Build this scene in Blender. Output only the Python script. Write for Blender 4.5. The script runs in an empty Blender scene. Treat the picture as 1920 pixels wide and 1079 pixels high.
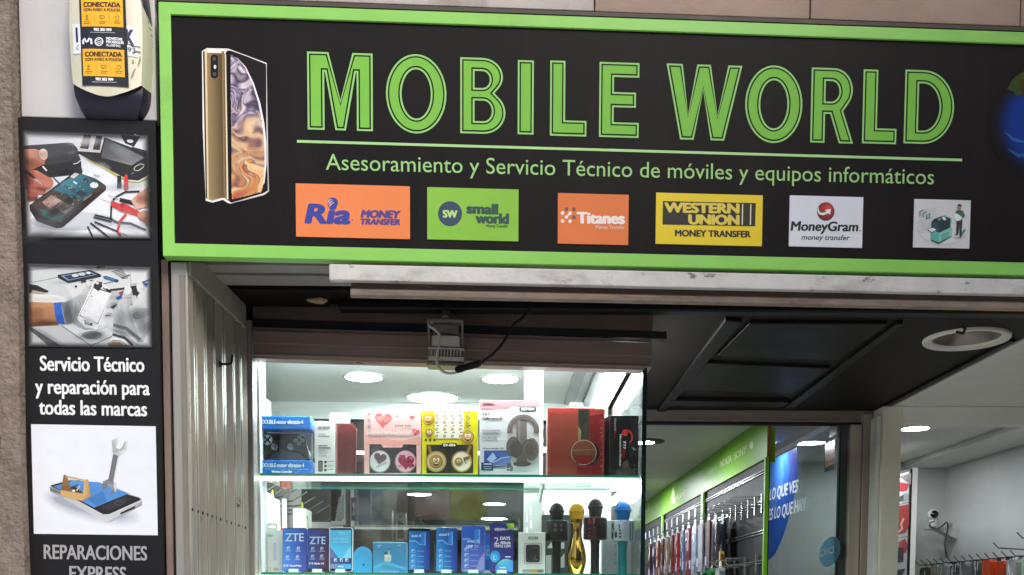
import bpy, bmesh, math, random
from mathutils import Vector, Matrix
from mathutils.geometry import tessellate_polygon
random.seed(7)
SC = bpy.context.scene
COL = SC.collection
rad = math.radians

# ------------------------------------------------------------------ camera
F_PX, CX, CY = 1924.5, 960.0, 1262.4          # focal length and principal point, photo pixels
EYE = Vector((0, -2.77, 1.6))
PITCH, YAW, ROLL = rad(3.784), rad(0.682), rad(0.235)
ROT = (Matrix.Rotation(-YAW, 3, 'Z') @ Matrix.Rotation(math.pi/2 - PITCH, 3, 'X') @ Matrix.Rotation(ROLL, 3, 'Z'))
cd = bpy.data.cameras.new('camera')
cd.sensor_width = 36.0
cd.lens = F_PX/1920*36
cd.shift_x = 0
cd.shift_y = (CY-539.5)/1920
cd.clip_start, cd.clip_end = 0.05, 500
cam = bpy.data.objects.new('camera', cd)
COL.objects.link(cam)
cam.matrix_world = Matrix.Translation(EYE) @ ROT.to_4x4()
SC.camera = cam

# ------------------------------------------------------------------ world, sun, exposure
SUN_EL, SUN_AZ = 42, 148     # the sun stands behind the camera, high to its right, veiled by cloud and by the street tree
wd = bpy.data.worlds.new('World'); SC.world = wd; wd.use_nodes = True
wn = wd.node_tree
bg = wn.nodes['Background']
sky = wn.nodes.new('ShaderNodeTexSky'); sky.sky_type = 'NISHITA'; sky.sun_disc = False
sky.sun_elevation = rad(SUN_EL); sky.sun_rotation = rad(SUN_AZ); sky.air_density = 1.0; sky.dust_density = 4.0
wn.links.new(sky.outputs[0], bg.inputs[0]); bg.inputs[1].default_value = 0.15
sd = bpy.data.lights.new('sun', 'SUN'); sd.energy = 1.5; sd.angle = rad(22); sd.color = (1, .985, .96)
so = bpy.data.objects.new('sun', sd); COL.objects.link(so)
az, el = rad(SUN_AZ), rad(SUN_EL)
so.rotation_euler = Vector((math.sin(az)*math.cos(el), math.cos(az)*math.cos(el), math.sin(el))).to_track_quat('Z', 'Y').to_euler()
so.location = (-3, -8, 12)
SC.view_settings.view_transform = 'Standard'; SC.view_settings.look = 'None'
SC.view_settings.gamma = 1; SC.view_settings.use_curve_mapping = False
SC.view_settings.exposure = 0.5
SC.cycles.use_denoising = True
SC.cycles.max_bounces = 8; SC.cycles.transparent_max_bounces = 16
SC.cycles.caustics_reflective = False; SC.cycles.caustics_refractive = False
SC.cycles.sample_clamp_indirect = 4

# ------------------------------------------------------------------ colours and materials
def lin(c):
    if isinstance(c, str):
        c = [int(c[i:i+2], 16) for i in (1, 3, 5)]
    return tuple(((v/255+.055)/1.055)**2.4 if v > 10 else v/255/12.92 for v in c[:3]) + (1,)
_mats = {}
def M(name, col, rough=.5, metal=0., n=.12, ns=8., bump=0., bs=60., streak=None, coat=0., spec=.5, emit=0.):
    """procedural principled material: base colour broken up by two noises"""
    if name in _mats: return _mats[name]
    m = bpy.data.materials.new(name); m.use_nodes = True; t = m.node_tree; L = t.links.new
    b = t.nodes['Principled BSDF']; c = lin(col)
    b.inputs['Roughness'].default_value = rough; b.inputs['Metallic'].default_value = metal
    b.inputs['Coat Weight'].default_value = coat; b.inputs['Specular IOR Level'].default_value = spec
    tc = t.nodes.new('ShaderNodeTexCoord')
    mp = t.nodes.new('ShaderNodeMapping'); L(tc.outputs['Object'], mp.inputs[0])
    if streak: mp.inputs['Scale'].default_value = streak
    no = t.nodes.new('ShaderNodeTexNoise'); no.inputs['Scale'].default_value = ns; no.inputs['Detail'].default_value = 8; no.inputs['Roughness'].default_value = .62
    L(mp.outputs[0], no.inputs['Vector'])
    mr = t.nodes.new('ShaderNodeMapRange'); mr.inputs['From Min'].default_value = .3; mr.inputs['From Max'].default_value = .7
    L(no.outputs[0], mr.inputs[0])
    mx = t.nodes.new('ShaderNodeMix'); mx.data_type = 'RGBA'
    mx.inputs[6].default_value = tuple(v*(1-n) for v in c[:3])+(1,); mx.inputs[7].default_value = tuple(min(1, v*(1+n)) for v in c[:3])+(1,)
    L(mr.outputs[0], mx.inputs[0]); L(mx.outputs[2], b.inputs['Base Color'])
    mr2 = t.nodes.new('ShaderNodeMapRange'); mr2.inputs['To Min'].default_value = max(.02, rough-.08); mr2.inputs['To Max'].default_value = min(1, rough+.08)
    L(no.outputs[0], mr2.inputs[0]); L(mr2.outputs[0], b.inputs['Roughness'])
    if bump:
        n2 = t.nodes.new('ShaderNodeTexNoise'); n2.inputs['Scale'].default_value = bs; n2.inputs['Detail'].default_value = 6
        L(tc.outputs['Object'], n2.inputs['Vector'])
        bp = t.nodes.new('ShaderNodeBump'); bp.inputs['Strength'].default_value = bump; bp.inputs['Distance'].default_value = .01
        L(n2.outputs[0], bp.inputs['Height']); L(bp.outputs[0], b.inputs['Normal'])
    if emit:
        b.inputs['Emission Color'].default_value = c; b.inputs['Emission Strength'].default_value = emit
    _mats[name] = m
    return m
def dirt(m, col, scale=6., lo=.52, hi=.66, st=(1, 1, 1), amt=.8):
    """lays stains with a shape of their own over a material"""
    t = m.node_tree; L = t.links.new; b = t.nodes['Principled BSDF']
    src = b.inputs['Base Color'].links[0].from_socket
    tc = t.nodes.new('ShaderNodeTexCoord'); mp = t.nodes.new('ShaderNodeMapping'); mp.inputs['Scale'].default_value = st
    mp.inputs['Location'].default_value = (3.1, 1.7, .4)
    no = t.nodes.new('ShaderNodeTexNoise'); no.inputs['Scale'].default_value = scale; no.inputs['Detail'].default_value = 10; no.inputs['Roughness'].default_value = .7
    L(tc.outputs['Object'], mp.inputs[0]); L(mp.outputs[0], no.inputs['Vector'])
    mr = t.nodes.new('ShaderNodeMapRange'); mr.inputs['From Min'].default_value = lo; mr.inputs['From Max'].default_value = hi; mr.inputs['To Max'].default_value = amt
    L(no.outputs[0], mr.inputs[0])
    mx = t.nodes.new('ShaderNodeMix'); mx.data_type = 'RGBA'; mx.inputs[7].default_value = lin(col)
    L(mr.outputs[0], mx.inputs[0]); L(src, mx.inputs[6]); L(mx.outputs[2], b.inputs['Base Color'])
    return m
def printmat(name, rough=.42, alpha=False, spec=.5, n=.06):
    """printed surface: ink colours come from the mesh's colour attribute, broken up a little"""
    if name in _mats: return _mats[name]
    m = bpy.data.materials.new(name); m.use_nodes = True; t = m.node_tree; L = t.links.new; b = t.nodes['Principled BSDF']
    at = t.nodes.new('ShaderNodeAttribute'); at.attribute_name = 'col'
    tc = t.nodes.new('ShaderNodeTexCoord'); no = t.nodes.new('ShaderNodeTexNoise'); no.inputs['Scale'].default_value = 25; no.inputs['Detail'].default_value = 6
    L(tc.outputs['Object'], no.inputs['Vector'])
    mr = t.nodes.new('ShaderNodeMapRange'); mr.inputs['To Min'].default_value = 1-n; mr.inputs['To Max'].default_value = 1+n
    L(no.outputs[0], mr.inputs[0])
    vm = t.nodes.new('ShaderNodeVectorMath'); vm.operation = 'SCALE'
    L(at.outputs['Color'], vm.inputs[0]); L(mr.outputs[0], vm.inputs['Scale']); L(vm.outputs[0], b.inputs['Base Color'])
    b.inputs['Roughness'].default_value = rough; b.inputs['Specular IOR Level'].default_value = spec
    if alpha: L(at.outputs['Alpha'], b.inputs['Alpha'])
    _mats[name] = m
    return m
def vinylmat(name):
    """printed see-through vinyl on a pane: part of the light behind it comes through in its colour"""
    if name in _mats: return _mats[name]
    m = printmat(name, .3); t = m.node_tree; L = t.links.new; b = t.nodes['Principled BSDF']
    tl = t.nodes.new('ShaderNodeBsdfTranslucent'); L(b.inputs['Base Color'].links[0].from_socket, tl.inputs[0])
    mx = t.nodes.new('ShaderNodeMixShader'); mx.inputs[0].default_value = .6
    L(b.outputs[0], mx.inputs[1]); L(tl.outputs[0], mx.inputs[2]); L(mx.outputs[0], t.nodes['Material Output'].inputs[0])
    return m
def glassmat(name, tint=(1, 1, 1), refl=.05, rough=.0, haze=0.):
    """pane: clear or tinted transparency, stronger mirror at grazing angles, a little dusty"""
    if name in _mats: return _mats[name]
    m = bpy.data.materials.new(name); m.use_nodes = True; t = m.node_tree; L = t.links.new
    t.nodes.remove(t.nodes['Principled BSDF']); out = t.nodes['Material Output']
    tr = t.nodes.new('ShaderNodeBsdfTransparent'); tr.inputs[0].default_value = tuple(tint)+(1,)
    gl = t.nodes.new('ShaderNodeBsdfGlossy'); gl.inputs['Roughness'].default_value = rough
    lw = t.nodes.new('ShaderNodeLayerWeight'); lw.inputs[0].default_value = .5
    pw = t.nodes.new('ShaderNodeMath'); pw.operation = 'POWER'; pw.inputs[1].default_value = 4; L(lw.outputs['Facing'], pw.inputs[0])
    ma = t.nodes.new('ShaderNodeMath'); ma.operation = 'MULTIPLY_ADD'; ma.inputs[1].default_value = .6; ma.inputs[2].default_value = refl; L(pw.outputs[0], ma.inputs[0])
    mx = t.nodes.new('ShaderNodeMixShader'); L(ma.outputs[0], mx.inputs[0]); L(tr.outputs[0], mx.inputs[1]); L(gl.outputs[0], mx.inputs[2])
    last = mx.outputs[0]
    if haze:
        di = t.nodes.new('ShaderNodeBsdfDiffuse'); di.inputs[0].default_value = (.75, .78, .78, 1)
        tc = t.nodes.new('ShaderNodeTexCoord'); no = t.nodes.new('ShaderNodeTexNoise'); no.inputs['Scale'].default_value = 5; no.inputs['Detail'].default_value = 9; no.inputs['Roughness'].default_value = .7
        L(tc.outputs['Object'], no.inputs['Vector'])
        mr = t.nodes.new('ShaderNodeMapRange'); mr.inputs['From Min'].default_value = .45; mr.inputs['From Max'].default_value = .8; mr.inputs['To Max'].default_value = haze
        L(no.outputs[0], mr.inputs[0])
        m2 = t.nodes.new('ShaderNodeMixShader'); L(mr.outputs[0], m2.inputs[0]); L(last, m2.inputs[1]); L(di.outputs[0], m2.inputs[2]); last = m2.outputs[0]
    L(last, out.inputs[0]); _mats[name] = m
    return m
def lampmat(name, col, strength):
    if name in _mats: return _mats[name]
    m = bpy.data.materials.new(name); m.use_nodes = True; t = m.node_tree
    b = t.nodes['Principled BSDF']; b.inputs['Base Color'].default_value = (.8, .8, .8, 1)
    b.inputs['Emission Color'].default_value = lin(col); b.inputs['Emission Strength'].default_value = strength
    _mats[name] = m
    return m
PRINT = printmat('matt_print', .5)
SIGNPRINT = printmat('sign_print', .5, spec=.15)
GLOSSPRINT = printmat('glossy_print', .25)
SCREENPRINT = printmat('screen_print', .4, spec=.18, n=.03)
VINYL = vinylmat('window_vinyl')

# ------------------------------------------------------------------ planes of the place
class PL:
    """a plane in the scene: origin, right, up; w is the distance out of it"""
    def __init__(s, o, u, v):
        s.o, s.u, s.v = Vector(o), Vector(u).normalized(), Vector(v).normalized(); s.n = s.u.cross(s.v)
    def hit(s, px, py, w=0):
        d = ROT @ Vector(((px-CX)/F_PX, -(py-CY)/F_PX, -1))
        o = s.o + s.n*w
        p = EYE + d*((o-EYE).dot(s.n)/d.dot(s.n)) - o
        return p.dot(s.u), p.dot(s.v)
    def at(s, a, b, w=0): return s.o + s.u*a + s.v*b + s.n*w
    def px(s, px, py, w=0): return s.at(*s.hit(px, py, w), w)
FA = rad(2.425)
FAC = PL((0, 0, 0), (math.cos(FA), math.sin(FA), 0), (0, 0, 1))
def YP(d): return PL((0, d, 0), (1, 0, 0), (0, 0, 1))
def XL(c): return PL((c, 0, 0), (0, -1, 0), (0, 0, 1))      # faces left
def XR(c): return PL((c, 0, 0), (0, 1, 0), (0, 0, 1))       # faces right
def CE(z): return PL((0, 0, z), (1, 0, 0), (0, -1, 0))      # faces down

# ------------------------------------------------------------------ mesh builder
def _area(p): return sum(p[i][0]*p[(i+1) % len(p)][1]-p[(i+1) % len(p)][0]*p[i][1] for i in range(len(p)))/2
_glyph = {}
def glyphs(s, shear):
    k = (s, shear)
    if k not in _glyph:
        c = bpy.data.curves.new('t', 'FONT'); c.body = s; c.shear = shear; c.resolution_u = 4
        o = bpy.data.objects.new('t', c); COL.objects.link(o)
        me = bpy.data.meshes.new_from_object(o.evaluated_get(bpy.context.evaluated_depsgraph_get()))
        _glyph[k] = ([(v.co.x, v.co.y) for v in me.vertices], [tuple(p.vertices) for p in me.polygons])
        bpy.data.objects.remove(o); bpy.data.curves.remove(c); bpy.data.meshes.remove(me)
    return _glyph[k]
class MB:
    def __init__(s): s.v, s.f, s.m, s.c = [], [], [], []
    def face(s, pts, m=0, col=(1, 1, 1, 1)):
        i = len(s.v); s.v += [Vector(p) for p in pts]; s.f.append(tuple(range(i, i+len(pts)))); s.m.append(m)
        s.c.append([col]*len(pts) if not isinstance(col, list) else col)
    def mesh(s, vs, fs, m=0, col=(1, 1, 1, 1)):
        i = len(s.v); s.v += [Vector(p) for p in vs]
        for f in fs: s.f.append(tuple(i+k for k in f)); s.m.append(m); s.c.append([col]*len(f))
    def hexa(s, p, m=0):      # 8 corners: 4 bottom, 4 top, same turn
        s.mesh(p, [(3, 2, 1, 0), (4, 5, 6, 7), (0, 1, 5, 4), (1, 2, 6, 5), (2, 3, 7, 6), (3, 0, 4, 7)], m)
    def box(s, x0, y0, z0, x1, y1, z1, m=0):
        s.hexa([(x0, y0, z0), (x1, y0, z0), (x1, y1, z0), (x0, y1, z0), (x0, y0, z1), (x1, y0, z1), (x1, y1, z1), (x0, y1, z1)], m)
    def pbox(s, P, a0, b0, a1, b1, w0, w1, m=0):
        s.hexa([P.at(a0, b0, w1), P.at(a1, b0, w1), P.at(a1, b0, w0), P.at(a0, b0, w0), P.at(a0, b1, w1), P.at(a1, b1, w1), P.at(a1, b1, w0), P.at(a0, b1, w0)], m)
    def prism(s, P, pts, w0, w1, m=0, holes=()):
        """outline in plane coordinates, thick from w0 to w1"""
        loops = [list(pts)] + [list(h) for h in holes]
        if _area(loops[0]) < 0: loops[0].reverse()
        for h in loops[1:]:
            if _area(h) > 0: h.reverse()
        tri = tessellate_polygon([[Vector((a, b, 0)) for a, b in l] for l in loops]); fl = [p for l in loops for p in l]
        nn = len(fl)
        vs = [P.at(a, b, w1) for a, b in fl] + [P.at(a, b, w0) for a, b in fl]; fs = []
        for t in tri:
            if _area([fl[k] for k in t]) < 0: t = t[::-1]
            fs += [tuple(t), tuple(k+nn for k in reversed(t))]
        b = 0
        for l in loops:
            k = len(l)
            fs += [(b+i, b+i+nn, b+(i+1) % k+nn, b+(i+1) % k) for i in range(k)]; b += k
        s.mesh(vs, fs, m)
    def flat(s, P, pts, w, col=(1, 1, 1, 1), m=0, holes=()):
        loops = [list(pts)] + [list(h) for h in holes]
        tri = tessellate_polygon([[Vector((a, b, 0)) for a, b in l] for l in loops]); fl = [p for l in loops for p in l]
        cl = [col[i*len(col)//len(fl)] for i in range(len(fl))] if isinstance(col, list) else None
        for t in tri:
            if _area([fl[k] for k in t]) < 0: t = t[::-1]
            s.face([P.at(*fl[k], w) for k in t], m, [cl[k] for k in t] if cl else col)
    def pflat(s, P, pxpts, w, col, m=0, holes=()):
        s.flat(P, [P.hit(x, y, w) for x, y in pxpts], w, col, m, [[P.hit(x, y, w) for x, y in h] for h in holes])
    def pprism(s, P, pxpts, w0, w1, m=0, holes=()):
        s.prism(P, [P.hit(x, y, w1) for x, y in pxpts], w0, w1, m, [[P.hit(x, y, w1) for x, y in h] for h in holes])
    def text(s, P, body, x0, y0, x1, y1, cap, col, w, bold=0., shear=0., m=0, mir=False):
        """one line of lettering: ink starts at photo point x0,y0 and ends at x1,y1 on the baseline; cap = capital height there"""
        vs, fs = glyphs(body, shear)
        A, B = Vector(P.hit(x0, y0, w)), Vector(P.hit(x1, y1, w))
        e = (B-A); ln = e.length; e.normalize(); q = Vector((-e.y, e.x))
        pxs = (Vector(P.hit(x0+1, y0, w))-A).length if abs(x1-x0) < abs(y1-y0) else (Vector(P.hit(x0, y0-1, w))-A).length
        H = glyphs('H', 0)[0]; ch = max(v[1] for v in H)
        h = cap*pxs; b = bold*h
        mn, mx = min(v[0] for v in vs), max(v[0] for v in vs)
        sx = (ln-2*b)/(mx-mn)
        if mir: vs = [(mn+mx-x, y) for x, y in vs]; fs = [f[::-1] for f in fs]
        offs = [(0, 0)] if not bold else [(-b, 0), (b, 0), (0, b*.55), (0, -b*.55), (-b*.7, b*.4), (b*.7, -b*.4), (b*.7, b*.4), (-b*.7, -b*.4)]
        for k, (ox, oy) in enumerate(offs):
            pts = []
            for x, y in vs:
                c = A + e*((x-mn)*sx+b+ox) + q*(y/ch*h+oy)
                pts.append(P.at(c.x, c.y, w+k*3e-5))
            s.mesh(pts, fs, m, col)
    def tube(s, pts, r, n=8, m=0, caps=True):
        pts = [Vector(p) for p in pts]; rr = r if isinstance(r, (list, tuple)) else [r]*len(pts); base = len(s.v); prev = None
        for i, p in enumerate(pts):
            t = (pts[min(i+1, len(pts)-1)]-pts[max(i-1, 0)]).normalized()
            if prev is None: a = t.orthogonal().normalized()
            else: a = (prev - t*prev.dot(t)).normalized()
            prev = a; b = t.cross(a)
            s.v += [p+(a*math.cos(2*math.pi*k/n)+b*math.sin(2*math.pi*k/n))*rr[i] for k in range(n)]
        for i in range(len(pts)-1):
            for k in range(n):
                s.f.append((base+i*n+k, base+i*n+(k+1) % n, base+(i+1)*n+(k+1) % n, base+(i+1)*n+k)); s.m.append(m); s.c.append([(1, 1, 1, 1)]*4)
        if caps:
            for st, rev in ((base, True), (base+(len(pts)-1)*n, False)):
                f = tuple(range(st, st+n)); s.f.append(f[::-1] if rev else f); s.m.append(m); s.c.append([(1, 1, 1, 1)]*n)
    def lathe(s, prof, o=(0, 0, 0), n=32, m=0, ax=None):
        """profile of (radius, height) turned about an axis through o"""
        o = Vector(o); z = Vector(ax or (0, 0, 1)).normalized(); a = z.orthogonal().normalized(); b = z.cross(a); base = len(s.v)
        for r, h in prof: s.v += [o+z*h+(a*math.cos(2*math.pi*k/n)+b*math.sin(2*math.pi*k/n))*r for k in range(n)]
        for i in range(len(prof)-1):
            for k in range(n):
                s.f.append((base+i*n+k, base+i*n+(k+1) % n, base+(i+1)*n+(k+1) % n, base+(i+1)*n+k)); s.m.append(m); s.c.append([(1, 1, 1, 1)]*4)
    def build(s, name, mats, parent=None, bevel=0., smooth=False, base=None):
        me = bpy.data.meshes.new(name)
        off = Vector(parent.matrix_world.translation) if parent else (Vector(base) if base else Vector((0, 0, 0)))
        if parent: off = Vector(parent['_w'])
        me.from_pydata([tuple(v-off) for v in s.v], [], s.f)
        for mt in (mats if isinstance(mats, (list, tuple)) else [mats]): me.materials.append(mt)
        for p, k in zip(me.polygons, s.m): p.material_index = k; p.use_smooth = smooth
        ca = me.color_attributes.new('col', 'FLOAT_COLOR', 'CORNER'); i = 0
        flatc = [x for cs in s.c for c in cs for x in c]
        ca.data.foreach_set('color', flatc)
        o = bpy.data.objects.new(name, me); COL.objects.link(o)
        if parent: o.parent = parent
        else: o.location = off
        o['_w'] = tuple(off)
        if bevel:
            bm = bmesh.new(); bm.from_mesh(me); bmesh.ops.remove_doubles(bm, verts=bm.verts, dist=1e-6)
            bmesh.ops.recalc_face_normals(bm, faces=bm.faces); bm.to_mesh(me); bm.free()
            md = o.modifiers.new('bevel', 'BEVEL'); md.width = bevel; md.segments = 2; md.limit_method = 'ANGLE'; md.angle_limit = rad(40)
        elif smooth:
            bm = bmesh.new(); bm.from_mesh(me); bmesh.ops.remove_doubles(bm, verts=bm.verts, dist=1e-6); bmesh.ops.recalc_face_normals(bm, faces=bm.faces); bm.to_mesh(me); bm.free()
            md = o.modifiers.new('edges', 'EDGE_SPLIT'); md.split_angle = rad(40)
        return o
def tag(o, label=None, cat=None, group=None, kind=None):
    for k, v in (('label', label), ('category', cat), ('group', group), ('kind', kind)):
        if v: o[k] = v
    return o
def thing(name, loc, label, cat, group=None):
    o = bpy.data.objects.new(name, None); COL.objects.link(o); o.location = loc; o.empty_display_size = .05
    o['_w'] = tuple(loc)
    return tag(o, label, cat, group)
def ell(cx, cy, rx, ry, n=24, rot=0, a0=0, a1=360):
    c, si = math.cos(rad(rot)), math.sin(rad(rot)); out = []
    k = n if a1-a0 >= 360 else n+1
    for i in range(k):
        t = rad(a0+(a1-a0)*i/n); x, y = rx*math.cos(t), ry*math.sin(t); out.append((cx+x*c-y*si, cy+x*si+y*c))
    return out
def rrect(x0, y0, x1, y1, r, n=5):
    out = []
    for cx, cy, a in ((x1-r, y1-r, 0), (x0+r, y1-r, 90), (x0+r, y0+r, 180), (x1-r, y0+r, 270)):
        out += [(cx+r*math.cos(rad(a+90*i/n)), cy+r*math.sin(rad(a+90*i/n))) for i in range(n+1)]
    return out
def stroke(pts, w):
    """outline of a thick polyline (picture coordinates)"""
    l, r = [], []
    for i, p in enumerate(pts):
        a, b = pts[max(i-1, 0)], pts[min(i+1, len(pts)-1)]
        dx, dy = b[0]-a[0], b[1]-a[1]; k = math.hypot(dx, dy) or 1
        ww = w[i] if isinstance(w, (list, tuple)) else w
        l.append((p[0]-dy/k*ww/2, p[1]+dx/k*ww/2)); r.append((p[0]+dy/k*ww/2, p[1]-dx/k*ww/2))
    return l + r[::-1]
def inset(loop, d):
    out = []; n = len(loop)
    for i in range(n):
        p0, p, p1 = Vector(loop[i-1]), Vector(loop[i]), Vector(loop[(i+1) % n])
        e0, e1 = (p-p0).normalized(), (p1-p).normalized()
        n0, n1 = Vector((-e0.y, e0.x)), Vector((-e1.y, e1.x)); mm = n0+n1
        k = d/max(.3, (1+n0.dot(n1))/1)
        out.append(tuple(p+mm*k))
    return out
def art(P, w, ox, oy, sc, polys, dw=4e-5):
    """flat print: polygons given in coordinates of an enlarged view (offset ox,oy, scale sc) of the photo"""
    mb = MB()
    for i, (c, pts) in enumerate(polys):
        if isinstance(c, list): c = [lin(k) for k in c]
        else: c = lin(c)
        mb.pflat(P, [(ox+x/sc, oy+y/sc) for x, y in pts], w+i*dw, c)
    return mb

# ------------------------------------------------------------------ materials of the place
m_stucco = dirt(M('rough_brown_stucco', '#84776d', .9, n=.25, ns=30, bump=.9, bs=90), '#6b5b4f', 14, .5, .62, amt=.6)
m_marble = dirt(M('pale_marble', '#c6c4c6', .4, n=.08, ns=3, bump=.05, bs=20), '#aca6a5', 3, .5, .7, (1, 1, .35), .7)
m_marble2 = dirt(M('grey_marble', '#b5aca9', .4, n=.1, ns=4), '#8c7f79', 5, .48, .66, (1, 1, .5), .8)
m_pink = dirt(M('pinkish_stone', '#a3897a', .55, n=.1, ns=5), '#86695b', 5, .45, .7, (.5, 1, 1), .8)
m_darkstrip = dirt(M('dark_brown_strip', '#463a33', .55, n=.2, ns=20), '#6d5c50', 18, .55, .7, (.3, 1, 1), .6)
m_signblack = dirt(M('sign_black_vinyl', '#120e0f', .5, n=.25, ns=5, spec=.15), '#241f1d', 7, .5, .75, (1, 1, .15), .6)
m_signgreen = dirt(M('sign_green_vinyl', '#8ccf5c', .4, n=.07, ns=5), '#6a9a48', 9, .54, .75, (.25, 1, 1), .5)
m_panelblack = M('panel_black_vinyl', '#161517', .5, n=.2, ns=6, spec=.28)
m_white = M('white_edge', '#d8d6d2', .5, n=.05)
m_whitestone = dirt(dirt(M('white_stone_strip', '#cfccc8', .5, n=.1, ns=14, bump=.15, bs=60), '#8f867e', 10, .52, .7, (.35, 1, 1), .7), '#5d4c3e', 34, .6, .68, (.5, 1, 1), .8)
m_ledge = dirt(M('beige_brown_ledge', '#8a7a6d', .6, n=.2, ns=14, bump=.2, bs=60), '#5d4f45', 14, .5, .65, (.25, 1, 1), .8)
m_cover = dirt(M('grey_beige_cover', '#8d857c', .5, n=.15, ns=8), '#655a50', 6, .5, .7, (.15, 1, 2), .7)
m_brown = M('brown_aluminium', '#83726a', .38, .05, n=.15, ns=10, streak=(.2, 1, 1))
m_brownlip = M('brown_aluminium_lip', '#9c8b80', .3, .2, n=.1)
m_grey = dirt(M('worn_grey_aluminium', '#9a9691', .42, .15, n=.14, ns=9, streak=(1, 1, .12)), '#6f6862', 8, .5, .7, (1, 1, .3), .6)
m_slat = dirt(M('slat_grey_aluminium', '#8a847a', .42, .1, n=.18, ns=10, streak=(1, 1, .08)), '#5f584e', 9, .5, .7, (1, 1, .2), .6)
m_dark = M('black_gap', '#0c0a0a', .8, n=.2)
m_soffit = M('dark_brown_soffit', '#18130f', .5, n=.18, ns=3, spec=.12)
m_soffitmould = M('dark_brown_moulding', '#171413', .42, n=.12, ns=8, spec=.2)
m_plaster = M('white_plaster', '#e2e0da', .85, n=.05, ns=5, bump=.05, bs=30)
m_wall = M('pale_grey_wall', '#c9cdc9', .8, n=.04, ns=4)
m_floor = M('shop_floor', '#8d8a86', .5, n=.15)
m_pave = M('pavement_stone', '#cbc7c0', .85, n=.2, ns=6, bump=.2)
m_facade = M('far_facade', '#66543f', .9, n=.2, ns=2)
m_facade2 = M('far_facade_pale', '#ab9c88', .9, n=.2, ns=2)

# ------------------------------------------------------------------ setting
def simple(name, mb, mat, label=None, cat=None, kind=None, bevel=0., base=None, group=None, smooth=False):
    if base is None:
        xs = [v.x for v in mb.v]; ys = [v.y for v in mb.v]; zs = [v.z for v in mb.v]
        base = ((min(xs)+max(xs))/2, (min(ys)+max(ys))/2, min(zs))
    return tag(mb.build(name, mat, None, bevel, smooth, base), label, cat, group, kind)
mb = MB(); mb.box(-40, -30, -.1, 40, .05, 0); simple('pavement', mb, m_pave, kind='structure')
mb = MB(); mb.box(-1.5, .05, -.1, 6, 9.6, .004); simple('floor', mb, m_floor, kind='structure')

# brown stuccoed pillar left of everything
pu, _ = FAC.hit(23.5, 218, .05); pu2, _ = FAC.hit(46, 1079, .05); pu = (pu+pu2)/2
mb = MB()
for zz in range(0, 12):      # a slightly uneven arris
    j0, j1 = [.003*math.sin(zz*2.3), .003*math.sin((zz+1)*2.3)]
    z0, z1 = zz*.4, zz*.4+.4
    mb.hexa([FAC.at(pu-1.2, z0, .05), FAC.at(pu+j0, z0, .05), FAC.at(pu+j0, z0, -.3), FAC.at(pu-1.2, z0, -.3), FAC.at(pu-1.2, z1, .05), FAC.at(pu+j1, z1, .05), FAC.at(pu+j1, z1, -.3), FAC.at(pu-1.2, z1, -.3)])
simple('stucco_pillar', mb, m_stucco, 'rough brown stuccoed pillar at the left edge of the shopfront', 'pillar')
# little iron hook on the pillar
mb = MB(); h0 = FAC.px(0, 822, .05); mb.tube([h0+Vector((-.02, -.02, .012)), h0+Vector((.006, -.025, .012)), h0+Vector((.012, -.03, -.004)), h0+Vector((.01, -.03, -.03))], .004)
simple('iron_hook', mb, m_dark, 'small dark iron hook sticking out of the brown stucco pillar', 'hook')

# pale marble slab the alarm box hangs on
u0 = pu+.002; u1 = FAC.hit(292, 130)[0]
zt = 3.7; zb = sum(FAC.hit(x, y)[1] for x, y in ((24, 217), (292, 230)))/2; ZMB = zb
mb = MB(); mb.pbox(FAC, u0, zb+.001, u1, zt, -.25, 0); simple('marble_slab', mb, m_marble, 'pale whitish marble slab behind the alarm box, above the vertical poster panel', 'wall slab', bevel=.003)
# stone band over the sign: four slabs
zs0 = sum(FAC.hit(x, y, .0)[1] for x, y in ((860, 11), (1480, 34), (1920, 47)))/3
js = [FAC.hit(x, 30)[0] for x in (298, 1115, 1520, 1915)]+[FAC.hit(2300, 30)[0]]
for i, (mt, lb) in enumerate(((m_marble2, 'light grey marble slab over the sign, left of the joint above the big letter E'), (m_pink, 'brownish pink stone slab over the sign, between the two joints above the second word'), (m_pink, 'long pinkish brown stone slab over the right end of the sign'), (m_pink, 'sliver of pinkish stone slab past the last joint at the top right corner'))):
    mb = MB(); mb.pbox(FAC, js[i]+(.0015 if i else 0), zs0, js[i+1]-.0015, 3.7, -.25, -.004-.001*(i % 2)); simple('stone_slab', mb, mt, lb, 'wall slab', bevel=.002, group='stone slabs above the sign')
mb = MB(); mb.pbox(FAC, FAC.hit(293, 5)[0], zs0-.06, js[4], zs0-.001, -.25, -.012); mb.pbox(FAC, FAC.hit(293, 5)[0], zs0-.016, js[4], zs0-.006, -.012, .004)
simple('dark_top_strip', mb, m_darkstrip, 'dark brown strip running along the top of the green sign frame', 'top_strip')  # dark brown strip in two steps above the frame
# backing wall of the facade behind sign and panels
mb = MB(); mb.pbox(FAC, u1, 2.57, js[4], zs0-.06, -.25, -.06); simple('brick_backing', mb, m_darkstrip, 'dark masonry strip hidden behind the big sign, seen in the gap beside its left edge', 'wall')
# opposite houses give the street its light and shade
def house(x0, x1, y, h, mt, label):
    r = thing('building', ((x0+x1)/2, y, 0), label, 'building')
    mb = MB(); mb.box(x0, y-9, 0, x1, y, h); mb.build('wall', mt, r)
    n = int((x1-x0)/2.6)
    for fl in range(int(h/3.1)):
        for k in range(n):
            cx = x0+(k+.5)*(x1-x0)/n; z = 1+fl*3.1
            mb = MB(); mb.box(cx-.5, y, z, cx+.5, y+.04, z+1.5); mb.build('window', M('far_pane', '#20262c', .15), r)
house(-1.5, 30, -13, 10.5, m_facade, 'tall brown house across the street, facing the shop')
house(-30, -9, -15, 4.5, m_facade2, 'low pale house across the street, left of the tall brown one')


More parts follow.
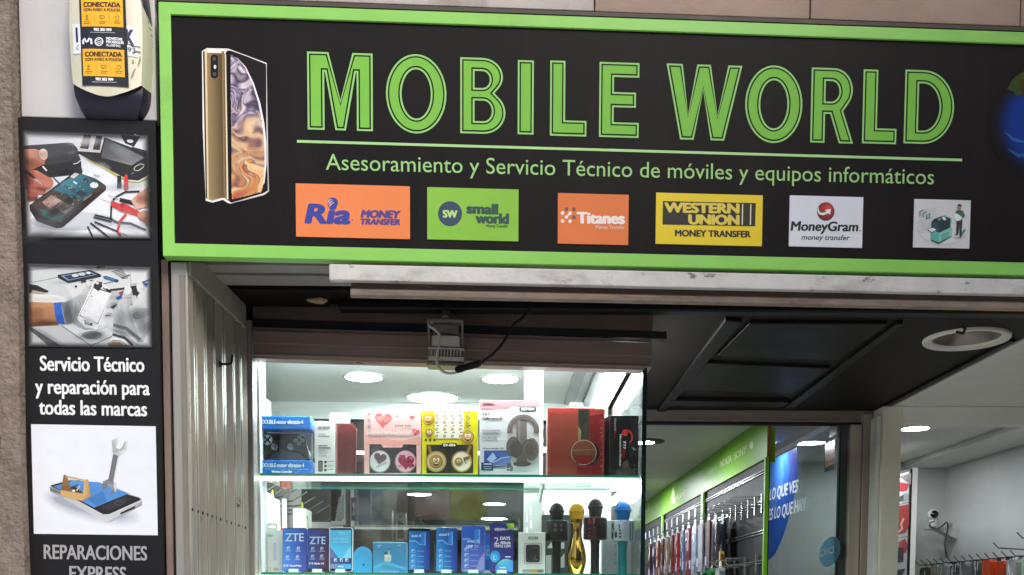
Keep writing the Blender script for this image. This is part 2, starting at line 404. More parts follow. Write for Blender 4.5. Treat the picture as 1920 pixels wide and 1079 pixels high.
# street tree to the right, behind the camera: shades the right end of the front and shows in the glossy jambs
tr = thing('street_tree', (3.3, -3.3, 0), 'leafy street tree on the pavement in front of the shop, right of the camera', 'tree')
mb = MB(); mb.tube([(3.3, -3.3, 0), (3.33, -3.28, 1.4), (3.26, -3.3, 2.6), (3.3, -3.25, 3.6), (3.2, -3.2, 5.8)], [.16, .13, .11, .09, .04], 10)
for a in range(6): q = a*1.05; mb.tube([(3.3, -3.27, 3.3+.2*a), (3.3+.6*math.cos(q), -3.27+.6*math.sin(q), 4.2+.2*a), (3.3+1.3*math.cos(q), -3.27+1.3*math.sin(q), 4.8+.22*a)], [.06, .04, .015], 6)
mb.build('trunk', M('bark', '#4d4034', .9, n=.3, bump=.5), tr)
mb = MB(); rt = random.Random(4)
cl = [(3.3+rt.gauss(0, .85), -3.2+rt.gauss(0, .85), 5.6+rt.gauss(0, .8), rt.uniform(.35, .7)) for k in range(34)]
for k in range(6500):
    x, y, z, r = rt.choice(cl); v = Vector((rt.gauss(0, 1), rt.gauss(0, 1), rt.gauss(0, 1))).normalized()*r*rt.uniform(.5, 1.05)
    c = Vector((x, y, z))+v; a = Vector((rt.gauss(0, 1), rt.gauss(0, 1), rt.gauss(0, .6))).normalized(); b_ = a.orthogonal().normalized(); l = rt.uniform(.06, .11)
    mb.face([c-a*l, c+b_*l*.5, c+a*l, c-b_*l*.5])
mb.build('crown', M('leaf_green', '#4f6a34', .6, n=.45, ns=3), tr)

# ------------------------------------------------------------------ the big sign
sw = .04
zt = (FAC.hit(295, 3, sw)[1]+FAC.hit(1920, 60.7, sw)[1])/2; zb = (FAC.hit(307, 480.5, sw)[1]+FAC.hit(1920, 515.6, sw)[1])/2
ul = (FAC.hit(295, 3, sw)[0]+FAC.hit(307, 480.5, sw)[0])/2; ur = FAC.hit(2290, 300, sw)[0]
sign = thing('shop_sign', FAC.at((ul+ur)/2, zb, .02), 'long black shop sign with a green frame and big outlined green capitals', 'shop sign')
fr = .0295; zbSIGN = zb
mb = MB(); mb.pbox(FAC, ul+.004, zb+.004, ur-.004, zt-.004, 0, sw-.006); mb.build('board', m_signblack, sign)
mb = MB()
mb.prism(FAC, [(ul, zb), (ur, zb), (ur, zt), (ul, zt)], .0, sw, 0, [[(ul+fr, zb+fr*1.1), (ur-fr, zb+fr*1.1), (ur-fr, zt-fr), (ul+fr, zt-fr)]])
mb.build('frame', m_signgreen, sign, bevel=.0015)
SW = sw-.0055
# big capitals: outlines in photo pixels inside their own boxes (w x 139)
def arc(cx, cy, rx, ry, a0, a1, n=14): return [(cx+rx*math.cos(rad(a0+(a1-a0)*i/n)), cy+ry*math.sin(rad(a0+(a1-a0)*i/n))) for i in range(n+1)]
def letter(ch, w):
    h = 139
    if ch == 'M': return [[(0, 0), (31, 0), (31, 104), (32.5, 104), (51, 0), (70, 0), (89, 104), (90.5, 104), (90.5, 0), (w, 0), (w, h), (83, h), (60.5, 54), (39, h), (0, h)]]
    if ch == 'W': return [[(28, 0), (54, 0), (71, 92), (87, 0), (113, 0), (w, h), (w-27, h), (99.5, 46), (85, h), (59, h), (42.5, 46), (31, h), (0, h)]]
    if ch == 'I': return [[(0, 0), (w, 0), (w, h), (0, h)]]
    if ch == 'L': return [[(0, 0), (w, 0), (w, 29), (29, 29), (29, h), (0, h)]]
    if ch == 'E': return [[(0, 0), (w, 0), (w, 28), (28, 28), (28, 56), (w-6, 56), (w-6, 84), (28, 84), (28, h-27), (w, h-27), (w, h), (0, h)]]
    if ch == 'O': return [arc(w/2, h/2, w/2, h/2+2, 0, 360, 48)[:-1], arc(w/2, h/2, w/2-29, h/2-25, 360, 0, 40)[:-1]]
    if ch == 'B':
        o = [(0, 0), (44, 0)]+arc(44, 39, w-44, 39, -90, 48)+[(w-21, 75)]+arc(42, 105, w-47, 34, -40, 90)+[(0, h)]
        return [o, [(27, 84), (27, h-24)]+arc(42, 99.5, 14, 15.5, 90, -90, 10), [(27, 23), (27, 61)]+arc(44, 42, 16, 19, 90, -90, 10)]
    if ch == 'D': return [[(0, 0), (38, 0)]+arc(38, h/2, w-38, h/2, -90, 90, 26)+[(0, h)], [(28, 25), (28, h-25)]+arc(38, h/2, w-38-29, h/2-25, 90, -90, 22)]
    if ch == 'R': return [[(0, 0), (28, 0), (28, 54), (38, 54), (56, 0), (w, 0), (63, 60)]+arc(44, 99, w-47, 40, -40, 90, 16)+[(0, h)], [(28, 77), (28, h-24)]+arc(40, 96, 15, 19, 90, -90, 12)]
LET = [('M', 577, 101, 698.5, 243), ('O', 724, 106, 837, 247), ('B', 863, 110.5, 948, 250), ('I', 970.5, 114, 1001, 252), ('L', 1031, 116, 1100.6, 254.5), ('E', 1123, 118.8, 1199, 257),
       ('W', 1248, 124, 1392, 261), ('O', 1396, 127, 1506, 265), ('R', 1519, 129.5, 1603, 267.5), ('L', 1616, 132.5, 1684, 269), ('D', 1694, 134, 1791, 269)]
mb = MB(); zbl = []
for ch, x0, y0, x1, y1 in LET:
    A, B = FAC.hit(x0, y1, SW), FAC.hit(x1, y0, SW)
    w = 139*(B[0]-A[0])/(B[1]-A[1]); s = (B[1]-A[1])/139
    loops = letter(ch, w)
    to = lambda lp: [(A[0]+x*s, A[1]+y*s) for x, y in lp]
    for d, col, ww in ((0, '#9bd47c', 0), (3.4, '#12240f', 2.5e-4), (6.2, '#7fc24e', 5e-4)):
        L2 = [inset(lp, d) if d else lp for lp in loops]
        mb.flat(FAC, to(L2[0]), SW+ww, lin(col), 0, [to(k) for k in L2[1:]])
mb.build('heading', SIGNPRINT, sign)
mb = MB(); a0, b0 = FAC.hit(557, 268, SW); a1, b1 = FAC.hit(1804, 298, SW); bm_ = (b0+b1)/2
mb.pbox(FAC, a0, bm_-.0032, a1, bm_+.0032, SW-.004, SW+.0004); mb.build('underline', M('pale_green_vinyl', '#a9dc8e', .45, n=.04), sign)
mb = MB(); mb.text(FAC, 'Asesoramiento y Servicio Técnico de móviles y equipos informáticos', 611, 318.5, 1751, 346, 29.5, lin('#9ace7c'), SW+1e-4)
mb.build('tagline', PRINT, sign)
# the pair of phones printed on the sign (crop 300,0 scale 2.075)
random.seed(3)
P2 = [('#f0ece6', [(163, 200), (182, 188), (265, 190), (330, 214), (415, 246), (416, 480), (424, 745), (405, 760), (275, 793), (262, 790), (245, 778), (205, 789), (178, 782), (166, 500)]),
      ('#1c181b', [(276, 198), (330, 217), (413, 250), (414, 480), (420, 742), (404, 752), (278, 790), (256, 775), (250, 215), (262, 197)]),
      (['#a88a60', '#54442c', '#5c4a32', '#8a7452', '#b8a27c', '#a48e68'], [(172, 205), (240, 208), (252, 770), (236, 772), (203, 783), (180, 772)]),
      ('#3d3328', [(167, 200), (173, 200), (183, 776), (178, 770)]), ('#e2cfa8', [(174, 196), (182, 193), (190, 776), (184, 772)]),
      ('#8a7350', [(240, 200), (250, 200), (256, 772), (248, 772)]), ('#e6d8b8', [(252, 215), (257, 210), (266, 778), (259, 774)]),
      ('#1b1b1f', rrect(197, 213, 226, 306, 13)), ('#4c4c55', ell(211, 230, 7, 8)), ('#dcdcdc', ell(214, 261, 5, 8)), ('#4c4c55', ell(212, 289, 7, 8)),
      ('#0f0d10', [(262, 200), (275, 202), (280, 782), (270, 780)])]
glob = [(275, 214)]+[(275+138*math.sin(t)*(.97+.03*math.cos(t)), 214+560*(1-math.cos(t))*.72) for t in [i*math.pi/2/12*1.12 for i in range(1, 13)]]
glob = [(275, 212), (300, 228), (325, 260), (350, 305), (372, 360), (390, 420), (402, 480), (409, 540), (412, 600), (410, 660), (404, 710), (394, 748), (340, 762), (280, 776)]
P2.append((['#d8cfe0', '#a69ab8', '#8c7ca6', '#b8a8c0', '#6c5a86', '#e8dde0', '#f0e0d0', '#dfe0ea', '#f2f2f6', '#ffffff', '#e0e2ea', '#6a5a78', '#e7b070', '#f0a040'], glob))
def inglob(x, y):
    c = False; n = len(glob)
    for i in range(n):
        (x0, y0), (x1, y1) = glob[i], glob[i-1]
        if (y0 > y) != (y1 > y) and x < (x1-x0)*(y-y0)/(y1-y0)+x0: c = not c
    return c
from mathutils import noise as mno
ramps = [('#8c84a8', '#55486c', '#cdbfd2', '#3c3048', '#a79ab6', '#e4d6d8'), ('#6a5876', '#caa284', '#f0cf9c', '#8a6c72', '#3f3348', '#d9a468'), ('#e9b474', '#f6dcae', '#7c4f56', '#f0a45c', '#8e7a88', '#d98a50'), ('#c8442e', '#ee8a3e', '#f6c552', '#97304a', '#e05c36', '#f4d27a')]
def ramp(r, t):
    r = [lin(c) for c in r]; t = max(0, min(.9999, t))*(len(r)-1); i = int(t); f = t-i
    return tuple(r[i][k]*(1-f)+r[i+1][k]*f for k in range(3))+(1,)
def swirl(x, y):
    q = Vector((x/95, y/95, 0)); w = Vector((mno.noise(q*1.1+Vector((3, 1, 0))), mno.noise(q*1.1+Vector((7, 5, 2))), 0))*1.5
    w2 = Vector((mno.noise(q*2.2+w*1.6), mno.noise(q*2.2+w*1.6+Vector((9, 2, 4))), 0))
    t = .5+.85*mno.noise(q*1.5+w*1.2+w2*.9); b_ = max(0, min(2.999, (y-375)/140+.5*mno.noise(q*1.3+w)-.1)); i = int(b_); f = b_-i
    f = f*f*(3-2*f); A_, B_ = ramp(ramps[i], t), ramp(ramps[i+1], t)
    return tuple(A_[k]*(1-f)+B_[k]*f for k in range(3))+(1,)
SWIRL = []
gs = 3.2; yy = 212
while yy < 778:
    xx = 275
    while xx < 414:
        if inglob(xx+gs/2, yy+gs/2): SWIRL.append(((xx, yy), (xx, yy+gs), (xx+gs, yy+gs), (xx+gs, yy)))
        xx += gs
    yy += gs
P2 += [('#f4f4f8', stroke([(300, 226), (332, 262), (362, 325), (386, 400), (402, 480), (410, 560), (411, 640), (404, 715)], [1, 4, 6, 7, 8, 8, 7, 4])),
       ('#cfc8c0', stroke([(414, 262), (418, 500), (422, 742), (405, 757), (285, 788)], 2.2))]
pm_ = art(FAC, SW+1e-4, 300, 0, 2.075, P2[:-2], 2e-6*8)
for q in SWIRL: pm_.face([FAC.px(300+x/2.075, y/2.075, SW+4e-4) for x, y in q], 0, [swirl(x, y) for x, y in q])
for i, (c, pts) in enumerate(P2[-2:]): pm_.pflat(FAC, [(300+x/2.075, y/2.075) for x, y in pts], SW+6e-4+i*2e-5, lin(c))
pm_.build('phone_picture', SIGNPRINT, sign)
# globe at the right end, half out of the frame
mb = MB(); gx, gy, R0 = 1962, 232, 110
for i in range(22, 0, -1):
    f = i/22; t = min(1, (1-f)/.42); t = t*t*(3-2*t)
    mb.pflat(FAC, ell(gx, gy, R0*f, R0*f, 40), SW+1e-4+(22-i)*2e-5, lin([int(p_*(1-t)+q_*t) for p_, q_ in zip((15, 12, 14), (17, 56, 142))]))
for c, pts in (('#3d4a24', [(1888, 168), (1898, 150), (1912, 138), (1935, 128), (1960, 128), (1985, 145), (1960, 175), (1938, 196), (1925, 186), (1916, 176), (1908, 182), (1900, 172)]), ('#7a7440', [(1903, 160), (1915, 146), (1930, 142), (1936, 158), (1920, 170), (1910, 168)]), ('#5c4a2c', [(1912, 176), (1922, 168), (1932, 176), (1928, 188)]), ('#5f7a36', [(1960, 195), (1990, 190), (2020, 215), (2010, 260), (1985, 300), (1968, 270), (1955, 225)]), ('#2464a4', stroke([(1884, 248), (1900, 262), (1925, 268)], [2, 7, 3])), ('#225c9c', stroke([(1890, 280), (1910, 292), (1930, 290)], [2, 8, 4]))):
    mb.pflat(FAC, pts, SW+8e-4, lin(c))
mb.build('globe_picture', SIGNPRINT, sign)
# six small logo plates on the sign
def plate(x0, y0l, x1, y1r, col, label):
    A = FAC.hit(x0, y1r, SW+.002); B = FAC.hit(x1, y0l, SW+.002)
    mb = MB(); mb.pbox(FAC, A[0], A[1], B[0], B[1], SW-.003, SW+.002)
    return tag(mb.build('logo_plate', M('plate_'+col[1:], col, .38, n=.03), sign, bevel=.0006), label)
LW = SW+.0023
def lettering(par, mb): mb.build('lettering', PRINT, par)
c2 = lambda x, y: (540+x/4.174, 330+y/4.174)
c3 = lambda x, y: (1000+x/4.174, 340+y/4.174)
c4 = lambda x, y: (1440+x/4.174, 340+y/4.174)
p = plate(555, 349.5, 768.5, 444, '#ee8549', 'orange plate with dark blue italic lettering')
mb = MB(); navy = lin('#2b3a98')
mb.text(FAC, 'Ria', *c2(128, 366), *c2(492, 374), 34, navy, LW, bold=.1, shear=.16)
mb.pflat(FAC, [c2(*q) for q in ell(350, 212, 42, 43)], LW+4e-4, navy)
for k in range(3): mb.pflat(FAC, [c2(*q) for q in stroke(arc(352+8*k, 222+14*k, 42, 40, 185, 262, 8), [1, 4, 7, 9, 9, 8, 7, 5, 3])], LW+5e-4, lin('#e3b7a0'))
mb.pflat(FAC, [c2(*q) for q in ell(504, 347, 6, 6)], LW, lin('#8a5060'))
mb.text(FAC, 'MONEY', *c2(567, 325), *c2(886, 331), 13, lin('#4b3c86'), LW, bold=.13, shear=.2)
mb.text(FAC, 'TRANSFER', *c2(567, 379), *c2(878, 384), 10, lin('#4b3c86'), LW, bold=.13, shear=.2); lettering(p, mb)
p = plate(801, 355.5, 972.5, 449, '#86c13c', 'lime green plate with a dark blue disc and dark lettering')
mb = MB(); dk = lin('#22405a'); mb.pflat(FAC, [c2(*q) for q in ell(1268, 297, 94, 98, 36)], LW, dk)
mb.text(FAC, 'SW', *c2(1210, 325), *c2(1328, 327), 13, lin('#b6dc8a'), LW+2e-4, bold=.1)
dg = lin('#1f4a3e')
mb.text(FAC, 'small', *c2(1394, 292), *c2(1646, 300), 18, dg, LW, bold=.11); mb.text(FAC, 'world', *c2(1466, 368), *c2(1730, 374), 18, dg, LW, bold=.11)
mb.text(FAC, 'Money Transfer', *c2(1552, 402), *c2(1724, 405), 5.2, dg, LW, bold=.04); lettering(p, mb)
p = plate(1045.5, 365.5, 1179, 457, '#e0763a', 'burnt orange plate with white lettering beside a cluster of dots')
mb = MB(); wt = lin('#f4e6e0')
mb.text(FAC, 'Titanes', *c3(338, 328), *c3(718, 333), 20, wt, LW, bold=.1); mb.text(FAC, 'Money Transfer', *c3(487, 374), *c3(714, 377), 7.2, lin('#ecc8b4'), LW, bold=.02)
for x, y, c in ((259, 219, '#6b4a3c'), (318, 220, '#6b4a3c'), (318, 283, '#6b4a3c'), (228, 250, '#f4e6e0'), (287, 251, '#f4e6e0'), (229, 312, '#f4e6e0'), (287, 314, '#f4e6e0'), (259, 281, '#f4e6e0')): mb.pflat(FAC, [c3(*q) for q in ell(x, y, 14, 15, 14)], LW+(1e-4 if c[1] == 'f' else 0), lin(c))
mb.pflat(FAC, [c3(*q) for q in stroke([(259, 281), (287, 251)], 14)], LW+2e-4, wt); lettering(p, mb)
p = plate(1229, 366.5, 1430.5, 457.5, '#e8cc22', 'yellow plate with yellow capitals on a black bar')
mb = MB(); mb.pflat(FAC, [c3(*q) for q in ((1015, 156), (1742, 172), (1736, 354), (1011, 340))], LW, lin('#17120f')); ye = lin('#ddc84c')
mb.text(FAC, 'WESTERN', *c3(1024, 242), *c3(1614, 250), 17, ye, LW+2e-4, bold=.12); mb.text(FAC, 'UNION', *c3(1212, 335), *c3(1614, 340), 17, ye, LW+2e-4, bold=.12)
for x in (1638, 1702): mb.pflat(FAC, [c3(*q) for q in ((x-4, 180), (x+4, 180), (x+1, 342), (x-7, 342))], LW+2e-4, lin('#efe8c8'))
mb.text(FAC, 'MONEY TRANSFER', *c3(1108, 430), *c3(1702, 440), 11.5, lin('#17120f'), LW, bold=.08); lettering(p, mb)
p = plate(1479, 370, 1619, 462, '#dfe2ea', 'white plate with a red ball and black italic lettering')
mb = MB(); bk = lin('#15151a')
for i in range(9): mb.pflat(FAC, [c4(*q) for q in ell(452+3*i, 238-4*i, 69-7.4*i, 73-7.8*i, 30)], LW+i*3e-5, lin([110+14*i, 24+4*i, 20+4*i]))
mb.pflat(FAC, [c4(*q) for q in stroke([(396, 205), (392, 230), (402, 250), (424, 258), (450, 252), (472, 240)], [3, 12, 17, 19, 18, 16])], LW+4e-4, lin('#eee'+'eee')); mb.pflat(FAC, [c4(*q) for q in ((445, 226), (492, 216), (486, 262), (470, 250), (462, 240))], LW+4.5e-4, lin('#eeeeee'))
mb.text(FAC, 'MoneyGram', *c4(176, 386), *c4(708, 392), 17, bk, LW, bold=.06, shear=.12); mb.text(FAC, 'money transfer', *c4(262, 458), *c4(640, 463), 9.5, lin('#33333a'), LW, bold=.02, shear=.15)
mb.pflat(FAC, [c4(*q) for q in ell(720, 388, 5, 5, 8)], LW, bk); lettering(p, mb)
p = plate(1712, 376, 1820.5, 464, '#d6d9d8', 'white plate with a drawing of a photocopier and a clerk')
def ppl(c, *pts): return (c, [(x, y) for x, y in pts])
A = [('#c9cdcc', ell(1372, 360, 205, 150, 30)), ('#d6d9d8', ell(1372, 350, 198, 140, 30))]
for k in range(14): A.append(('#b9bdbc', [(1180+10*(k % 3), 235+k*13), (1320-k*2, 205+k*13), (1320-k*2, 208+k*13), (1180+10*(k % 3), 239+k*13)]))
A += [ppl('#7c7f80', (1186, 236), (1218, 222), (1218, 230), (1194, 241), (1194, 270), (1186, 274)), ppl('#7c7f80', (1211, 250), (1243, 236), (1243, 244), (1219, 255), (1219, 284), (1211, 288)), ppl('#3d8f86', (1236, 266), (1270, 250), (1268, 290), (1236, 304)), ppl('#d6e2e0', (1244, 270), (1262, 262), (1262, 267), (1255, 270), (1255, 288), (1250, 290), (1250, 273), (1244, 275)),
      ppl('#1d4a48', (1274, 456), (1284, 452), (1336, 478), (1436, 424), (1436, 436), (1336, 494), (1274, 466)), ppl('#58b5a5', (1276, 388), (1336, 404), (1336, 480), (1274, 456)), ppl('#7fcabb', (1336, 404), (1440, 362), (1436, 428), (1336, 480))]
A += [ppl('#234', (1356, 424+q), (1414, 398+q), (1414, 402+q), (1356, 429+q)) for q in (0, 16, 32)]
A = [(('#223344' if c == '#234' else c), q) for c, q in A]
A += [ppl('#16343c', (1278, 322), (1300, 296), (1332, 284), (1380, 268), (1428, 292), (1428, 362), (1340, 404), (1278, 378)), ppl('#244d56', (1278, 322), (1332, 330), (1340, 404), (1278, 378)), ppl('#79c4b6', (1366, 272), (1384, 264), (1438, 294), (1438, 330), (1428, 334), (1428, 292)), ppl('#4f9a8e', (1324, 296), (1350, 288), (1358, 302), (1332, 312)), ppl('#e9eeee', (1358, 284), (1378, 278), (1398, 300), (1378, 308)), ppl('#e9eeee', (1252, 382), (1290, 366), (1318, 380), (1282, 400)), ppl('#16343c', (1246, 382), (1252, 380), (1284, 400), (1318, 382), (1318, 386), (1284, 406))]
A += [('#bcc2c1', ell(1500, 428, 40, 20)), ppl('#3d8f74', (1500, 420), (1548, 360), (1540, 385), (1552, 380), (1528, 416), (1515, 428)), ppl('#2b2f38', (1476, 312), (1522, 306), (1518, 370), (1516, 430), (1498, 430), (1500, 344), (1490, 410), (1474, 410)), ppl('#1a1c22', (1460, 418), (1488, 404), (1490, 416), (1470, 424)), ppl('#1a1c22', (1494, 440), (1512, 426), (1516, 434), (1500, 446)), ppl('#2c6b58', (1474, 232), (1500, 224), (1526, 232), (1542, 268), (1536, 286), (1520, 290), (1522, 306), (1476, 310), (1478, 262), (1466, 258)), ppl('#e6ebe9', (1452, 262), (1478, 252), (1520, 282), (1510, 304), (1484, 314), (1452, 292)), ('#b97a5e', ell(1499, 208, 14, 20)), ppl('#2a2020', (1484, 186), (1498, 178), (1516, 186), (1516, 206), (1510, 196), (1490, 196), (1486, 200))]
art(FAC, LW, 1440, 340, 4.174, A).build('copier_drawing', PRINT, p)

# ------------------------------------------------------------------ vertical poster panel
pw = .014
ztp = zbp = None
vz1 = (FAC.hit(24, 217, pw)[1]+FAC.hit(292, 231, pw)[1])/2
vu0 = (FAC.hit(25, 230, pw)[0]+FAC.hit(47.5, 1079, pw)[0])/2; vu1 = (FAC.hit(292, 231, pw)[0]+FAC.hit(307, 1079, pw)[0])/2
panel = thing('poster_panel', FAC.at((vu0+vu1)/2, .9, 0), 'tall black vertical panel with repair photos and white Spanish lettering', 'sign panel')
mb = MB(); mb.pbox(FAC, vu0, .9, vu1, vz1, 0, pw); mb.build('board', m_panelblack, panel)
mb = MB(); mb.pbox(FAC, vu0-.0025, .9, vu0-.0002, vz1, 0, pw+.001); mb.build('white_trim', m_white, panel)
PW = pw+.0004
SOFT = printmat('soft_printed_edge', .42, alpha=True)
def softedge(par, quad, ins, col, w):
    """printed fade-out round a photo"""
    cx = sum(p[0] for p in quad)/4; cy = sum(p[1] for p in quad)/4
    mb = MB(); n = len(quad); k = lin(col); a = k[:3]
    inn = [(x+(ins if x < cx else -ins), y+(ins if y < cy else -ins)) for x, y in quad]
    mid = [((x+i)/2, (y+j)/2) for (x, y), (i, j) in zip(quad, inn)]
    for i in range(n):
        j = (i+1) % n
        for A_, B_, c0, c1 in ((quad, mid, 1., .45), (mid, inn, .45, 0.)):
            mb.face([FAC.px(*A_[i], w), FAC.px(*A_[j], w), FAC.px(*B_[j], w), FAC.px(*B_[i], w)], 0, [a+(c0,), a+(c0,), a+(c1,), a+(c1,)])
    mb.build('faded_border', SOFT, par)
def shade(par, ox, oy, sc, blobs, w):
    mb = MB()
    for i, (cx, cy, rx, ry, rot, c, a) in enumerate(blobs):
        k = lin(c)[:3]; ww = w+i*6e-6; o_ = FAC.px(ox+cx/sc, oy+cy/sc, ww); n = 20
        e1 = [FAC.px(ox+x/sc, oy+y/sc, ww) for x, y in ell(cx, cy, rx*.55, ry*.55, n, rot)]; e2 = [FAC.px(ox+x/sc, oy+y/sc, ww) for x, y in ell(cx, cy, rx, ry, n, rot)]
        for j in range(n):
            q = (j+1) % n
            mb.face([o_, e1[q], e1[j]], 0, [k+(a,), k+(a*.6,), k+(a*.6,)]); mb.face([e1[j], e1[q], e2[q], e2[j]], 0, [k+(a*.6,), k+(a*.6,), k+(0.,), k+(0.,)])
    mb.build('printed_shading', SOFT, par)
# first photo: opened phone under repair (crop 40,240 scale 5.14)
A = [(['#c4c8d0', '#dfe3ea', '#eef0f5', '#e4e8ef'], [(15, 35), (1215, 80), (1240, 1060), (50, 1050)]),
     ('#c9ced6', ell(500, 900, 420, 90, 24)), ('#e6eaf0', ell(800, 600, 260, 200)),
     ('#dfe2e8', [(1090, 60), (1225, 95), (1225, 235), (1080, 190)]), ('#26262a', [(955, 70), (1150, 80), (1085, 185), (1000, 150)]), ('#e8eaee', ell(1048, 128, 32, 17, 18, 8)), ('#34343a', [(1060, 180), (1225, 225), (1225, 260), (1100, 230)]),
     ('#2b2b2f', [(20, 172), (460, 142), (500, 150), (540, 200), (590, 420), (585, 445), (300, 478), (20, 500)]), (['#3c3c42', '#34343a', '#4a4a50', '#2e2e32', '#35353a', '#303034'], [(20, 172), (460, 142), (500, 150), (575, 310), (300, 352), (20, 380)]), ('#1a1a1c', [(20, 380), (300, 352), (575, 318), (580, 372), (300, 410), (20, 440)]), ('#55555c', ell(482, 238, 40, 17, 20, -8)), ('#c9c9cc', stroke([(500, 350), (540, 340), (572, 315)], 9)),
     ('#c7c5c4', [(600, 55), (785, 72), (760, 236), (545, 215)]), ('#2e2c2e', [(605, 65), (675, 70), (645, 206), (565, 198)]), ('#343234', [(722, 75), (780, 80), (755, 216), (688, 210)]), ('#4c4a4c', [(612, 100), (660, 96), (648, 150), (604, 160)]),
     ('#b7b23c', [(590, 262), (640, 280), (930, 455), (1040, 510), (1130, 522), (1225, 470), (1225, 500), (1130, 535), (1030, 528), (925, 478), (640, 312)]), ('#1d1c1e', [(800, 92), (1225, 250), (1225, 455), (1130, 508), (1030, 500), (930, 448), (550, 250), (545, 225), (760, 240)]), (['#4a4c4f', '#6d7074', '#8a8d90', '#55585b'], [(808, 100), (1190, 285), (1060, 362), (768, 285)]), ('#c9c5b8', stroke([(1085, 395), (1100, 372), (1150, 348), (1182, 355), (1178, 378), (1130, 412), (1095, 412), (1085, 395)], 8)), ('#8f8c86', stroke([(1060, 445), (1085, 432)], 8)),
     ('#2a1f1b', [(80, 745), (490, 440), (600, 450), (720, 490), (818, 560), (815, 600), (400, 960), (340, 970), (150, 900), (85, 800)]), ('#463a34', [(100, 740), (500, 450), (560, 445), (800, 560), (795, 590), (380, 915), (180, 840)]), (['#2f6f80', '#3a7e90', '#2c6273', '#235260', '#2a5e6c'], [(310, 600), (505, 455), (590, 445), (760, 535), (600, 700)]), ('#2c6a62', [(170, 775), (240, 800), (330, 860), (420, 835), (380, 905), (290, 885), (225, 860)]), (['#a58a7c', '#8e7468', '#c0a89a', '#7a6258'], [(200, 720), (290, 645), (390, 705), (270, 780)]), (['#8a8176', '#b0a698', '#756c62', '#9a9084'], [(330, 770), (390, 705), (510, 765), (425, 835)]), ('#3a3632', [(395, 790), (480, 745), (490, 755), (402, 805)]), ('#26323a', [(520, 630), (570, 598), (640, 640), (590, 672)]), ('#1f2a34', [(430, 690), (480, 655), (530, 685), (475, 718)]), ('#223038', [(590, 490), (630, 480), (655, 515), (620, 535)]), ('#e9f2f5', ell(702, 553, 40, 27)), ('#cfd6d8', [(495, 525), (510, 512), (545, 535), (530, 545)]), ('#c0b49a', stroke([(600, 700), (680, 640)], 8)), ('#d2ccc2', [(470, 470), (515, 432), (560, 445), (505, 490)]), ('#16303a', [(400, 570), (420, 545), (540, 590), (510, 625)])]
random.seed(11)
for k in range(46):
    a, b = random.random(), random.random(); x = 180+a*420+b*180; y = 740-a*250+b*90-20
    A.append((random.choice(['#d4dbdc', '#10262e', '#8fa8a8', '#c9b890', '#1c4450']), [(x, y), (x+random.uniform(6, 22), y+random.uniform(3, 9)), (x+random.uniform(2, 14), y+random.uniform(8, 16))]))
A += [('#222226', stroke([(250, 415), (375, 545)], 9)), ('#e7e2de', stroke([(205, 370), (245, 415)], 15)),
      (['#c98d72', '#d9a088', '#b87a60', '#a5654e', '#c48468', '#b27058'], [(25, 205), (130, 205), (245, 240), (225, 350), (110, 400), (30, 410)]), ('#e4c0ae', ell(212, 255, 42, 55, 20, -20)), ('#ecd2c4', ell(222, 240, 30, 38, 18, -20)), (['#b26850', '#c67c62', '#bd7058', '#9a5440'], [(40, 400), (150, 410), (300, 500), (260, 580)]), ('#b86e56', ell(255, 530, 52, 58)), (['#a85c48', '#b96a54', '#94503e', '#8a4838'], [(40, 440), (220, 560), (260, 580), (45, 600)]), ('#ad644e', [(45, 540), (190, 545), (240, 590), (225, 640), (60, 640)]), ('#9c5644', [(55, 610), (130, 620), (165, 660), (140, 700), (60, 705)]),
      ('#1f1f22', [(925, 460), (962, 462), (966, 580), (922, 578)]), ('#d8383a', [(990, 470), (1005, 448), (1022, 455), (1034, 590), (1000, 600), (986, 585)]),
      ('#1d1d20', stroke([(880, 700), (920, 660), (1000, 618), (1140, 612)], 16)), ('#bfc3c8', stroke([(840, 648), (950, 690)], 6)), ('#18181a', [(950, 675), (1090, 705), (1090, 745), (945, 710)]), ('#222226', stroke([(868, 745), (862, 880), (920, 910), (1050, 920), (1200, 985)], 18)), ('#d8d8da', stroke([(755, 672), (870, 720)], 6)), ('#cf3a3c', [(865, 700), (960, 735), (1000, 728), (1140, 810), (1120, 850), (990, 810), (950, 800), (860, 750)]), ('#a52c30', [(955, 730), (990, 720), (985, 808), (955, 800)]), ('#d24a4c', stroke([(1010, 830), (950, 900), (925, 1000), (960, 1040)], 24)),
      ('#222226', stroke([(705, 838), (880, 880)], 14)), ('#2a2a2e', stroke([(695, 860), (870, 905)], 14)), ('#1b1b1e', stroke([(705, 905), (930, 1000)], 14)), ('#1b1b1e', stroke([(665, 915), (850, 1060)], 15)), ('#222226', stroke([(638, 948), (690, 1055)], 14)), ('#8a8d92', stroke([(930, 1000), (1020, 1035)], 7)),
      (['#d8ab94', '#c9937a', '#b87e66', '#cf9c84', '#e0b8a4'], [(1055, 700), (1130, 630), (1235, 560), (1235, 760), (1110, 785)]), (['#cf9a82', '#b5745c', '#c48a70', '#dcb09a'], [(1115, 830), (1180, 795), (1240, 810), (1235, 960)]), ('#c58e76', ell(1165, 850, 50, 40, 18, 30)), ('#3a3a3e', stroke([(700, 445), (715, 462), (752, 465)], 8))]
ph = art(FAC, PW, 40, 240, 5.14, A, 2e-5).build('repair_photo', PRINT, panel)
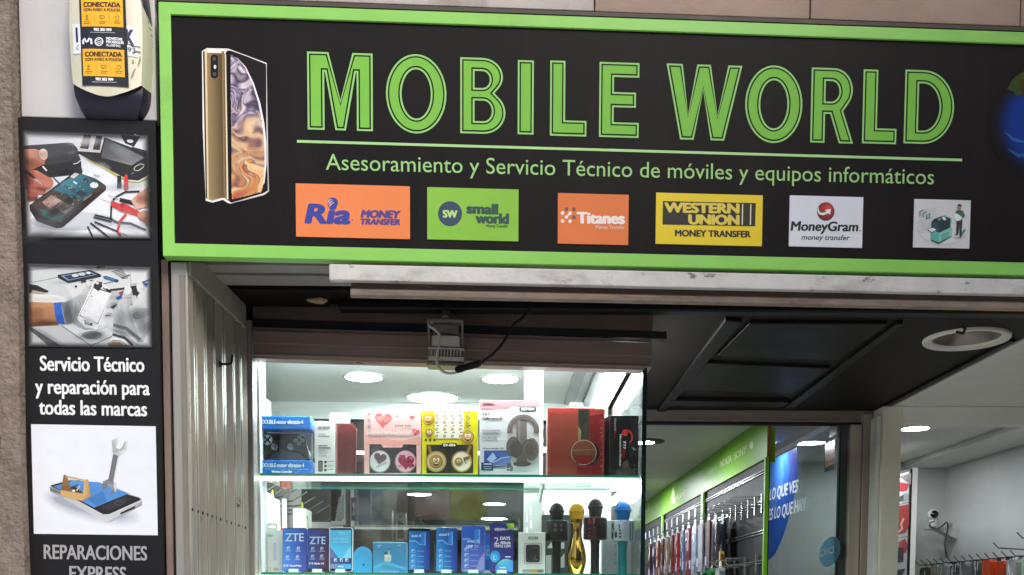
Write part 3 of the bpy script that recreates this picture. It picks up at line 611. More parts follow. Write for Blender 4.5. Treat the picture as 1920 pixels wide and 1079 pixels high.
shade(ph, 40, 240, 5.14, [(300, 880, 420, 130, -35, '#6a6e76', .45), (330, 1010, 330, 60, -8, '#7a7e86', .4), (90, 330, 120, 60, 20, '#5a2c1c', .4), (60, 480, 80, 200, 0, '#4a2016', .45), (200, 520, 120, 40, 15, '#e8b09a', .35), (150, 260, 90, 40, -10, '#f0c8b4', .4), (200, 590, 110, 26, 10, '#5a2418', .5), (120, 680, 110, 24, 0, '#5a2418', .5), (300, 250, 220, 60, -4, '#6a6a72', .35), (420, 420, 200, 40, -5, '#08080a', .5), (980, 240, 170, 70, 28, '#b8bcc0', .35), (700, 320, 200, 40, 28, '#55585c', .35), (1000, 560, 260, 50, -5, '#8c929c', .35), (450, 560, 120, 60, 25, '#7ab8c4', .3), (380, 760, 240, 50, -38, '#15100e', .45), (650, 680, 200, 26, -38, '#0c0a0a', .5), (1170, 690, 80, 60, 0, '#7a4430', .45), (1190, 600, 60, 50, 0, '#f0d0bc', .4), (1190, 900, 60, 60, 0, '#7a4030', .4), (1000, 800, 120, 30, 20, '#f08a84', .35), (1050, 950, 240, 60, 10, '#a4a8b0', .35), (600, 130, 200, 60, 0, '#ffffff', .4), (760, 420, 120, 100, 0, '#ffffff', .35)], PW+.0025)
q1 = [(40+x/5.14, 240+y/5.14) for x, y in ((8, 20), (1226, 70), (1248, 1072), (40, 1062))]
softedge(ph, q1, 13, '#1e1d1f', PW+.0028)
# second photo: gloved hands with a phone screen (crop 40,490 scale 6.348)
A = [(['#9aa0a2', '#b9bec0', '#c4cacc', '#aab0b4'], [(75, 30), (1540, 75), (1555, 1025), (85, 1010)]), ('#c9cfcf', [(80, 120), (700, 60), (1100, 300), (800, 500), (80, 480)]), ('#d4d8d8', [(430, 180), (1300, 70), (1290, 420), (600, 420)]), ('#55595c', stroke([(120, 255), (430, 195)], 6)),
     ('#15181f', [(430, 165), (820, 105), (950, 160), (945, 190), (560, 265), (435, 200)]), ('#7d9cc4', [(470, 175), (800, 122), (900, 160), (560, 235)]), ('#22324e', [(500, 178), (800, 130), (870, 160), (570, 220)]), ('#d8d6d0', ell(640, 172, 40, 18)), ('#c9ccd2', ell(720, 155, 45, 18)), ('#e6e6e8', ell(800, 140, 28, 14)), ('#141820', [(700, 200), (760, 190), (770, 240), (710, 250)]), ('#2c2c30', [(900, 60), (1000, 50), (1000, 75), (890, 88)]), ('#2a5f94', [(965, 180), (1010, 175), (1160, 225), (1130, 255), (990, 215)]), ('#3d7fb8', stroke([(1000, 190), (1120, 232)], 14)), ('#1c4470', ell(1130, 235, 28, 20))]
for k in range(7): A.append(('#4e5256', stroke([(1075+k*20, 130+k*13), (1200+k*12, 92+k*18)], 9)))
A += [('#323436', stroke([(1200, 200), (1290, 165)], 14)), ('#3a3c40', stroke([(710, 260), (850, 225)], 12)), ('#2c2e30', stroke([(980, 270), (1090, 245)], 8)), ('#d8dcdc', [(1300, 80), (1535, 85), (1535, 240), (1310, 270)]),
      ('#1e1c1c', [(85, 270), (180, 285), (325, 355), (315, 375), (210, 370), (90, 380)]), ('#a8a098', [(130, 345), (290, 375), (270, 395), (110, 380)]), ('#dadcd8', [(85, 390), (420, 400), (600, 470), (400, 500), (85, 490)]), ('#2f3234', ell(650, 302, 16, 14)),
      ('#b4b8ba', [(100, 770), (480, 770), (830, 1000), (130, 1000)]), ('#c6ccce', [(490, 780), (1090, 560), (1095, 900), (830, 1000)]), ('#2a2c2e', stroke([(480, 770), (830, 1005), (1090, 890)], 8)), ('#85888a', stroke([(700, 900), (1060, 770)], 4)), ('#85888a', stroke([(840, 850), (960, 930)], 4)), ('#55585a', [(95, 770), (470, 1005), (320, 1005), (110, 830)]), ('#85898c', ell(840, 880, 120, 48)), ('#6c7073', ell(830, 890, 80, 30)),
      (['#b07a52', '#c08a60', '#9c6844', '#8a5a3a'], [(85, 485), (395, 495), (430, 740), (90, 770)]), ('#6e4426', [(90, 740), (430, 715), (440, 760), (90, 785)]), ('#2560c0', [(385, 495), (475, 488), (480, 560), (520, 750), (430, 745), (400, 640)]), ('#1a4da6', [(400, 640), (490, 640), (520, 750), (430, 745)]),
      (['#8d9298', '#9ea4aa', '#7b8086', '#6a7076', '#70767c'], [(470, 490), (560, 480), (700, 390), (760, 560), (640, 770)]), ('#6e747a', [(475, 495), (545, 500), (610, 740), (530, 750)]), (['#a9adb0', '#bcc0c2', '#9a9ea2', '#84888c', '#a2a6aa'], [(560, 490), (700, 385), (850, 430), (720, 640), (640, 760)]), ('#8f9498', [(620, 650), (760, 790), (880, 810), (760, 820), (660, 780)]),
      (['#c9ccca', '#b4b8b8', '#a2a6a6', '#c0c4c2', '#d8dad8'], [(705, 385), (755, 320), (770, 245), (820, 235), (835, 300), (800, 370), (740, 400)]), ('#d9dbd9', ell(800, 262, 30, 34)),
      ('#b7bbbd', ell(1105, 395, 70, 30, 20, -10)), ('#c4c8c9', ell(1065, 505, 48, 45)), ('#ccd0d0', ell(1020, 605, 48, 48)), ('#d4d8d8', ell(955, 735, 40, 38)), ('#35383b', [(1000, 640), (1060, 640), (990, 660)]), ('#383b3e', [(1060, 545), (1140, 505), (1095, 570)]),
      ('#f2f4f4', [(672, 660), (860, 800), (850, 290), (700, 600)]), ('#eceeef', [(850, 280), (880, 240), (960, 260), (1050, 330), (1075, 380), (905, 800), (880, 812), (680, 710), (665, 680)]), ('#24282c', [(862, 300), (1070, 375), (912, 755), (690, 650)]), (['#e4e8ea', '#f0f3f4', '#c9ced2', '#a9afb4', '#d0d5d8'], [(858, 320), (1066, 382), (908, 745), (770, 690), (698, 640)]), ('#2e2226', [(860, 280), (900, 240), (960, 250), (965, 300), (920, 360), (860, 320)]), ('#c9ccd0', ell(905, 262, 22, 16)), ('#1c1a1c', [(960, 320), (1000, 310), (1075, 360), (1060, 380)]), ('#dfe1e2', [(970, 300), (1020, 295), (1040, 330), (990, 325)]), ('#2c2e30', [(750, 700), (850, 740), (840, 775), (755, 745)]), ('#b8bcbe', ell(790, 730, 34, 16, 18, 20)), ('#45484a', ell(758, 590, 8, 8)), ('#55585a', ell(838, 418, 7, 7)),
      ('#2a2c30', stroke([(1050, 345), (1220, 325), (1370, 300)], 22)), ('#a4383c', [(1160, 370), (1220, 350), (1215, 390), (1165, 395)]), ('#2c4c9c', [(1120, 440), (1210, 385), (1215, 420), (1150, 460)]), ('#5c2c2e', [(1320, 340), (1370, 350), (1390, 400), (1340, 430)]), ('#1c1e22', [(1310, 300), (1375, 290), (1410, 380), (1390, 430), (1330, 420)]), ('#c9cbca', ell(1345, 460, 32, 55)), ('#1a1c1e', [(1280, 560), (1300, 500), (1330, 520)]), ('#2456a0', [(1440, 250), (1530, 275), (1530, 310), (1480, 300)]), ('#3a3c3e', stroke([(1440, 250), (1530, 220)], 10)),
      (['#b9bdbf', '#c9cdce', '#d2d6d6', '#b4b8ba', '#a2a6a8', '#8f9396', '#a9adb0', '#b4b8ba'], [(1095, 590), (1190, 460), (1235, 300), (1300, 310), (1310, 560), (1450, 950), (1330, 960), (1090, 800)]), (['#c4c8c9', '#d6d9d9', '#b4b8ba', '#9da1a4', '#b0b4b6'], [(1280, 560), (1400, 430), (1535, 240), (1545, 800), (1420, 960)]), ('#e2e4e2', ell(1268, 345, 42, 52)), ('#dcdedd', ell(1410, 300, 40, 58)), ('#d4d7d6', stroke([(1400, 330), (1440, 380), (1400, 440)], 60)), ('#84888b', ell(1400, 640, 80, 50, 24, -20)), ('#9a9ea1', ell(1440, 620, 90, 60, 24, -20)), ('#8a8e91', stroke([(1190, 445), (1310, 430)], 8)),
      ('#5c6063', stroke([(1095, 760), (1250, 800), (1420, 940)], 40)), ('#c9cccd', stroke([(1090, 800), (1240, 840), (1390, 985)], 18)), ('#35383b', stroke([(1085, 870), (1230, 910), (1330, 1000)], 26)), ('#d8dada', [(1085, 890), (1220, 930), (1300, 1005), (1040, 985)]), ('#8a7058', [(1040, 990), (1090, 955), (1180, 960), (1240, 1010), (1040, 1012)]), ('#222426', stroke([(1030, 985), (1090, 945), (1190, 950), (1260, 1010)], 9))]
ph = art(FAC, PW, 40, 490, 6.348, A, 2e-5).build('gloves_photo', PRINT, panel)
shade(ph, 40, 490, 6.348, [(250, 540, 190, 40, 0, '#d8a880', .4), (250, 720, 200, 50, 0, '#4a2a16', .5), (180, 620, 120, 90, 0, '#7a4a2c', .3), (600, 640, 110, 140, 25, '#4a4e54', .5), (690, 480, 60, 90, 25, '#c9cdd0', .4), (560, 540, 60, 130, 10, '#5a5e64', .5), (760, 360, 40, 90, 20, '#e8eaea', .4), (840, 900, 240, 70, 0, '#3c4044', .5), (900, 850, 120, 40, 0, '#2c2e32', .4), (1380, 640, 150, 120, -20, '#55595e', .55), (1180, 700, 90, 150, 0, '#6a6e72', .4), (1230, 520, 60, 110, 10, '#e6e8e8', .4), (1450, 480, 80, 160, 15, '#eceeee', .35), (1460, 780, 110, 120, 0, '#4c5054', .45), (1200, 840, 180, 50, 15, '#4a4e52', .4), (860, 560, 180, 200, 25, '#ffffff', .35), (800, 720, 160, 60, 25, '#8a9096', .4), (300, 430, 240, 40, 0, '#eef0ee', .4), (650, 220, 320, 40, -8, '#4a4e54', .35), (300, 900, 260, 60, 30, '#55585c', .4), (1100, 520, 60, 50, 0, '#3c4044', .4), (1050, 640, 50, 40, 0, '#44484c', .4)], PW+.0025)
q2 = [(40+x/6.348, 490+y/6.348) for x, y in ((70, 25), (1545, 68), (1562, 1032), (78, 1018))]
softedge(ph, q2, 11, '#1e1d1f', PW+.0028)
mb = MB(); wt = lin('#eeeff4')
mb.text(FAC, 'Servicio Técnico', 75, 695, 271, 697.5, 27, wt, PW, bold=.035); mb.text(FAC, 'y reparación para', 66, 738, 281, 741, 27, wt, PW, bold=.035); mb.text(FAC, 'todas las marcas', 73, 777, 276, 780.5, 27, wt, PW, bold=.035)
mb.build('lettering', PRINT, panel)
mb = MB(); gy = lin('#a3a3a6'); mb.text(FAC, 'REPARACIONES', 82, 1048, 276, 1051, 26, gy, PW, bold=.03); mb.text(FAC, 'EXPRESS', 130, 1088, 237, 1090, 26, gy, PW, bold=.03)
mb.build('grey_lettering', PRINT, panel)
# third picture: toolbox and spanner standing on a phone (crop 50,790 scale 4.904)
A = [('#e6eaf3', [(40, 28), (1186, 48), (1206, 1050), (66, 1036)])]
for k in range(6): A.append((['#dfe3ec', '#d6dae4', '#cdd1dc', '#c2c7d2', '#b4b9c5', '#a3a9b6'][k], ell(600-6*k, 790, 470-28*k, 140-17*k, 36, 14)))
A += [(['#8e9296', '#7a7e82', '#b9bdc0', '#cfd2d4', '#9a9ea2', '#85898d', '#a9adb0'], [(210, 600), (215, 645), (330, 705), (720, 930), (770, 928), (1060, 775), (1062, 735)]), ('#c9cccf', [(212, 590), (700, 872), (755, 872), (1060, 735), (1058, 712), (800, 600), (400, 530)]), ('#19191c', [(215, 592), (395, 545), (480, 545), (1040, 705), (1048, 725), (760, 855), (705, 858)]), (['#4a86c8', '#5c9ae0', '#5a94d8', '#4f8bd0', '#5590d6'], [(245, 600), (430, 548), (660, 560), (940, 665), (620, 795)]), ('#3f78bc', [(560, 720), (700, 640), (740, 735), (640, 780)]), ('#2d2d31', [(680, 790), (900, 690), (960, 720), (760, 830)]), ('#5a5a60', stroke([(800, 752), (850, 728), (908, 745), (858, 778), (800, 752)], 5)), ('#1a1a1c', [(862, 842), (998, 778), (998, 800), (862, 860)]), ('#3a3a3e', stroke([(225, 622), (310, 665)], 7)),
      ('#6d7478', [(795, 300), (850, 320), (830, 420), (800, 555), (748, 545), (770, 440)]), ('#d4d7d8', [(838, 330), (850, 320), (805, 560), (795, 555)]), (['#a9aeb0', '#c9cccd', '#e4e6e6', '#b4b8ba', '#9aa0a2', '#8b9092', '#b9bdbf', '#dfe1e1', '#eceeee', '#d0d3d4', '#a4a9ab'], [(782, 180), (825, 155), (850, 160), (822, 245), (850, 262), (878, 240), (900, 185), (932, 190), (930, 270), (860, 322), (790, 290)]), ('#e9ebeb', [(850, 160), (858, 172), (832, 250), (822, 245)]), (['#70777a', '#8a9092', '#5f6669', '#6c7376', '#80878a', '#767d80', '#666d70', '#8f9597', '#a4a9ab'], [(695, 620), (700, 555), (745, 535), (800, 555), (830, 600), (815, 650), (770, 678), (775, 610), (745, 590)]), ('#70777a', [(695, 580), (745, 560), (740, 600), (715, 635), (697, 630)]), ('#cfd3d4', [(800, 555), (828, 575), (828, 620), (812, 655), (800, 600)]),
      (['#8a6a3c', '#9a7846', '#7a5c34', '#6c5230'], [(340, 490), (372, 500), (405, 620), (315, 640)]), ('#7a5a30', [(330, 600), (520, 655), (515, 680), (320, 650)]), ('#2b2a2c', [(400, 610), (440, 600), (500, 640), (505, 660), (430, 645)]), ('#b8482c', stroke([(345, 612), (375, 630)], 12)), ('#c9c5b4', stroke([(460, 640), (490, 595)], 12)), ('#dcdad2', ell(432, 640, 16, 11)), ('#2c2c30', stroke([(410, 610), (470, 585)], 9)), ('#7a9aa8', stroke([(485, 640), (497, 625)], 9)), ('#c8ad7c', stroke([(362, 508), (535, 545)], 15)),
      (['#c9a468', '#d8b478', '#c39e62', '#a9854c'], [(310, 655), (520, 700), (512, 735), (318, 688)]), (['#d2ae72', '#b9945a', '#a8844c', '#c49e64', '#d8b67c'], [(530, 540), (566, 535), (592, 690), (512, 735), (520, 660)]), ('#caa66a', [(312, 632), (518, 668), (516, 735), (318, 688)])]
art(FAC, PW, 50, 790, 4.904, A, 2e-5).build('toolbox_picture', PRINT, panel)

# ------------------------------------------------------------------ alarm box
ac = FAC.hit(208, 95, .05); au0 = FAC.hit(131, 150, .05)[0]; au1 = FAC.hit(287, 150, .05)[0]; az0 = FAC.hit(210, 219, .03)[1]
alarm = thing('alarm_box', FAC.at((au0+au1)/2, az0, 0), 'cream and dark navy alarm box with a yellow sticker on the marble slab', 'alarm box')
acu = (au0+au1)/2-.010; hw = (au1-au0)/2*.97; azt = az0+.40
def az_halfw(z):       # outline half width by height 0..1
    t = z
    if t < .14: return hw*(.60+.40*math.sin(min(1, (t+.02)/.16)*math.pi/2)**.8)*.93
    if t < .5: return hw*(.93+.07*math.sin((t-.14)/.36*math.pi/2))
    return hw*(1-.30*((t-.5)/.5)**2.2)
def alarm_shell(z0f, z1f, w0, bulge, n=18, k=20, edge=None):
    mb = MB(); vs = []
    for i in range(n+1):
        for j in range(k+1):
            s = -1+2*j/k
            a_, b_ = z0f(s), z1f(s); t = a_+(b_-a_)*i/n
            hwid = az_halfw(t)*(1.0 if not edge else edge)
            end = min(1, max(0., t/.10))**.5*min(1, max(0., (1.02-t)/.1))**.5
            w = .012+(w0+bulge*(1-abs(s)**3.2))*end*(1-.0*t)
            if abs(s) == 1: w = .0
            vs.append(FAC.at(acu+hwid*s, az0+(azt-az0)*t, max(w, .0)))
    fs = [(i*(k+1)+j, i*(k+1)+j+1, (i+1)*(k+1)+j+1, (i+1)*(k+1)+j) for i in range(n) for j in range(k)]
    mb.mesh(vs, fs); return mb
lo_ = lambda s: .085+.10*abs(s)**2.0; hi_ = lambda s: .93-.34*abs(s)**2.6
m_cream = dirt(M('cream_plastic', '#dcd8c0', .38, n=.04, ns=6), '#b9ad8c', 6, .56, .72, (1, 1, .5), .5)
m_navy = M('navy_plastic', '#282438', .4, n=.2, ns=10, streak=(1, 1, .2))
alarm_shell(lambda s: 0., lambda s: 1., .028, .016, 30, 24).build('base', m_navy, alarm, smooth=True)
alarm_shell(lo_, hi_, .037, .017).build('cover', m_cream, alarm, smooth=True)
# stickers follow the bulge of the cover
AW = .068
class BENT(PL):
    def at(s, a, b, w=0):
        x = (a-acu)/hw; t = (b-az0)/(azt-az0)
        end = min(1, max(0., t/.10))**.5*min(1, max(0., (1.02-t)/.1))**.5
        return s.o+s.u*a+s.v*b+s.n*(.012+(.037+.017*(1-min(1, abs(x))**3.2))*end+(w-AW)+.0012)
BF = BENT(FAC.o, FAC.u, FAC.v)
c7 = lambda x, y: (120+x/4.694, y/4.694)
def bflat(mb, pts, w, col, nx=6):
    """quad split into strips so it bends with the cover"""
    (x0, y0), (x1, y1), (x2, y2), (x3, y3) = [c7(*p) for p in pts]; ny = 6
    g = lambda i, j: ((x0+(x1-x0)*i/nx)*(1-j/ny)+(x3+(x2-x3)*i/nx)*j/ny, (y0+(y1-y0)*i/nx)*(1-j/ny)+(y3+(y2-y3)*i/nx)*j/ny)
    for i in range(nx):
        for j in range(ny):
            mb.face([BF.at(*FAC.hit(*g(*q), AW), w) for q in ((i, j), (i, j+1), (i+1, j+1), (i+1, j))], 0, lin(col))
mb = MB(); bflat(mb, [(62, 198), (640, 225), (640, 490), (72, 462)], AW+.0, '#eceef2', 10)
mb.text(BF, 'I', *c7(98, 360), *c7(118, 360), 27, lin('#1b2354'), AW+2e-4, bold=.03); mb.text(BF, 'K', *c7(535, 385), *c7(612, 388), 28, lin('#1b2354'), AW+2e-4, bold=.06)
mb.text(BF, '93', *c7(556, 448), *c7(622, 452), 8, lin('#3a3a48'), AW+2e-4, bold=.03); mb.pflat(BF, [c7(*q) for q in stroke(arc(118, 410, 15, 17, 60, 300, 10), 6)], AW+2e-4, lin('#55586a'))
for st in ([(560, 380), (600, 400), (660, 395)], [(590, 470), (630, 440), (665, 440)]): mb.pflat(BF, [c7(*q) for q in stroke(st, [4, 14, 6])], AW+4e-4, lin('#3c3a42'))
for st in ([(660, 470), (655, 520), (640, 570)], [(600, 510), (602, 545)], [(620, 590), (600, 640), (585, 680)]): mb.pflat(BF, [c7(*q) for q in stroke(st, [5, 16, 5][:len(st)])], AW+4e-4, lin('#8a8478'))
mb.build('maker_label', PRINT, alarm)
mb = MB(); bflat(mb, [(126, -60), (536, -45), (568, 764), (158, 748)], AW+.0008, '#1d1d24')
yq = [[(146, -30), (514, -10), (522, 240), (155, 232)], [(160, 428), (528, 440), (534, 680), (168, 668)]]
for q in yq: bflat(mb, q, AW+.0011, '#f2b71f')
bw = lin('#5a2a12')
for dx, dy in ((0, 0), (14, 437)):
    mb.text(BF, 'CONECTADA', *c7(166+dx, 56+dy), *c7(496+dx, 62+dy), 8.4, bw, AW+.0014, bold=.09); mb.text(BF, 'CON AVISO A POLICÍA', *c7(168+dx, 94+dy), *c7(496+dx, 100+dy), 5.0, bw, AW+.0014, bold=.06)
    for x in (266, 398): mb.pflat(BF, [c7(*q) for q in stroke([(x+dx, 130+dy), (x+2+dx, 215+dy)], 2)], AW+.0014, lin('#a8761c'))
    mb.pflat(BF, [c7(*q) for q in stroke(ell(200+dx, 142+dy, 9, 9, 12)+[(209+dx, 142+dy)], 4)], AW+.0014, bw); mb.pflat(BF, [c7(*q) for q in stroke([(186+dx, 172+dy), (200+dx, 158+dy), (214+dx, 174+dy), (186+dx, 173+dy)], 4)], AW+.0014, bw)
    mb.pflat(BF, [c7(*q) for q in stroke([(310+dx, 140+dy), (345+dx, 138+dy), (360+dx, 150+dy), (352+dx, 164+dy), (325+dx, 160+dy), (312+dx, 152+dy), (310+dx, 140+dy)], 4)], AW+.0014, bw); mb.pflat(BF, [c7(*q) for q in stroke([(325+dx, 160+dy), (322+dx, 174+dy)], 4)], AW+.0014, bw)
    mb.pflat(BF, [c7(*q) for q in stroke([(450+dx, 144+dy), (468+dx, 138+dy), (484+dx, 146+dy), (480+dx, 165+dy), (466+dx, 180+dy), (452+dx, 165+dy), (450+dx, 144+dy)], 4)], AW+.0014, bw)
    for x in (202, 338, 466):
        for y in (189, 204): mb.pflat(BF, [c7(*q) for q in stroke([(x-34+y*.02+dx, y+dy), (x+34-(y-189)*.7+dx, y+3+dy)], 5)], AW+.0014, lin('#8a5a1c'))
    mb.text(BF, '902 202 999', *c7(260+dx*1.1, 270+dy), *c7(418+dx*1.1, 275+dy), 5.0, lin('#f2f2f4'), AW+.0014, bold=.1); mb.pflat(BF, [c7(*q) for q in stroke([(230+dx, 283+dy), (450+dx, 288+dy)], 4)], AW+.0014, lin('#c9c9cc'))
wh = lin('#eef0f4')
mb.pflat(BF, [c7(*q) for q in stroke([(166, 385), (164, 350), (176, 336), (192, 365), (206, 362), (220, 336), (236, 344), (242, 388)], 17)], AW+.0014, wh)
mb.pflat(BF, [c7(*q) for q in stroke(ell(307, 366, 34, 34, 26)+[(341, 366)], 9)], AW+.0014, wh)
for k in (-14, 6, 22): mb.pflat(BF, [c7(*q) for q in stroke([(278, 372+k), (307, 360+k), (336, 352+k)], 7)], AW+.0014+abs(k)*1e-5, wh)
for k, (s_, x1_) in enumerate((('MOVISTAR', 514), ('PROSEGUR', 526), ('ALARMAS', 496))): mb.text(BF, s_, *c7(370, 350+k*29), *c7(x1_, 357+k*29), 4.9, wh, AW+.0014, bold=.09 if k < 2 else .03)
mb.build('alarm_sticker', GLOSSPRINT, alarm)

# ------------------------------------------------------------------ lintel under the sign
def zmean(P, pts, w=0): return sum(P.hit(x, y, w)[1] for x, y in pts)/len(pts)
UR = ur
lint = thing('lintel', FAC.at(.6, 2.44, -.05), 'long weathered lintel of stone and metal strips under the green sign', 'lintel')
zA = zmean(FAC, ((617, 495), (1200, 510), (1920, 521)), .035); zB = zmean(FAC, ((617, 526), (1200, 540), (1920, 550)), .035)
uA = FAC.hit(617, 510, .035)[0]
mb = MB(); mb.pbox(FAC, uA, zB, UR, zA, .0125, .035); mb.build('stone_strip', m_whitestone, lint, bevel=.003)
zC = zmean(FAC, ((700, 541), (1200, 553), (1920, 561)), .02); zD = zmean(FAC, ((700, 556), (1200, 567), (1920, 579)), .02)
uC = FAC.hit(372, 540, .0)[0]; uK = FAC.hit(658, 540, .0)[0]
mb = MB(); mb.prism(PL(FAC.at(0, 0), -FAC.n, (0, 0, 1)), [(.01, zD+.004), (.0, zD), (-.018, zD+.002), (-.02, zC-.006), (-.012, zC), (.01, zC+.001)], uK, UR, 0); mb.build('ledge', m_ledge, lint, bevel=.002)
zT = zmean(FAC, ((400, 502), (600, 507))); zE = zmean(FAC, ((400, 541), (640, 549)))
ZS = 1.6+.925                      # soffit height
mb = MB(); xk = FAC.px(700, 540).x
for ya, yb, th in ((.022, .07, .010), (.071, .085, .004), (.086, .15, .009), (.151, .165, .003), (.166, .255, .011)): mb.box(-.86, ya, ZS-th, .32, yb, ZS+.04)
mb.build('cover_strip', m_cover, lint)
mb = MB(); mb.pbox(FAC, uK+.002, zD+.004, UR, zA-.002, -.008, .012); mb.build('recess', m_darkstrip, lint)
mb = MB(); mb.pbox(FAC, FAC.hit(322, 500)[0], ZS-.006, UR, zbSIGN-.0005, -.010, .006); mb.build('shadow_band', m_darkstrip, lint)  # shadow under the sign, put in as a dark brown strip
# jamb strip and post left of the opening
zJ = zmean(FAC, ((310, 486), (318, 487)), .0)
mb = MB(); mb.pbox(FAC, FAC.hit(302, 700)[0]+.004, 0, FAC.hit(319.5, 800)[0], zJ, -.06, -.004)
for z in (1.62, 1.2): mb.pbox(FAC, FAC.hit(319.5, 800)[0]+.0005, z-.4, FAC.hit(319.5, 800)[0]+.002, z-.2, -.06, -.006)
m_jamb = dirt(M('brown_jamb_paint', '#857269', .5, n=.12, ns=10), '#5f5048', 12, .5, .65, (1, 1, .15), .7)
simple('jamb_strip', mb, m_jamb, 'narrow brownish jamb strip between poster panel and grey metal post', 'jamb', bevel=.002)
mb = MB(); mb.pbox(FAC, u1-.05, 0, FAC.hit(302, 700)[0]+.004, 2.46, -.06, -.03); mb.pbox(FAC, u1-.05, 2.4605, ul+.06, ZMB, -.059, -.03); mb.pbox(FAC, u1+.0005, ZMB+.0005, ul+.06, 3.7, -.058, -.03); simple('dark_gap_strip', mb, m_dark, 'dark narrow strip in the gap right of the poster panel', 'strip')
pa, pb = FAC.hit(326, 800)[0], FAC.hit(355, 640)[0]
zP = zmean(FAC, ((330, 492), (350, 493)))
mb = MB(); mb.pbox(FAC, pa, 0, pb, zP, -.03, .006)
m_post = dirt(dirt(M('post_grey_paint', '#a09b96', .45, .35, n=.1, ns=9, streak=(1, 1, .2)), '#6e665f', 8, .52, .68, (1, 1, .4), .7), '#d6d3cf', 60, .66, .7, amt=.9)
simple('metal_post', mb, m_post, 'worn grey metal post at the left of the shop opening, beside the ribbed side panel', 'post', bevel=.004)

# ------------------------------------------------------------------ ribbed side panel of the opening
A0 = Vector((FAC.px(355, 640).x, FAC.px(355, 640).y, 0)); B0 = Vector((YP(.5).px(462, 640).x, .5, 0))
d_ = (B0-A0); RV = PL((A0.x, A0.y, 0), d_, (0, 0, 1)); RL = d_.length
rvl = thing('side_panel', (A0+B0)/2, 'ribbed grey aluminium side panel lining the left of the opening, with a small hook', 'side panel')
zf0, zf1 = RV.hit(356, 524)[1], RV.hit(454, 610)[1]
ztr = (zf0+zf1)/2
mb = MB(); mb.pbox(RV, 0, ztr, RL*.955, ZS-.004, -.0185, .008); mb.build('top_board', m_cover, rvl, bevel=.003)
mb = MB(); mb.pbox(RV, 0, 0, RL*.995, ztr+.002, -.03, -.0195); mb.build('backing', m_dark, rvl)
gx = [355, 366, 375.5, 384, 394, 401, 408.5, 418.5, 430, 437, 444, 450.5, 456.5, 463]
mb = MB()
for i in range(len(gx)-1):
    a, b = RV.hit(gx[i], 800)[0], RV.hit(gx[i+1], 800)[0]
    a += .001; b -= .0048; f = (.004, -.012) if i % 2 else (-.008, .004)
    m_ = a+(b-a)*(.3 if i % 2 else .7)
    q = [(a, f[0]), (m_, .005), (b, f[1]), (b, -.02), (a, -.02)]
    mb.mesh([RV.at(x, z, w_) for z in (0, ztr-.0005) for x, w_ in q], [(0, 1, 6, 5), (1, 2, 7, 6), (2, 3, 8, 7), (4, 0, 5, 9), (3, 4, 9, 8), (9, 5, 6, 7, 8), (4, 3, 2, 1, 0)])
mb.build('slats', m_slat, rvl)
for i in range(len(gx)-1):
    x = (gx[i]+gx[i+1])/2; y = 958+(x-367)*.345
    mb = MB(); mb.lathe([(.0045, 0), (.004, .002), (0.0005, .003)], RV.px(x, y, .003), 8, 0, RV.n); mb.build('rivet', m_soffitmould, rvl)
mb = MB(); p = RV.px(413, 683, .003); mb.tube([p, p+RV.n*.02, p+RV.n*.028+RV.u*.012+Vector((0, 0, .004)), p+RV.n*.03+RV.u*.02+Vector((0, 0, .03))], .0035)
mb.lathe([(.009, 0), (.008, .003), (.001, .004)], p, 10, 0, RV.n); mb.build('hook', m_dark, rvl)
mb = MB(); mb.pflat(RV, [(444, 936), (452, 930), (459, 934), (462, 944), (456, 950), (449, 948), (445, 944)], .0032, lin('#7d6e5c')); mb.pflat(RV, [(447, 939), (453, 935), (457, 940), (453, 946)], .0035, lin('#5f5040')); mb.build('tape_remnant', PRINT, rvl)
px0, px1 = YP(.5).hit(463, 800)[0], YP(.5).hit(474.3, 800)[0]
mb = MB(); mb.box(px0, .502, 0, px1, .56, YP(.5).hit(465, 600)[1]); simple('corner_post', mb, m_grey, 'slim grey corner post between the ribbed side panel and the lit cabinet', 'post', bevel=.003)

# ------------------------------------------------------------------ soffit over the entrance
XE = CE(ZS).px(1800, 695).x
lc = CE(ZS).px(1812, 634); lr = .142
mb = MB(); mb.prism(CE(ZS), [(-1.3, -2.2), (XE, -2.2), (XE, -.33), (-1.3, -.33)], -.03, 0, 0, [ell(lc.x, -lc.y, lr*.78, lr*.78, 40)]); mb.box(-1.3, .2555, ZS+.031, 4.2, .40, ZS+.06)
m_soffit = dirt(m_soffit, '#26221f', 4, .45, .7, amt=.5)
sof = thing('soffit', (.5, 1.1, ZS), 'dark brown panelled soffit over the shop entrance', 'soffit')
mb.build('panel', m_soffit, sof)
SP = CE(ZS)
def batten(px, th, name='batten', mat=None): mb = MB(); mb.pprism(SP, px, -.001, th); mb.build(name, mat or m_soffitmould, sof, bevel=.003)
batten([(1360, 602), (1391, 605.5), (1247, 773.5), (1232, 772)], .014)
batten([(1405, 608), (1664, 609), (1570, 676), (1345, 668)], .012, 'raised_panel')
batten([(1322, 682), (1556, 692), (1486, 738), (1277, 732)], .012, 'raised_panel')
batten([(1682, 609), (1694, 609), (1484, 771), (1464, 771)], .014)
batten([(1893, 641), (1905, 641), (1668, 764), (1655, 764)], .010, 'edge_moulding')
batten([(1258, 752), (1480, 755), (1470, 764), (1250, 762)], .016)
mb = MB(); mb.box(YP(.42).hit(633, 585)[0], .42, ZS-.028, 1.9, .475, ZS-.0005); mb.build('rail', m_soffitmould, sof, bevel=.006)
mb = MB(); mb.tube([(YP(.42).hit(634, 585)[0]-.03, .44, ZS-.012), (YP(.42).hit(660, 585)[0], .44, ZS-.012)], .007); mb.build('pipe_stub', m_dark, sof)
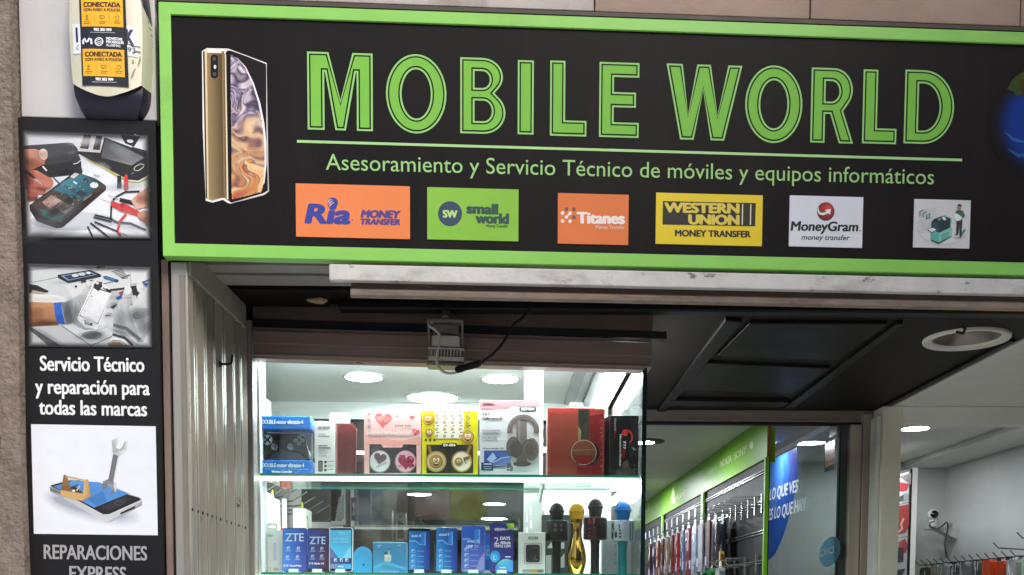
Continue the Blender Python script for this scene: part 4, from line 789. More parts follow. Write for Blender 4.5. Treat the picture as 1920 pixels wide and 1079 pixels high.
mb = MB(); p = SP.px(602, 567); mb.pprism(SP, [(575, 565), (600, 562), (614, 566), (606, 571), (592, 570)], 0, .006); mb.build('torn_edge', M('bare_plaster', '#b09674', .9, n=.3, ns=40), sof)
mb = MB(); mb.box(XE+.001, .257, ZS-.006, 4.2, 2.05, ZS+.05); simple('white_soffit', mb, m_plaster, 'white plastered soffit right of the dark brown one, over the right-hand entrance', 'soffit')
mb = MB(); mb.pbox(FAC, ur+.004, 0, ur+.9, 3.7, -.5, .05); simple('stucco_pillar', mb, m_stucco, 'brown stuccoed pillar closing the right end of the shopfront, past the globe', 'pillar')
mb = MB(); mb.box(2.52, .65, 0, 2.8, 2.05, ZS-.0065); simple('side_wall', mb, m_plaster, 'white plastered side wall of the right-hand entrance', 'wall')
# recessed round lamp housing with no bulb
lamp = thing('recessed_lamp', lc, 'round white recessed lamp fitting with a grey reflector, bulb missing and a loose wire', 'lamp')
mb = MB(); mb.lathe([(lr, .0), (lr, .008), (lr*.97, .012), (lr*.80, .006), (lr*.77, -.0)], lc, 48, 0, (0, 0, -1)); mb.build('trim_ring', M('cream_enamel', '#dcd9cc', .35, n=.06), lamp, smooth=True)
mb = MB(); mb.lathe([(lr*.775, .0), (lr*.74, .012), (lr*.6, .045), (lr*.4, .065), (.001, .072)], lc, 48); mb.build('reflector', M('grey_reflector', '#8a8078', .3, .5, n=.2, ns=14), lamp, smooth=True)
mb = MB(); a = SP.px(1803, 610, .012); mb.tube([a, a+Vector((.012, 0, -.012)), a+Vector((.024, .04, -.016)), a+Vector((.018, .075, -.002))], .0045); mb.build('wire', m_dark, lamp)

# ------------------------------------------------------------------ glass display cabinet
YH = .5; PH = YP(YH)
XC0 = px1+.001; XC1 = PH.hit(1210, 800)[0]; YB = 1.62; ZC = 1.6+.85
cab = thing('display_cabinet', ((XC0+XC1)/2, 1.0, .5), 'glass display cabinet with brown aluminium header and bright strip lights', 'display cabinet')
mb = MB()
mb.pprism(PH, [(474, 620), (1222, 643), (1222, 667), (474, 641)], -.05, .012, 0); mb.pprism(PH, [(474, 644), (1222, 670), (1222, 686), (474, 663.5)], -.05, .010, 0)
mb.pprism(PH, [(474, 613), (1222, 636.5), (1222, 642), (474, 619)], -.05, .004, 0); mb.build('header', m_brown, cab, bevel=.0015)
mb = MB(); mb.pprism(PH, [(474, 641.2), (1222, 667.2), (1222, 669.8), (474, 643.8)], -.05, .0135); mb.build('bright_bead', m_brownlip, cab)
mb = MB(); mb.pprism(PH, [(474, 663.7), (1222, 686.2), (1222, 688.5), (474, 666)], -.03, .014); mb.pprism(PH, [(474, 666.2), (1213, 688.7), (1205, 694), (474, 672)], -.05, .004); mb.build('header_lip', m_brownlip, cab)
mb = MB(); mb.box(XC1+.012, YH+.001, PH.hit(1222, 688)[1], PH.hit(1222, 680)[0], YB, PH.hit(1222, 640)[1]); mb.build('side_header', m_brown, cab)
zb_ = PH.hit(474, 612)[1]
mb = MB(); mb.pprism(PH, [(474, 598), (1250, 622), (1250, 635.5), (474, 612.5)], -.05, -.002); mb.build('black_board', m_dark, cab)
mb = MB(); a_, b_ = PH.hit(474, 597.5, -.004); c_, d_ = PH.hit(1246, 621.5, -.004); c_ = PH.hit(1224, 640)[0]; mb.prism(PH, [(a_, b_), (c_, d_), (c_, ZS-.0005), (a_, ZS-.0005)], -.05, -.004); mb.build('reflection_board', M('soffit_reflection_brown', '#5a4a40', .5), cab)  # soffit reflection above the black board, put in as a brown-coloured board
mb = MB(); mb.box(-1.14, YH+.055, ZC, XC1-.002, YB, ZC+.012); mb.build('ceiling', M('cabinet_ceiling', '#eef3ef', .6, n=.02), cab)
mb = MB(); mb.box(XC0-.02, YH+.07, .5, XC0+.004, .66, ZC-.001); mb.build('side_wall', M('white_laminate', '#dfe3e0', .4, n=.04), cab)
g_front = glassmat('cabinet_glass', (.98, .99, .985), .018, 0., .03)
mb = MB(); mb.box(XC0+.002, YH+.012, .5, XC1-.012, YH+.018, PH.hit(1222, 692)[1]+.02); mb.build('front_glass', g_front, cab)
mb = MB(); mb.box(XC1-.008, YH+.004, .5, XC1, YB-.02, PH.hit(1222, 688)[1]-.001); mb.build('side_glass', [glassmat('side_pane', (.93, .97, .96), .05, 0., .35)], cab)
mb = MB(); mb.box(XC1-.010, YH+.0015, .5, XC1+.004, YH+.0035, PH.hit(1222, 688)[1]-.001); mb.box(XC1+.0005, YH+.004, .5, XC1+.003, YH+.02, PH.hit(1222, 688)[1]-.001); mb.build('glass_edge', M('dark_green_glass_edge', '#16302c', .1, n=.2, ns=12, coat=.5), cab)
m_shelfedge = M('green_glass_edge', '#2f7f68', .12, n=.15, ns=9, coat=.5)
Z1, Z2 = 1.6+.418, 1.6+.103
for z in (Z1, Z2):
    mb = MB(); mb.box(XC0+.006, .562, z-.010, XC1-.012, .92, z-.0005)
    s_ = mb.build('glass_shelf', glassmat('shelf_glass', (.86, .93, .91), .07, .05), cab)
    mb = MB(); mb.box(XC0+.006, .556, z-.010, XC1-.012, .5615, z-.0003); mb.box(XC0+.006, .9205, z-.009, XC1-.012, .924, z-.001); mb.build('polished_edge', m_shelfedge, s_)
    mb = MB(); mb.box(XC0+.006, .553, z-.022, XC1-.014, .566, z-.0105); mb.build('edge_light', lampmat('edge_led', '#eafff8', 7), s_)
LED = lampmat('cool_led', '#eefaff', 34)
mb = MB(); mb.box(XC0+.02, YH+.06, ZC-.062, XC1-.07, YH+.075, ZC-.048); mb.build('led_strip', lampmat('front_led', '#eefaff', 170), cab)
q0, q1_ = Vector((XC1-.035, YH+.06, ZC-.03)), Vector((XC1-.035, YB-.08, ZC-.03))
mb = MB(); mb.box(XC1-.062, YH+.06, ZC-.042, XC1-.020, YB-.10, ZC-.018); mb.build('led_strip', LED, cab)
mb = MB(); mb.box(XC1-.115, YH+.06, ZC-.022, XC1-.085, YB-.05, ZC-.0005); mb.box(XC1-.19, YH+.06, ZC-.016, XC1-.150, YB-.05, ZC-.0005); mb.build('ceiling_channel', M('grey_channel', '#8b908e', .4, .3), cab)
mb = MB(); mb.box(XC1-.045, .60, Z1-.034, XC1-.02, 1.15, Z1-.022); mb.build('led_strip', lampmat('side_led', '#eefaff', 8), cab)
dl = lampmat('downlight_diffuser', '#f2fffa', 150)
CC = CE(ZC)
for px_, py_, r in ((682, 706, .068), (938, 709.5, .066), (811, 744.5, .102)):
    c = CC.px(px_, py_); mb = MB(); mb.lathe([(r*1.14, 0), (r*1.14, .003), (r*1.0, .006), (r*.98, .002)], c, 40, 0, (0, 0, -1)); t_ = mb.build('downlight', M('white_lamp_rim', '#b9c2bf', .4), cab, smooth=True)
    mb = MB(); mb.lathe([(r*.985, .003), (.001, .0035)], c, 40, 0, (0, 0, -1)); mb.build('diffuser', dl, t_)
# back of the cabinet: pelmet, dark glass, white upright and panel
PB = YP(YB)
xb0, xb1 = XC0, PB.hit(985, 800)[0]
mb = MB(); mb.box(-1.14, YB+.001, ZC-.07, XC1-.002, YB+.02, ZC+.012); mb.build('pelmet', M('grey_pelmet', '#a9b2ae', .5, n=.05), cab)
mb = MB(); mb.box(-.62, YB+.004, .5, xb1, YB+.010, ZC-.0705); mb.build('back_glass', glassmat('smoked_glass', (.50, .54, .53), .035, .0, .03), cab)
m_enamel = M('white_enamel', '#e6e9e6', .4, n=.03)
PU = YP(.93); ux0, ux1 = PU.hit(983, 800)[0], PU.hit(1018, 800)[0]
mb = MB(); zt_ = ZC-.001
mb.prism(PU, [(ux0, .5), (ux1, .5), (ux1, zt_), (ux0, zt_)], -.03, 0, 0, [[(ux0+.010, z), (ux0+.014, z), (ux0+.014, z+.03), (ux0+.010, z+.03)] for z in [1.55+.05*k for k in range(8)]]+[[(ux0+.024, z), (ux0+.028, z), (ux0+.028, z+.03), (ux0+.024, z+.03)] for z in [1.575+.05*k for k in range(8)]])
up = mb.build('slotted_upright', m_enamel, cab)
mb = MB(); mb.hexa([(ux1-.012, .93, Z1-.05), (ux1-.004, .93, Z1-.05), (ux1-.004, .93, Z1-.012), (ux1-.012, .93, Z1-.012), (ux1-.012, .62, Z1-.022), (ux1-.004, .62, Z1-.022), (ux1-.004, .62, Z1-.0115), (ux1-.012, .62, Z1-.0115)]); mb.build('shelf_bracket', m_enamel, up)
PW2 = YP(1.3)
wx0, wx1 = ux1+.002, XC1-.02
mb = MB(); holes = []
for z in (1.6+.33, 1.6+.24): holes.append(ell(wx0+.05, z, .006, .006, 10))
mb.prism(PW2, [(wx0-.06, .5), (wx1, .5), (wx1, 1.6+.50), (wx0-.06, 1.6+.50)], -.01, 0, 0, holes); mb.build('back_panel', m_enamel, cab)
mb = MB(); mb.box(wx0-.01, 1.27, 1.6+.345, wx1-.08, 1.298, 1.6+.355); mb.box(wx0-.01, 1.28, 1.6+.356, wx0+.02, 1.299, 1.6+.372); mb.build('hang_rail', M('grey_rail', '#8b908f', .35, .6), cab)

# ------------------------------------------------------------------ floodlight hanging before the cabinet header
PFd = YP(.40)
def fx(x, y): return PFd.hit(x, y)
fl = thing('floodlight', PFd.px(836, 600), 'small grey floodlight hanging in its bracket over the cabinet, with a loose cable', 'floodlight')
m_alu = M('floodlight_grey', '#c4beb6', .4, .1, n=.12, ns=20); m_alud = M('floodlight_dark', '#857b74', .4, .1, n=.12)
mb = MB()
mb.pprism(PFd, [(801, 598), (868, 600), (868, 604), (801, 602)], -.03, .012); mb.pprism(PFd, [(801, 602), (805, 602), (807, 655), (803, 655)], -.012, .008); mb.pprism(PFd, [(864.5, 604), (868.5, 604), (869, 657), (865, 657)], -.012, .008); 
a_ = PFd.px(835, 598); mb.tube([a_, Vector((a_.x, .44, ZS-.029))], .012); mb.build('bracket', m_alud, fl)
mb = MB(); mb.pprism(PFd, [(810, 628), (861, 630), (862, 651), (809, 649)], -.03, .02); mb.build('housing', m_alu, fl, bevel=.004)
mb = MB(); mb.pprism(PFd, [(812, 608), (860, 610), (861, 628), (811, 626)], -.03, -.005); mb.build('driver_box', m_alud, fl, bevel=.003)
mb = MB(); mb.pprism(PFd, [(803, 652), (870, 655), (871, 681), (801, 678)], -.03, .012); mb.build('heat_sink', m_alud, fl, bevel=.002)
mb = MB()
mb.pprism(PFd, [(803, 651), (870, 653.5), (870, 656), (803, 653.5)], -.01, .024)
for k in range(10): x = 808+k*6; mb.pprism(PFd, [(x, 656), (x+2.2, 656), (x+2.2, 668), (x, 668)], .012, .024)
mb.pprism(PFd, [(804, 668), (869, 670), (869, 678), (804, 676)], .012, .026); mb.build('cooling_fins', m_alu, fl)
mb = MB(); mb.pprism(PFd, [(800, 678), (872, 681), (872, 687.5), (800, 684.5)], -.035, .03); mb.build('front_frame', m_alud, fl, bevel=.002)
def sp(pts, n=6):
    out = []
    for i in range(len(pts)-1):
        p0, p1, p2, p3 = [Vector(pts[max(0, min(len(pts)-1, k))]) for k in (i-1, i, i+1, i+2)]
        for j in range(n):
            t = j/n; out.append(.5*((2*p1)+(-p0+p2)*t+(2*p0-5*p1+4*p2-p3)*t*t+(-p0+3*p1-3*p2+p3)*t**3))
    return out+[Vector(pts[-1])]
W_ = .034
mb = MB(); mb.tube(sp([PFd.px(x, y, w) for x, y, w in ((803, 602, .012), (806, 612, .03), (818, 620, W_), (825, 634, W_), (821, 655, W_+.01), (818, 675, W_+.012), (825, 692, W_+.008), (838, 700, W_), (856, 699, W_))]), .0042, 8); mb.build('cable', M('grey_cable', '#c0bab4', .5), fl, smooth=True)
mb = MB(); a, b = PFd.px(853, 695, W_), PFd.px(902, 681, W_); d = b-a; mb.tube([a, a+d*.04, a+d*.12, a+d*.3, a+d*.32, a+d*.5, a+d*.52, a+d*.85, a+d*.97, b], [.004, .0085, .0105, .0105, .0095, .0095, .0105, .0105, .008, .004], 12); mb.build('connector', m_dark, fl, smooth=True)
mb = MB(); mb.tube(sp([PFd.px(902, 681, W_), PFd.px(925, 663, W_), PFd.px(945, 640, W_-.01), PFd.px(962, 610, W_-.02), PFd.px(975, 600, 0), (SP.px(990, 597).x, .42, ZS-.027)]), .004, 8); mb.build('black_cable', m_dark, fl, smooth=True)

# ------------------------------------------------------------------ inside the shop
YD = 2.14; PD = YP(YD); ZI = 1.6+.93
mb = MB(); mb.box(-1.6, YD+.06, ZI, 1.66, 12.2, ZI+.05); simple('ceiling', mb, M('shop_ceiling', '#b4b5ae', .8, n=.04, ns=3), kind='structure')
mb = MB(); mb.box(-1.3, 12.1, 0, 1.7, 12.2, ZI); simple('wall', mb, M('dark_back_wall', '#55585a', .7), kind='structure')
mb = MB(); mb.box(-1.35, .6, 0, -1.221, 12.1, ZI); simple('wall', mb, M('dark_side_wall', '#5c6358', .7), kind='structure')
mb = MB(); mb.box(1.303, 9.01, 0, 1.44, 12.1, ZI); simple('wall', mb, m_wall, kind='structure')
mb = MB(); mb.box(-1.3, .0, -.02, -.87, .55, ZS-.001); simple('wall', mb, m_dark, kind='structure')
ZR = 1.6+.965
mb = MB(); mb.box(1.62, 2.05, ZR, 3.3, 4.3, ZR+.05); mb.box(2.70, 2.05, ZI, 3.0, 4.15, ZR-.001); simple('ceiling', mb, m_plaster, kind='structure')
mb = MB(); mb.box(1.45, 4.16, 0, 2.99, 4.3, ZR); simple('wall', mb, m_wall, kind='structure')
mb = MB(); mb.box(2.99, 2.05, 0, 3.15, 4.3, ZR); simple('wall', mb, m_wall, kind='structure')
# street-side white frame of the right-hand entrance
PWt = YP(1.98)
wfx0, wfx1 = PWt.hit(1653, 900)[0], PWt.hit(1691, 800)[0]
zh = PWt.hit(1800, 796)[1]
ent = thing('entrance_frame', ((wfx0+wfx1)/2, 2.0, 0), 'cream white pillar and beam framing the right-hand entrance', 'door frame')
mb = MB(); mb.box(wfx0, 1.98, 0, wfx1, 2.10, ZS-.007); mb.build('pillar', M('cream_pillar_paint', '#dcd5c4', .5, n=.05, ns=5), ent, bevel=.004)
mb = MB(); mb.box(wfx1+.001, 1.985, zh, 4.2, 2.06, ZS-.0065); mb.build('beam', m_plaster, ent, bevel=.004)
mb = MB(); mb.box(wfx0-.022, 2.0, 0, wfx0-.001, 2.08, ZS-.05); mb.build('trim', M('white_trim_paint', '#d5d3cb', .5), ent, bevel=.003)
# brown frame of the glass door
dfr = thing('door_frame', (1.6, YD, 0), 'brown aluminium frame of the glass door behind the cabinet', 'door frame')
zr0, zr1 = zmean(PD, ((1210, 788), (1600, 788))), zmean(PD, ((1210, 775), (1600, 776)))
xj = [PD.hit(x, 900)[0] for x in (1577, 1589, 1591, 1612, 1615, 1632, 1634, 1646)]
mb = MB(); mb.box(-.9, YD, zr0, xj[5], YD+.07, ZS-.0005); mb.build('top_rail', m_brown, dfr, bevel=.002)
mb = MB(); mb.box(-.9, YD-.006, zr0-.006, xj[3], YD+.02, zr0-.0005); mb.build('bright_bead', m_brownlip, dfr)
mb = MB(); mb.box(-.9, YD+.01, zr0-.018, xj[3], YD+.05, zr0-.0065); mb.build('seal', m_dark, dfr)
m_ref = M('polished_brown_jamb', '#b5a59a', .16, .3, n=.1, ns=5, streak=(1, 1, .1))
mb = MB(); mb.box(xj[0], YD+.012, 0, xj[1], YD+.06, zr0-.019); mb.build('jamb_glass', M('jamb_dark', '#4a504c', .15, .3), dfr)
mb = MB(); mb.box(xj[2], YD-.012, 0, xj[3], YD+.06, zr0-.019); mb.build('jamb', m_ref, dfr, bevel=.003)
mb = MB(); mb.box(xj[3]+.001, YD-.004, 0, xj[4]-.001, YD+.06, zr1); mb.box(xj[4], YD-.010, 0, xj[5], YD+.06, zr1); mb.build('jamb', m_ref, dfr, bevel=.003)
mb = MB(); mb.box(xj[6], YD-.03, 0, xj[7]+.01, YD+.06, ZS-.001); mb.build('outer_jamb', M('pale_jamb_paint', '#a9a298', .5), dfr, bevel=.003)
# standing glass leaf with stickers
XG = PD.hit(1575, 900)[0]; PG = XL(XG)
y0_, y1_ = YD+.03, 3.64
leaf = thing('glass_door', (XG, 2.9, 0), 'clear glass door standing open into the shop with a large blue round sticker', 'glass door')
zg = 1.6+.877
mb = MB(); mb.box(XG, y0_, .02, XG+.010, y1_, zg); mb.build('pane', glassmat('door_glass', (.80, .86, .84), .10, .02, .06), leaf)
mb = MB(); mb.pbox(PG, -y0_-.11, zg-.06, -y0_+.004, zg+.01, -.02, .012); mb.build('patch_fitting', M('brushed_steel', '#8b8d8c', .3, .8), leaf, bevel=.003)
mb = MB(); mb.pbox(PG, -y0_+.0, .02, -y0_+.014, zg-.062, -.011, .001); mb.build('seal', m_dark, leaf)
c6 = lambda x, y: (1400+x/3.382, 760+y/3.382)
mb = MB()
o1 = [(104, 378), (318, 268), (322, 420), (305, 560), (272, 700), (225, 850), (178, 950), (135, 988), (96, 984)]
o2 = [(104, 378), (262, 297), (270, 430), (254, 560), (222, 690), (175, 800), (135, 836), (98, 834)]
o3 = [(104, 378), (225, 316), (236, 440), (216, 560), (180, 650), (140, 700), (100, 706)]
mb.pflat(PG, [c6(*q) for q in o1], .0012, [lin(c) for c in ('#3f6fb4', '#4e58a4', '#4058a8', '#2a5aa6', '#1f56a0', '#1c4f98', '#1a4a90', '#1a468a', '#1b4c96')])
mb.pflat(PG, [c6(*q) for q in o2], .0016, [lin(c) for c in ('#4f86c8', '#3f74c0', '#3a6cba', '#2f66b8', '#2a64ba', '#2466be', '#2468c0', '#2a6cc0')])
mb.pflat(PG, [c6(*q) for q in o3], .0020, lin('#4f8ad0'))
mb.build('sticker', VINYL, leaf)
mb = MB(); wt = lin('#eef4f6')
mb.text(PG, 'LO QUE VES', *c6(143, 604), *c6(325, 548), 20, wt, .0026, bold=.05, shear=.18); mb.text(PG, 'ES LO QUE HAY', *c6(137, 732), *c6(375, 662), 20, wt, .0026, bold=.05, shear=.18)
mb.build('lettering', VINYL, leaf)
mb = MB()
mb.pflat(PG, [c6(*q) for q in ((498, 250), (560, 213), (553, 408), (494, 427))], .0012, lin('#1c1c20')); mb.pflat(PG, [c6(*q) for q in ((502, 300), (557, 278), (554, 372), (499, 398))], .0016, lin('#e0912a'))
for y in (310, 322): mb.pflat(PG, [c6(*q) for q in stroke([(506, y), (553, y-19)], 6)], .002, lin('#5a3210'))
for x in (512, 530, 546): mb.pflat(PG, [c6(*q) for q in ell(x, 362-(x-512)*.4, 5, 12, 8)], .002, lin('#7a4a14'))
mb.pflat(PG, [c6(*q) for q in stroke([(503, 268), (512, 262), (518, 272), (524, 256)], 5)], .0016, lin('#e8e8e8')); mb.pflat(PG, [c6(*q) for q in stroke([(532, 255), (556, 242)], 8)], .0016, lin('#c9c9c9'))
mb.build('alarm_sticker', GLOSSPRINT, leaf)
mb = MB(); mb.pflat(PG, [c6(*q) for q in ell(528, 930, 62, 100, 30, 18)], .0012, lin('#6fa0b8')); mb.text(PG, 'DIGI', *c6(452, 964), *c6(553, 935), 11, wt, .0018, bold=.1, mir=True); mb.build('round_disc', VINYL, leaf)  # translucent blue disc with mirror-written lettering

# ceiling lamps inside
def ceil_lamp(c, r, label, ring='#d8d8d4', strength=9, dark=False, grp='round ceiling lamps inside the shop'):
    t = thing('ceiling_lamp', c, label, 'ceiling lamp', grp)
    mb = MB(); mb.lathe([(r*(1.9 if dark else 1.15), 0), (r*(1.9 if dark else 1.15), .004), (r*1.02, .010), (r*.98, .004)], c, 36, 0, (0, 0, -1)); mb.build('rim', M('black_rim', '#141414', .5) if dark else M('white_lamp_rim', '#b9c2bf', .4), t, smooth=True)
    mb = MB(); mb.lathe([(r*.985, .006), (.001, .009)], c, 36, 0, (0, 0, -1)); mb.build('diffuser', lampmat('shop_lamp_%g' % strength, '#f4f8ff', strength), t)
CI, CR = CE(ZI), CE(ZR)
LS = 220
ceil_lamp(CI.px(1207, 828), .062, 'bright spot in a wide black ring on the shop ceiling, beside the cabinet glass', strength=200, dark=True)
ceil_lamp(CI.px(786, 926), .10, 'round ceiling lamp seen through the cabinet back, left one under the yellow box', strength=LS)
ceil_lamp(CI.px(927, 944), .10, 'round ceiling lamp seen through the cabinet back, upper one right of the phones', strength=LS)
ceil_lamp(CI.px(926, 972), .14, 'round ceiling lamp seen through the cabinet back, lower one above the purple phone', strength=LS)
ceil_lamp(CR.px(1716, 801.5), .07, 'round ceiling lamp just under the beam of the right-hand entrance', strength=60)
ceil_lamp(Vector((1.48, 3.1, ZI)), .075, 'round ceiling lamp mirrored in the glass door above the small orange sticker', strength=120)
ceil_lamp(Vector((2.2, 2.5, ZR)), .075, 'added unseen ceiling lamp of the right-hand room nearest the street', strength=60)  # added lamp out of view, brightens the right-hand room
ceil_lamp(Vector((.79, 5.2, ZI)), .10, 'round ceiling lamp over the shop aisle, mirrored in the glass door', strength=LS)
for k, (x, y) in enumerate(((.3, 3.4), (.5, 7.2), (-.6, 3.8))): ceil_lamp(Vector((x, y, ZI)), .10, ('added unseen ceiling lamp of the shop aisle nearest the street', 'added unseen ceiling lamp of the shop aisle farthest back', 'added unseen ceiling lamp over the left of the shop aisle')[k], strength=LS)  # three added lamps, hidden from the camera, that brighten the shop aisle
ceil_lamp(Vector((2.3, 3.6, ZR)), .09, 'added unseen ceiling lamp in the middle of the right-hand room', strength=60)  # another added lamp, hidden by the jambs, for more light in this room

# ------------------------------------------------------------------ goods in the cabinet
def crop(ox, oy, sc): return lambda x, y: (ox+x/sc, oy+y/sc)
k1, k2, k3, k4, k5, k6 = crop(460, 660, 4.315), crop(820, 660, 4.317), crop(470, 890, 4.923), crop(820, 890, 4.8), crop(480, 920, 6.785), crop(960, 920, 6.788)
def pr(mb, P, f, polys, w, dw=6e-5):
    for i, (c, pts) in enumerate(polys):
        mb.pflat(P, [f(*q) for q in pts], w+i*dw, [lin(k) for k in c] if isinstance(c, list) else lin(c))
def tx(mb, P, f, s, a, b, cap, col, w, sc, **k): mb.text(P, s, *f(*a), *f(*b), cap/sc, lin(col), w, **k)
m_card = lambda c, r=.4: M('card_'+c[1:], c, r, n=.05, ns=15)
def carton(name, label, cat, x0, y0, x1, zb, d, depth, col, group=None, x1b=None):
    """card box standing on a shelf: photo columns x0..x1, top row y0, front plane y = d"""
    P = YP(d); a0, a1 = P.hit(x0, 850)[0], P.hit(x1, 850)[0]; zt = P.hit((x0+x1)/2, y0)[1]
    t = thing(name, ((a0+a1)/2, d+depth/2, zb), label, cat, group)
    mb = MB(); mb.box(a0, d, zb, a1, d+depth, zt); mb.build('box', m_card(col), t, bevel=.0012)
    return t, P, (a0, a1, zt)
CLEAR = glassmat('clear_plastic', (.95, .97, .98), .03, .08, .02)
def hangtab(t, x0, y0, x1, d, zt, mat):
    P = YP(d); a0, a1 = P.hit(x0, 800)[0], P.hit(x1, 800)[0]; z = P.hit((x0+x1)/2, y0)[1]; c = (a0+a1)/2
    mb = MB(); mb.prism(P, [(a0, zt-.002), (a1, zt-.002), (a1-.003, z-.004), (a1-.007, z), (a0+.007, z), (a0+.003, z-.004)], -.002, 0, 0, [[(c-.012, zt+(z-zt)*.35), (c+.012, zt+(z-zt)*.35), (c+.009, zt+(z-zt)*.6), (c-.009, zt+(z-zt)*.6)]]); mb.build('hang_tab', mat, t)
D0 = .600
# gamepad pack
P = YP(D0); a0, a1 = P.hit(483, 850)[0], P.hit(583, 850)[0]; zt = P.hit(530, 780)[1]; zm1, zm0 = P.hit(530, 806)[1], P.hit(530, 863)[1]
t = thing('gamepad_pack', ((a0+a1)/2, D0+.04, Z1), 'blue and clear pack with a black gamepad inside, leftmost on the upper shelf', 'gamepad pack')
mb = MB(); mb.box(a0, D0, zm1, a1, D0+.075, zt); mb.box(a0, D0, Z1, a1, D0+.075, zm0); mb.build('sleeve', m_card('#1d6fc4', .25), t, bevel=.004)
mb = MB(); mb.box(a0+.002, D0+.004, zm0, a1-.002, D0+.07, zm1); mb.build('window', CLEAR, t)
mb = MB(); mb.box(a0+.006, D0+.055, zm0+.002, a1-.006, D0+.06, zm1-.002); mb.build('tray', m_card('#c4d4e0'), t)
PG_ = YP(D0+.03); gp = MB(); g = lambda pts: [PG_.hit(*k1(*q), .0) for q in pts]
gp.prism(PG_, g([(150, 690), (180, 672), (235, 668), (390, 668), (440, 672), (480, 690), (500, 760), (528, 850), (525, 880), (500, 880), (470, 850), (440, 815), (400, 812), (330, 800), (290, 800), (220, 812), (180, 850), (150, 880), (120, 880), (118, 840), (135, 760)]), -.018, .010)
gb = gp.build('gamepad', M('gamepad_black', '#16181c', .35, n=.1), t, bevel=.005)
mb = MB(); pr(mb, PG_, k1, [('#22252b', [(245, 672), (382, 672), (380, 732), (243, 732)]), ('#101216', stroke([(245, 672), (382, 672), (380, 732), (243, 732), (245, 672)], 4)),
    ('#d8e4ee', ell(178, 712, 40, 42)), ('#16181c', ell(178, 712, 34, 36)), ('#dfe8f0', ell(178, 684, 14, 14)), ('#dfe8f0', ell(178, 740, 14, 14)), ('#dfe8f0', ell(152, 712, 13, 14)), ('#dfe8f0', ell(205, 712, 13, 14)),
    ('#c9d2da', ell(437, 690, 15, 13)), ('#c9d2da', ell(407, 716, 15, 14)), ('#c9d2da', ell(462, 716, 15, 14)), ('#c9d2da', ell(433, 742, 15, 13)), ('#16181c', ell(437, 690, 9, 8)), ('#16181c', ell(407, 716, 9, 8)), ('#16181c', ell(462, 716, 9, 8)), ('#16181c', ell(433, 742, 9, 8)), ('#e8eef4', stroke([(140, 780), (128, 870)], 12)), ('#c8d2dc', stroke([(505, 780), (520, 862)], 8))], .0105)  # the last two pale strokes are highlights painted on the grips
mb.build('buttons', PRINT, gb)
for x in (238, 368):
    mb = MB(); c = PG_.px(*k1(x, 772), .01); mb.lathe([(.0105, 0), (.0105, .008), (.0085, .012), (.0075, .012), (.006, .0105), (.0005, .0105)], c, 20, 0, PG_.n); mb.build('thumbstick', M('stick_grey', '#8c9298', .4), gb, smooth=True)
mb = MB(); F_ = D0
for y, yy in ((585, 770), (935, 0)):
    tx(mb, P, k1, 'DOUBLE-motor vibration 4', (135, y-2), (468 if y < 700 else 476, y), 33, '#dff2ff', .0006, 4.315, bold=.04)
pr(mb, P, k1, [('#8fd0f4', stroke([(160, 948), (510, 950)], 3))], .0006); tx(mb, P, k1, 'Wireless Controller', (212, 978), (380, 978), 18, '#e8f6ff', .0006, 4.315, bold=.06)
pr(mb, P, k1, [('#7cc4f4', stroke([(380, 585), (500, 610)], 2)), ('#7cc4f4', stroke([(390, 990), (450, 955)], 3)), ('#58a8e4', stroke([(420, 560), (470, 530)], 2)), ('#9fd8fa', stroke([(538, 530), (536, 612)], 4))], .0008)
mb.build('lettering', PRINT, t)
hangtab(t, 513, 772.5, 547, D0+.035, zt, CLEAR)
# earpiece case pack, half white card half clear red
t, P, b = carton('accessory_pack', 'narrow white card pack with a dark red case, between gamepad and pink box', 'accessory pack', 590, 790, 628, Z1, D0+.004, .05, '#d9d9d4')
P = YP(D0+.004)
mb = MB(); tx(mb, P, k1, 'SONY', (588, 625), (690, 624), 20, '#3a3a3c', .0006, 4.315, bold=.07)
for y, x1, w in ((660, 645, 3), (670, 650, 3), (683, 680, 6), (760, 665, 7), (778, 690, 8), (800, 640, 4), (812, 668, 4), (826, 662, 4), (838, 655, 4), (850, 660, 4)): pr(mb, P, k1, [('#77777a' if w < 6 else '#4c4c50', stroke([(592, y), (x1, y)], w))], .0006)
pr(mb, P, k1, [('#2b2a2c', rrect(590, 880, 626, 970, 10)), ('#77706a', rrect(598, 890, 618, 962, 6))]+[('#333337', ell(648, y, 11, 11)) for y in (892, 925, 957)]+[('#8c8c90', stroke([(664, y), (715, y-4)], 5)) for y in (890, 925, 955)], .0006); mb.build('lettering', PRINT, t)
mb = MB(); mb.pprism(P, [(629, 793), (676, 793), (682, 797), (682, 893), (629, 893)], -.048, -.002); mb.build('clear_side', glassmat('clear_reddish', (.93, .75, .75), .02, .08, .015), t)
mb = MB(); mb.pprism(P, [(632, 800), (640, 795), (660, 795), (668, 802), (666, 890), (632, 891)], -.04, -.012); mb.build('case', M('dark_red_leather', '#6a1f1e', .35, n=.4, ns=40, bump=.4, bs=50), t, bevel=.006)
hangtab(t, 617, 774.5, 657, D0+.03, P.hit(640, 791)[1], m_card('#e4e4e0'))
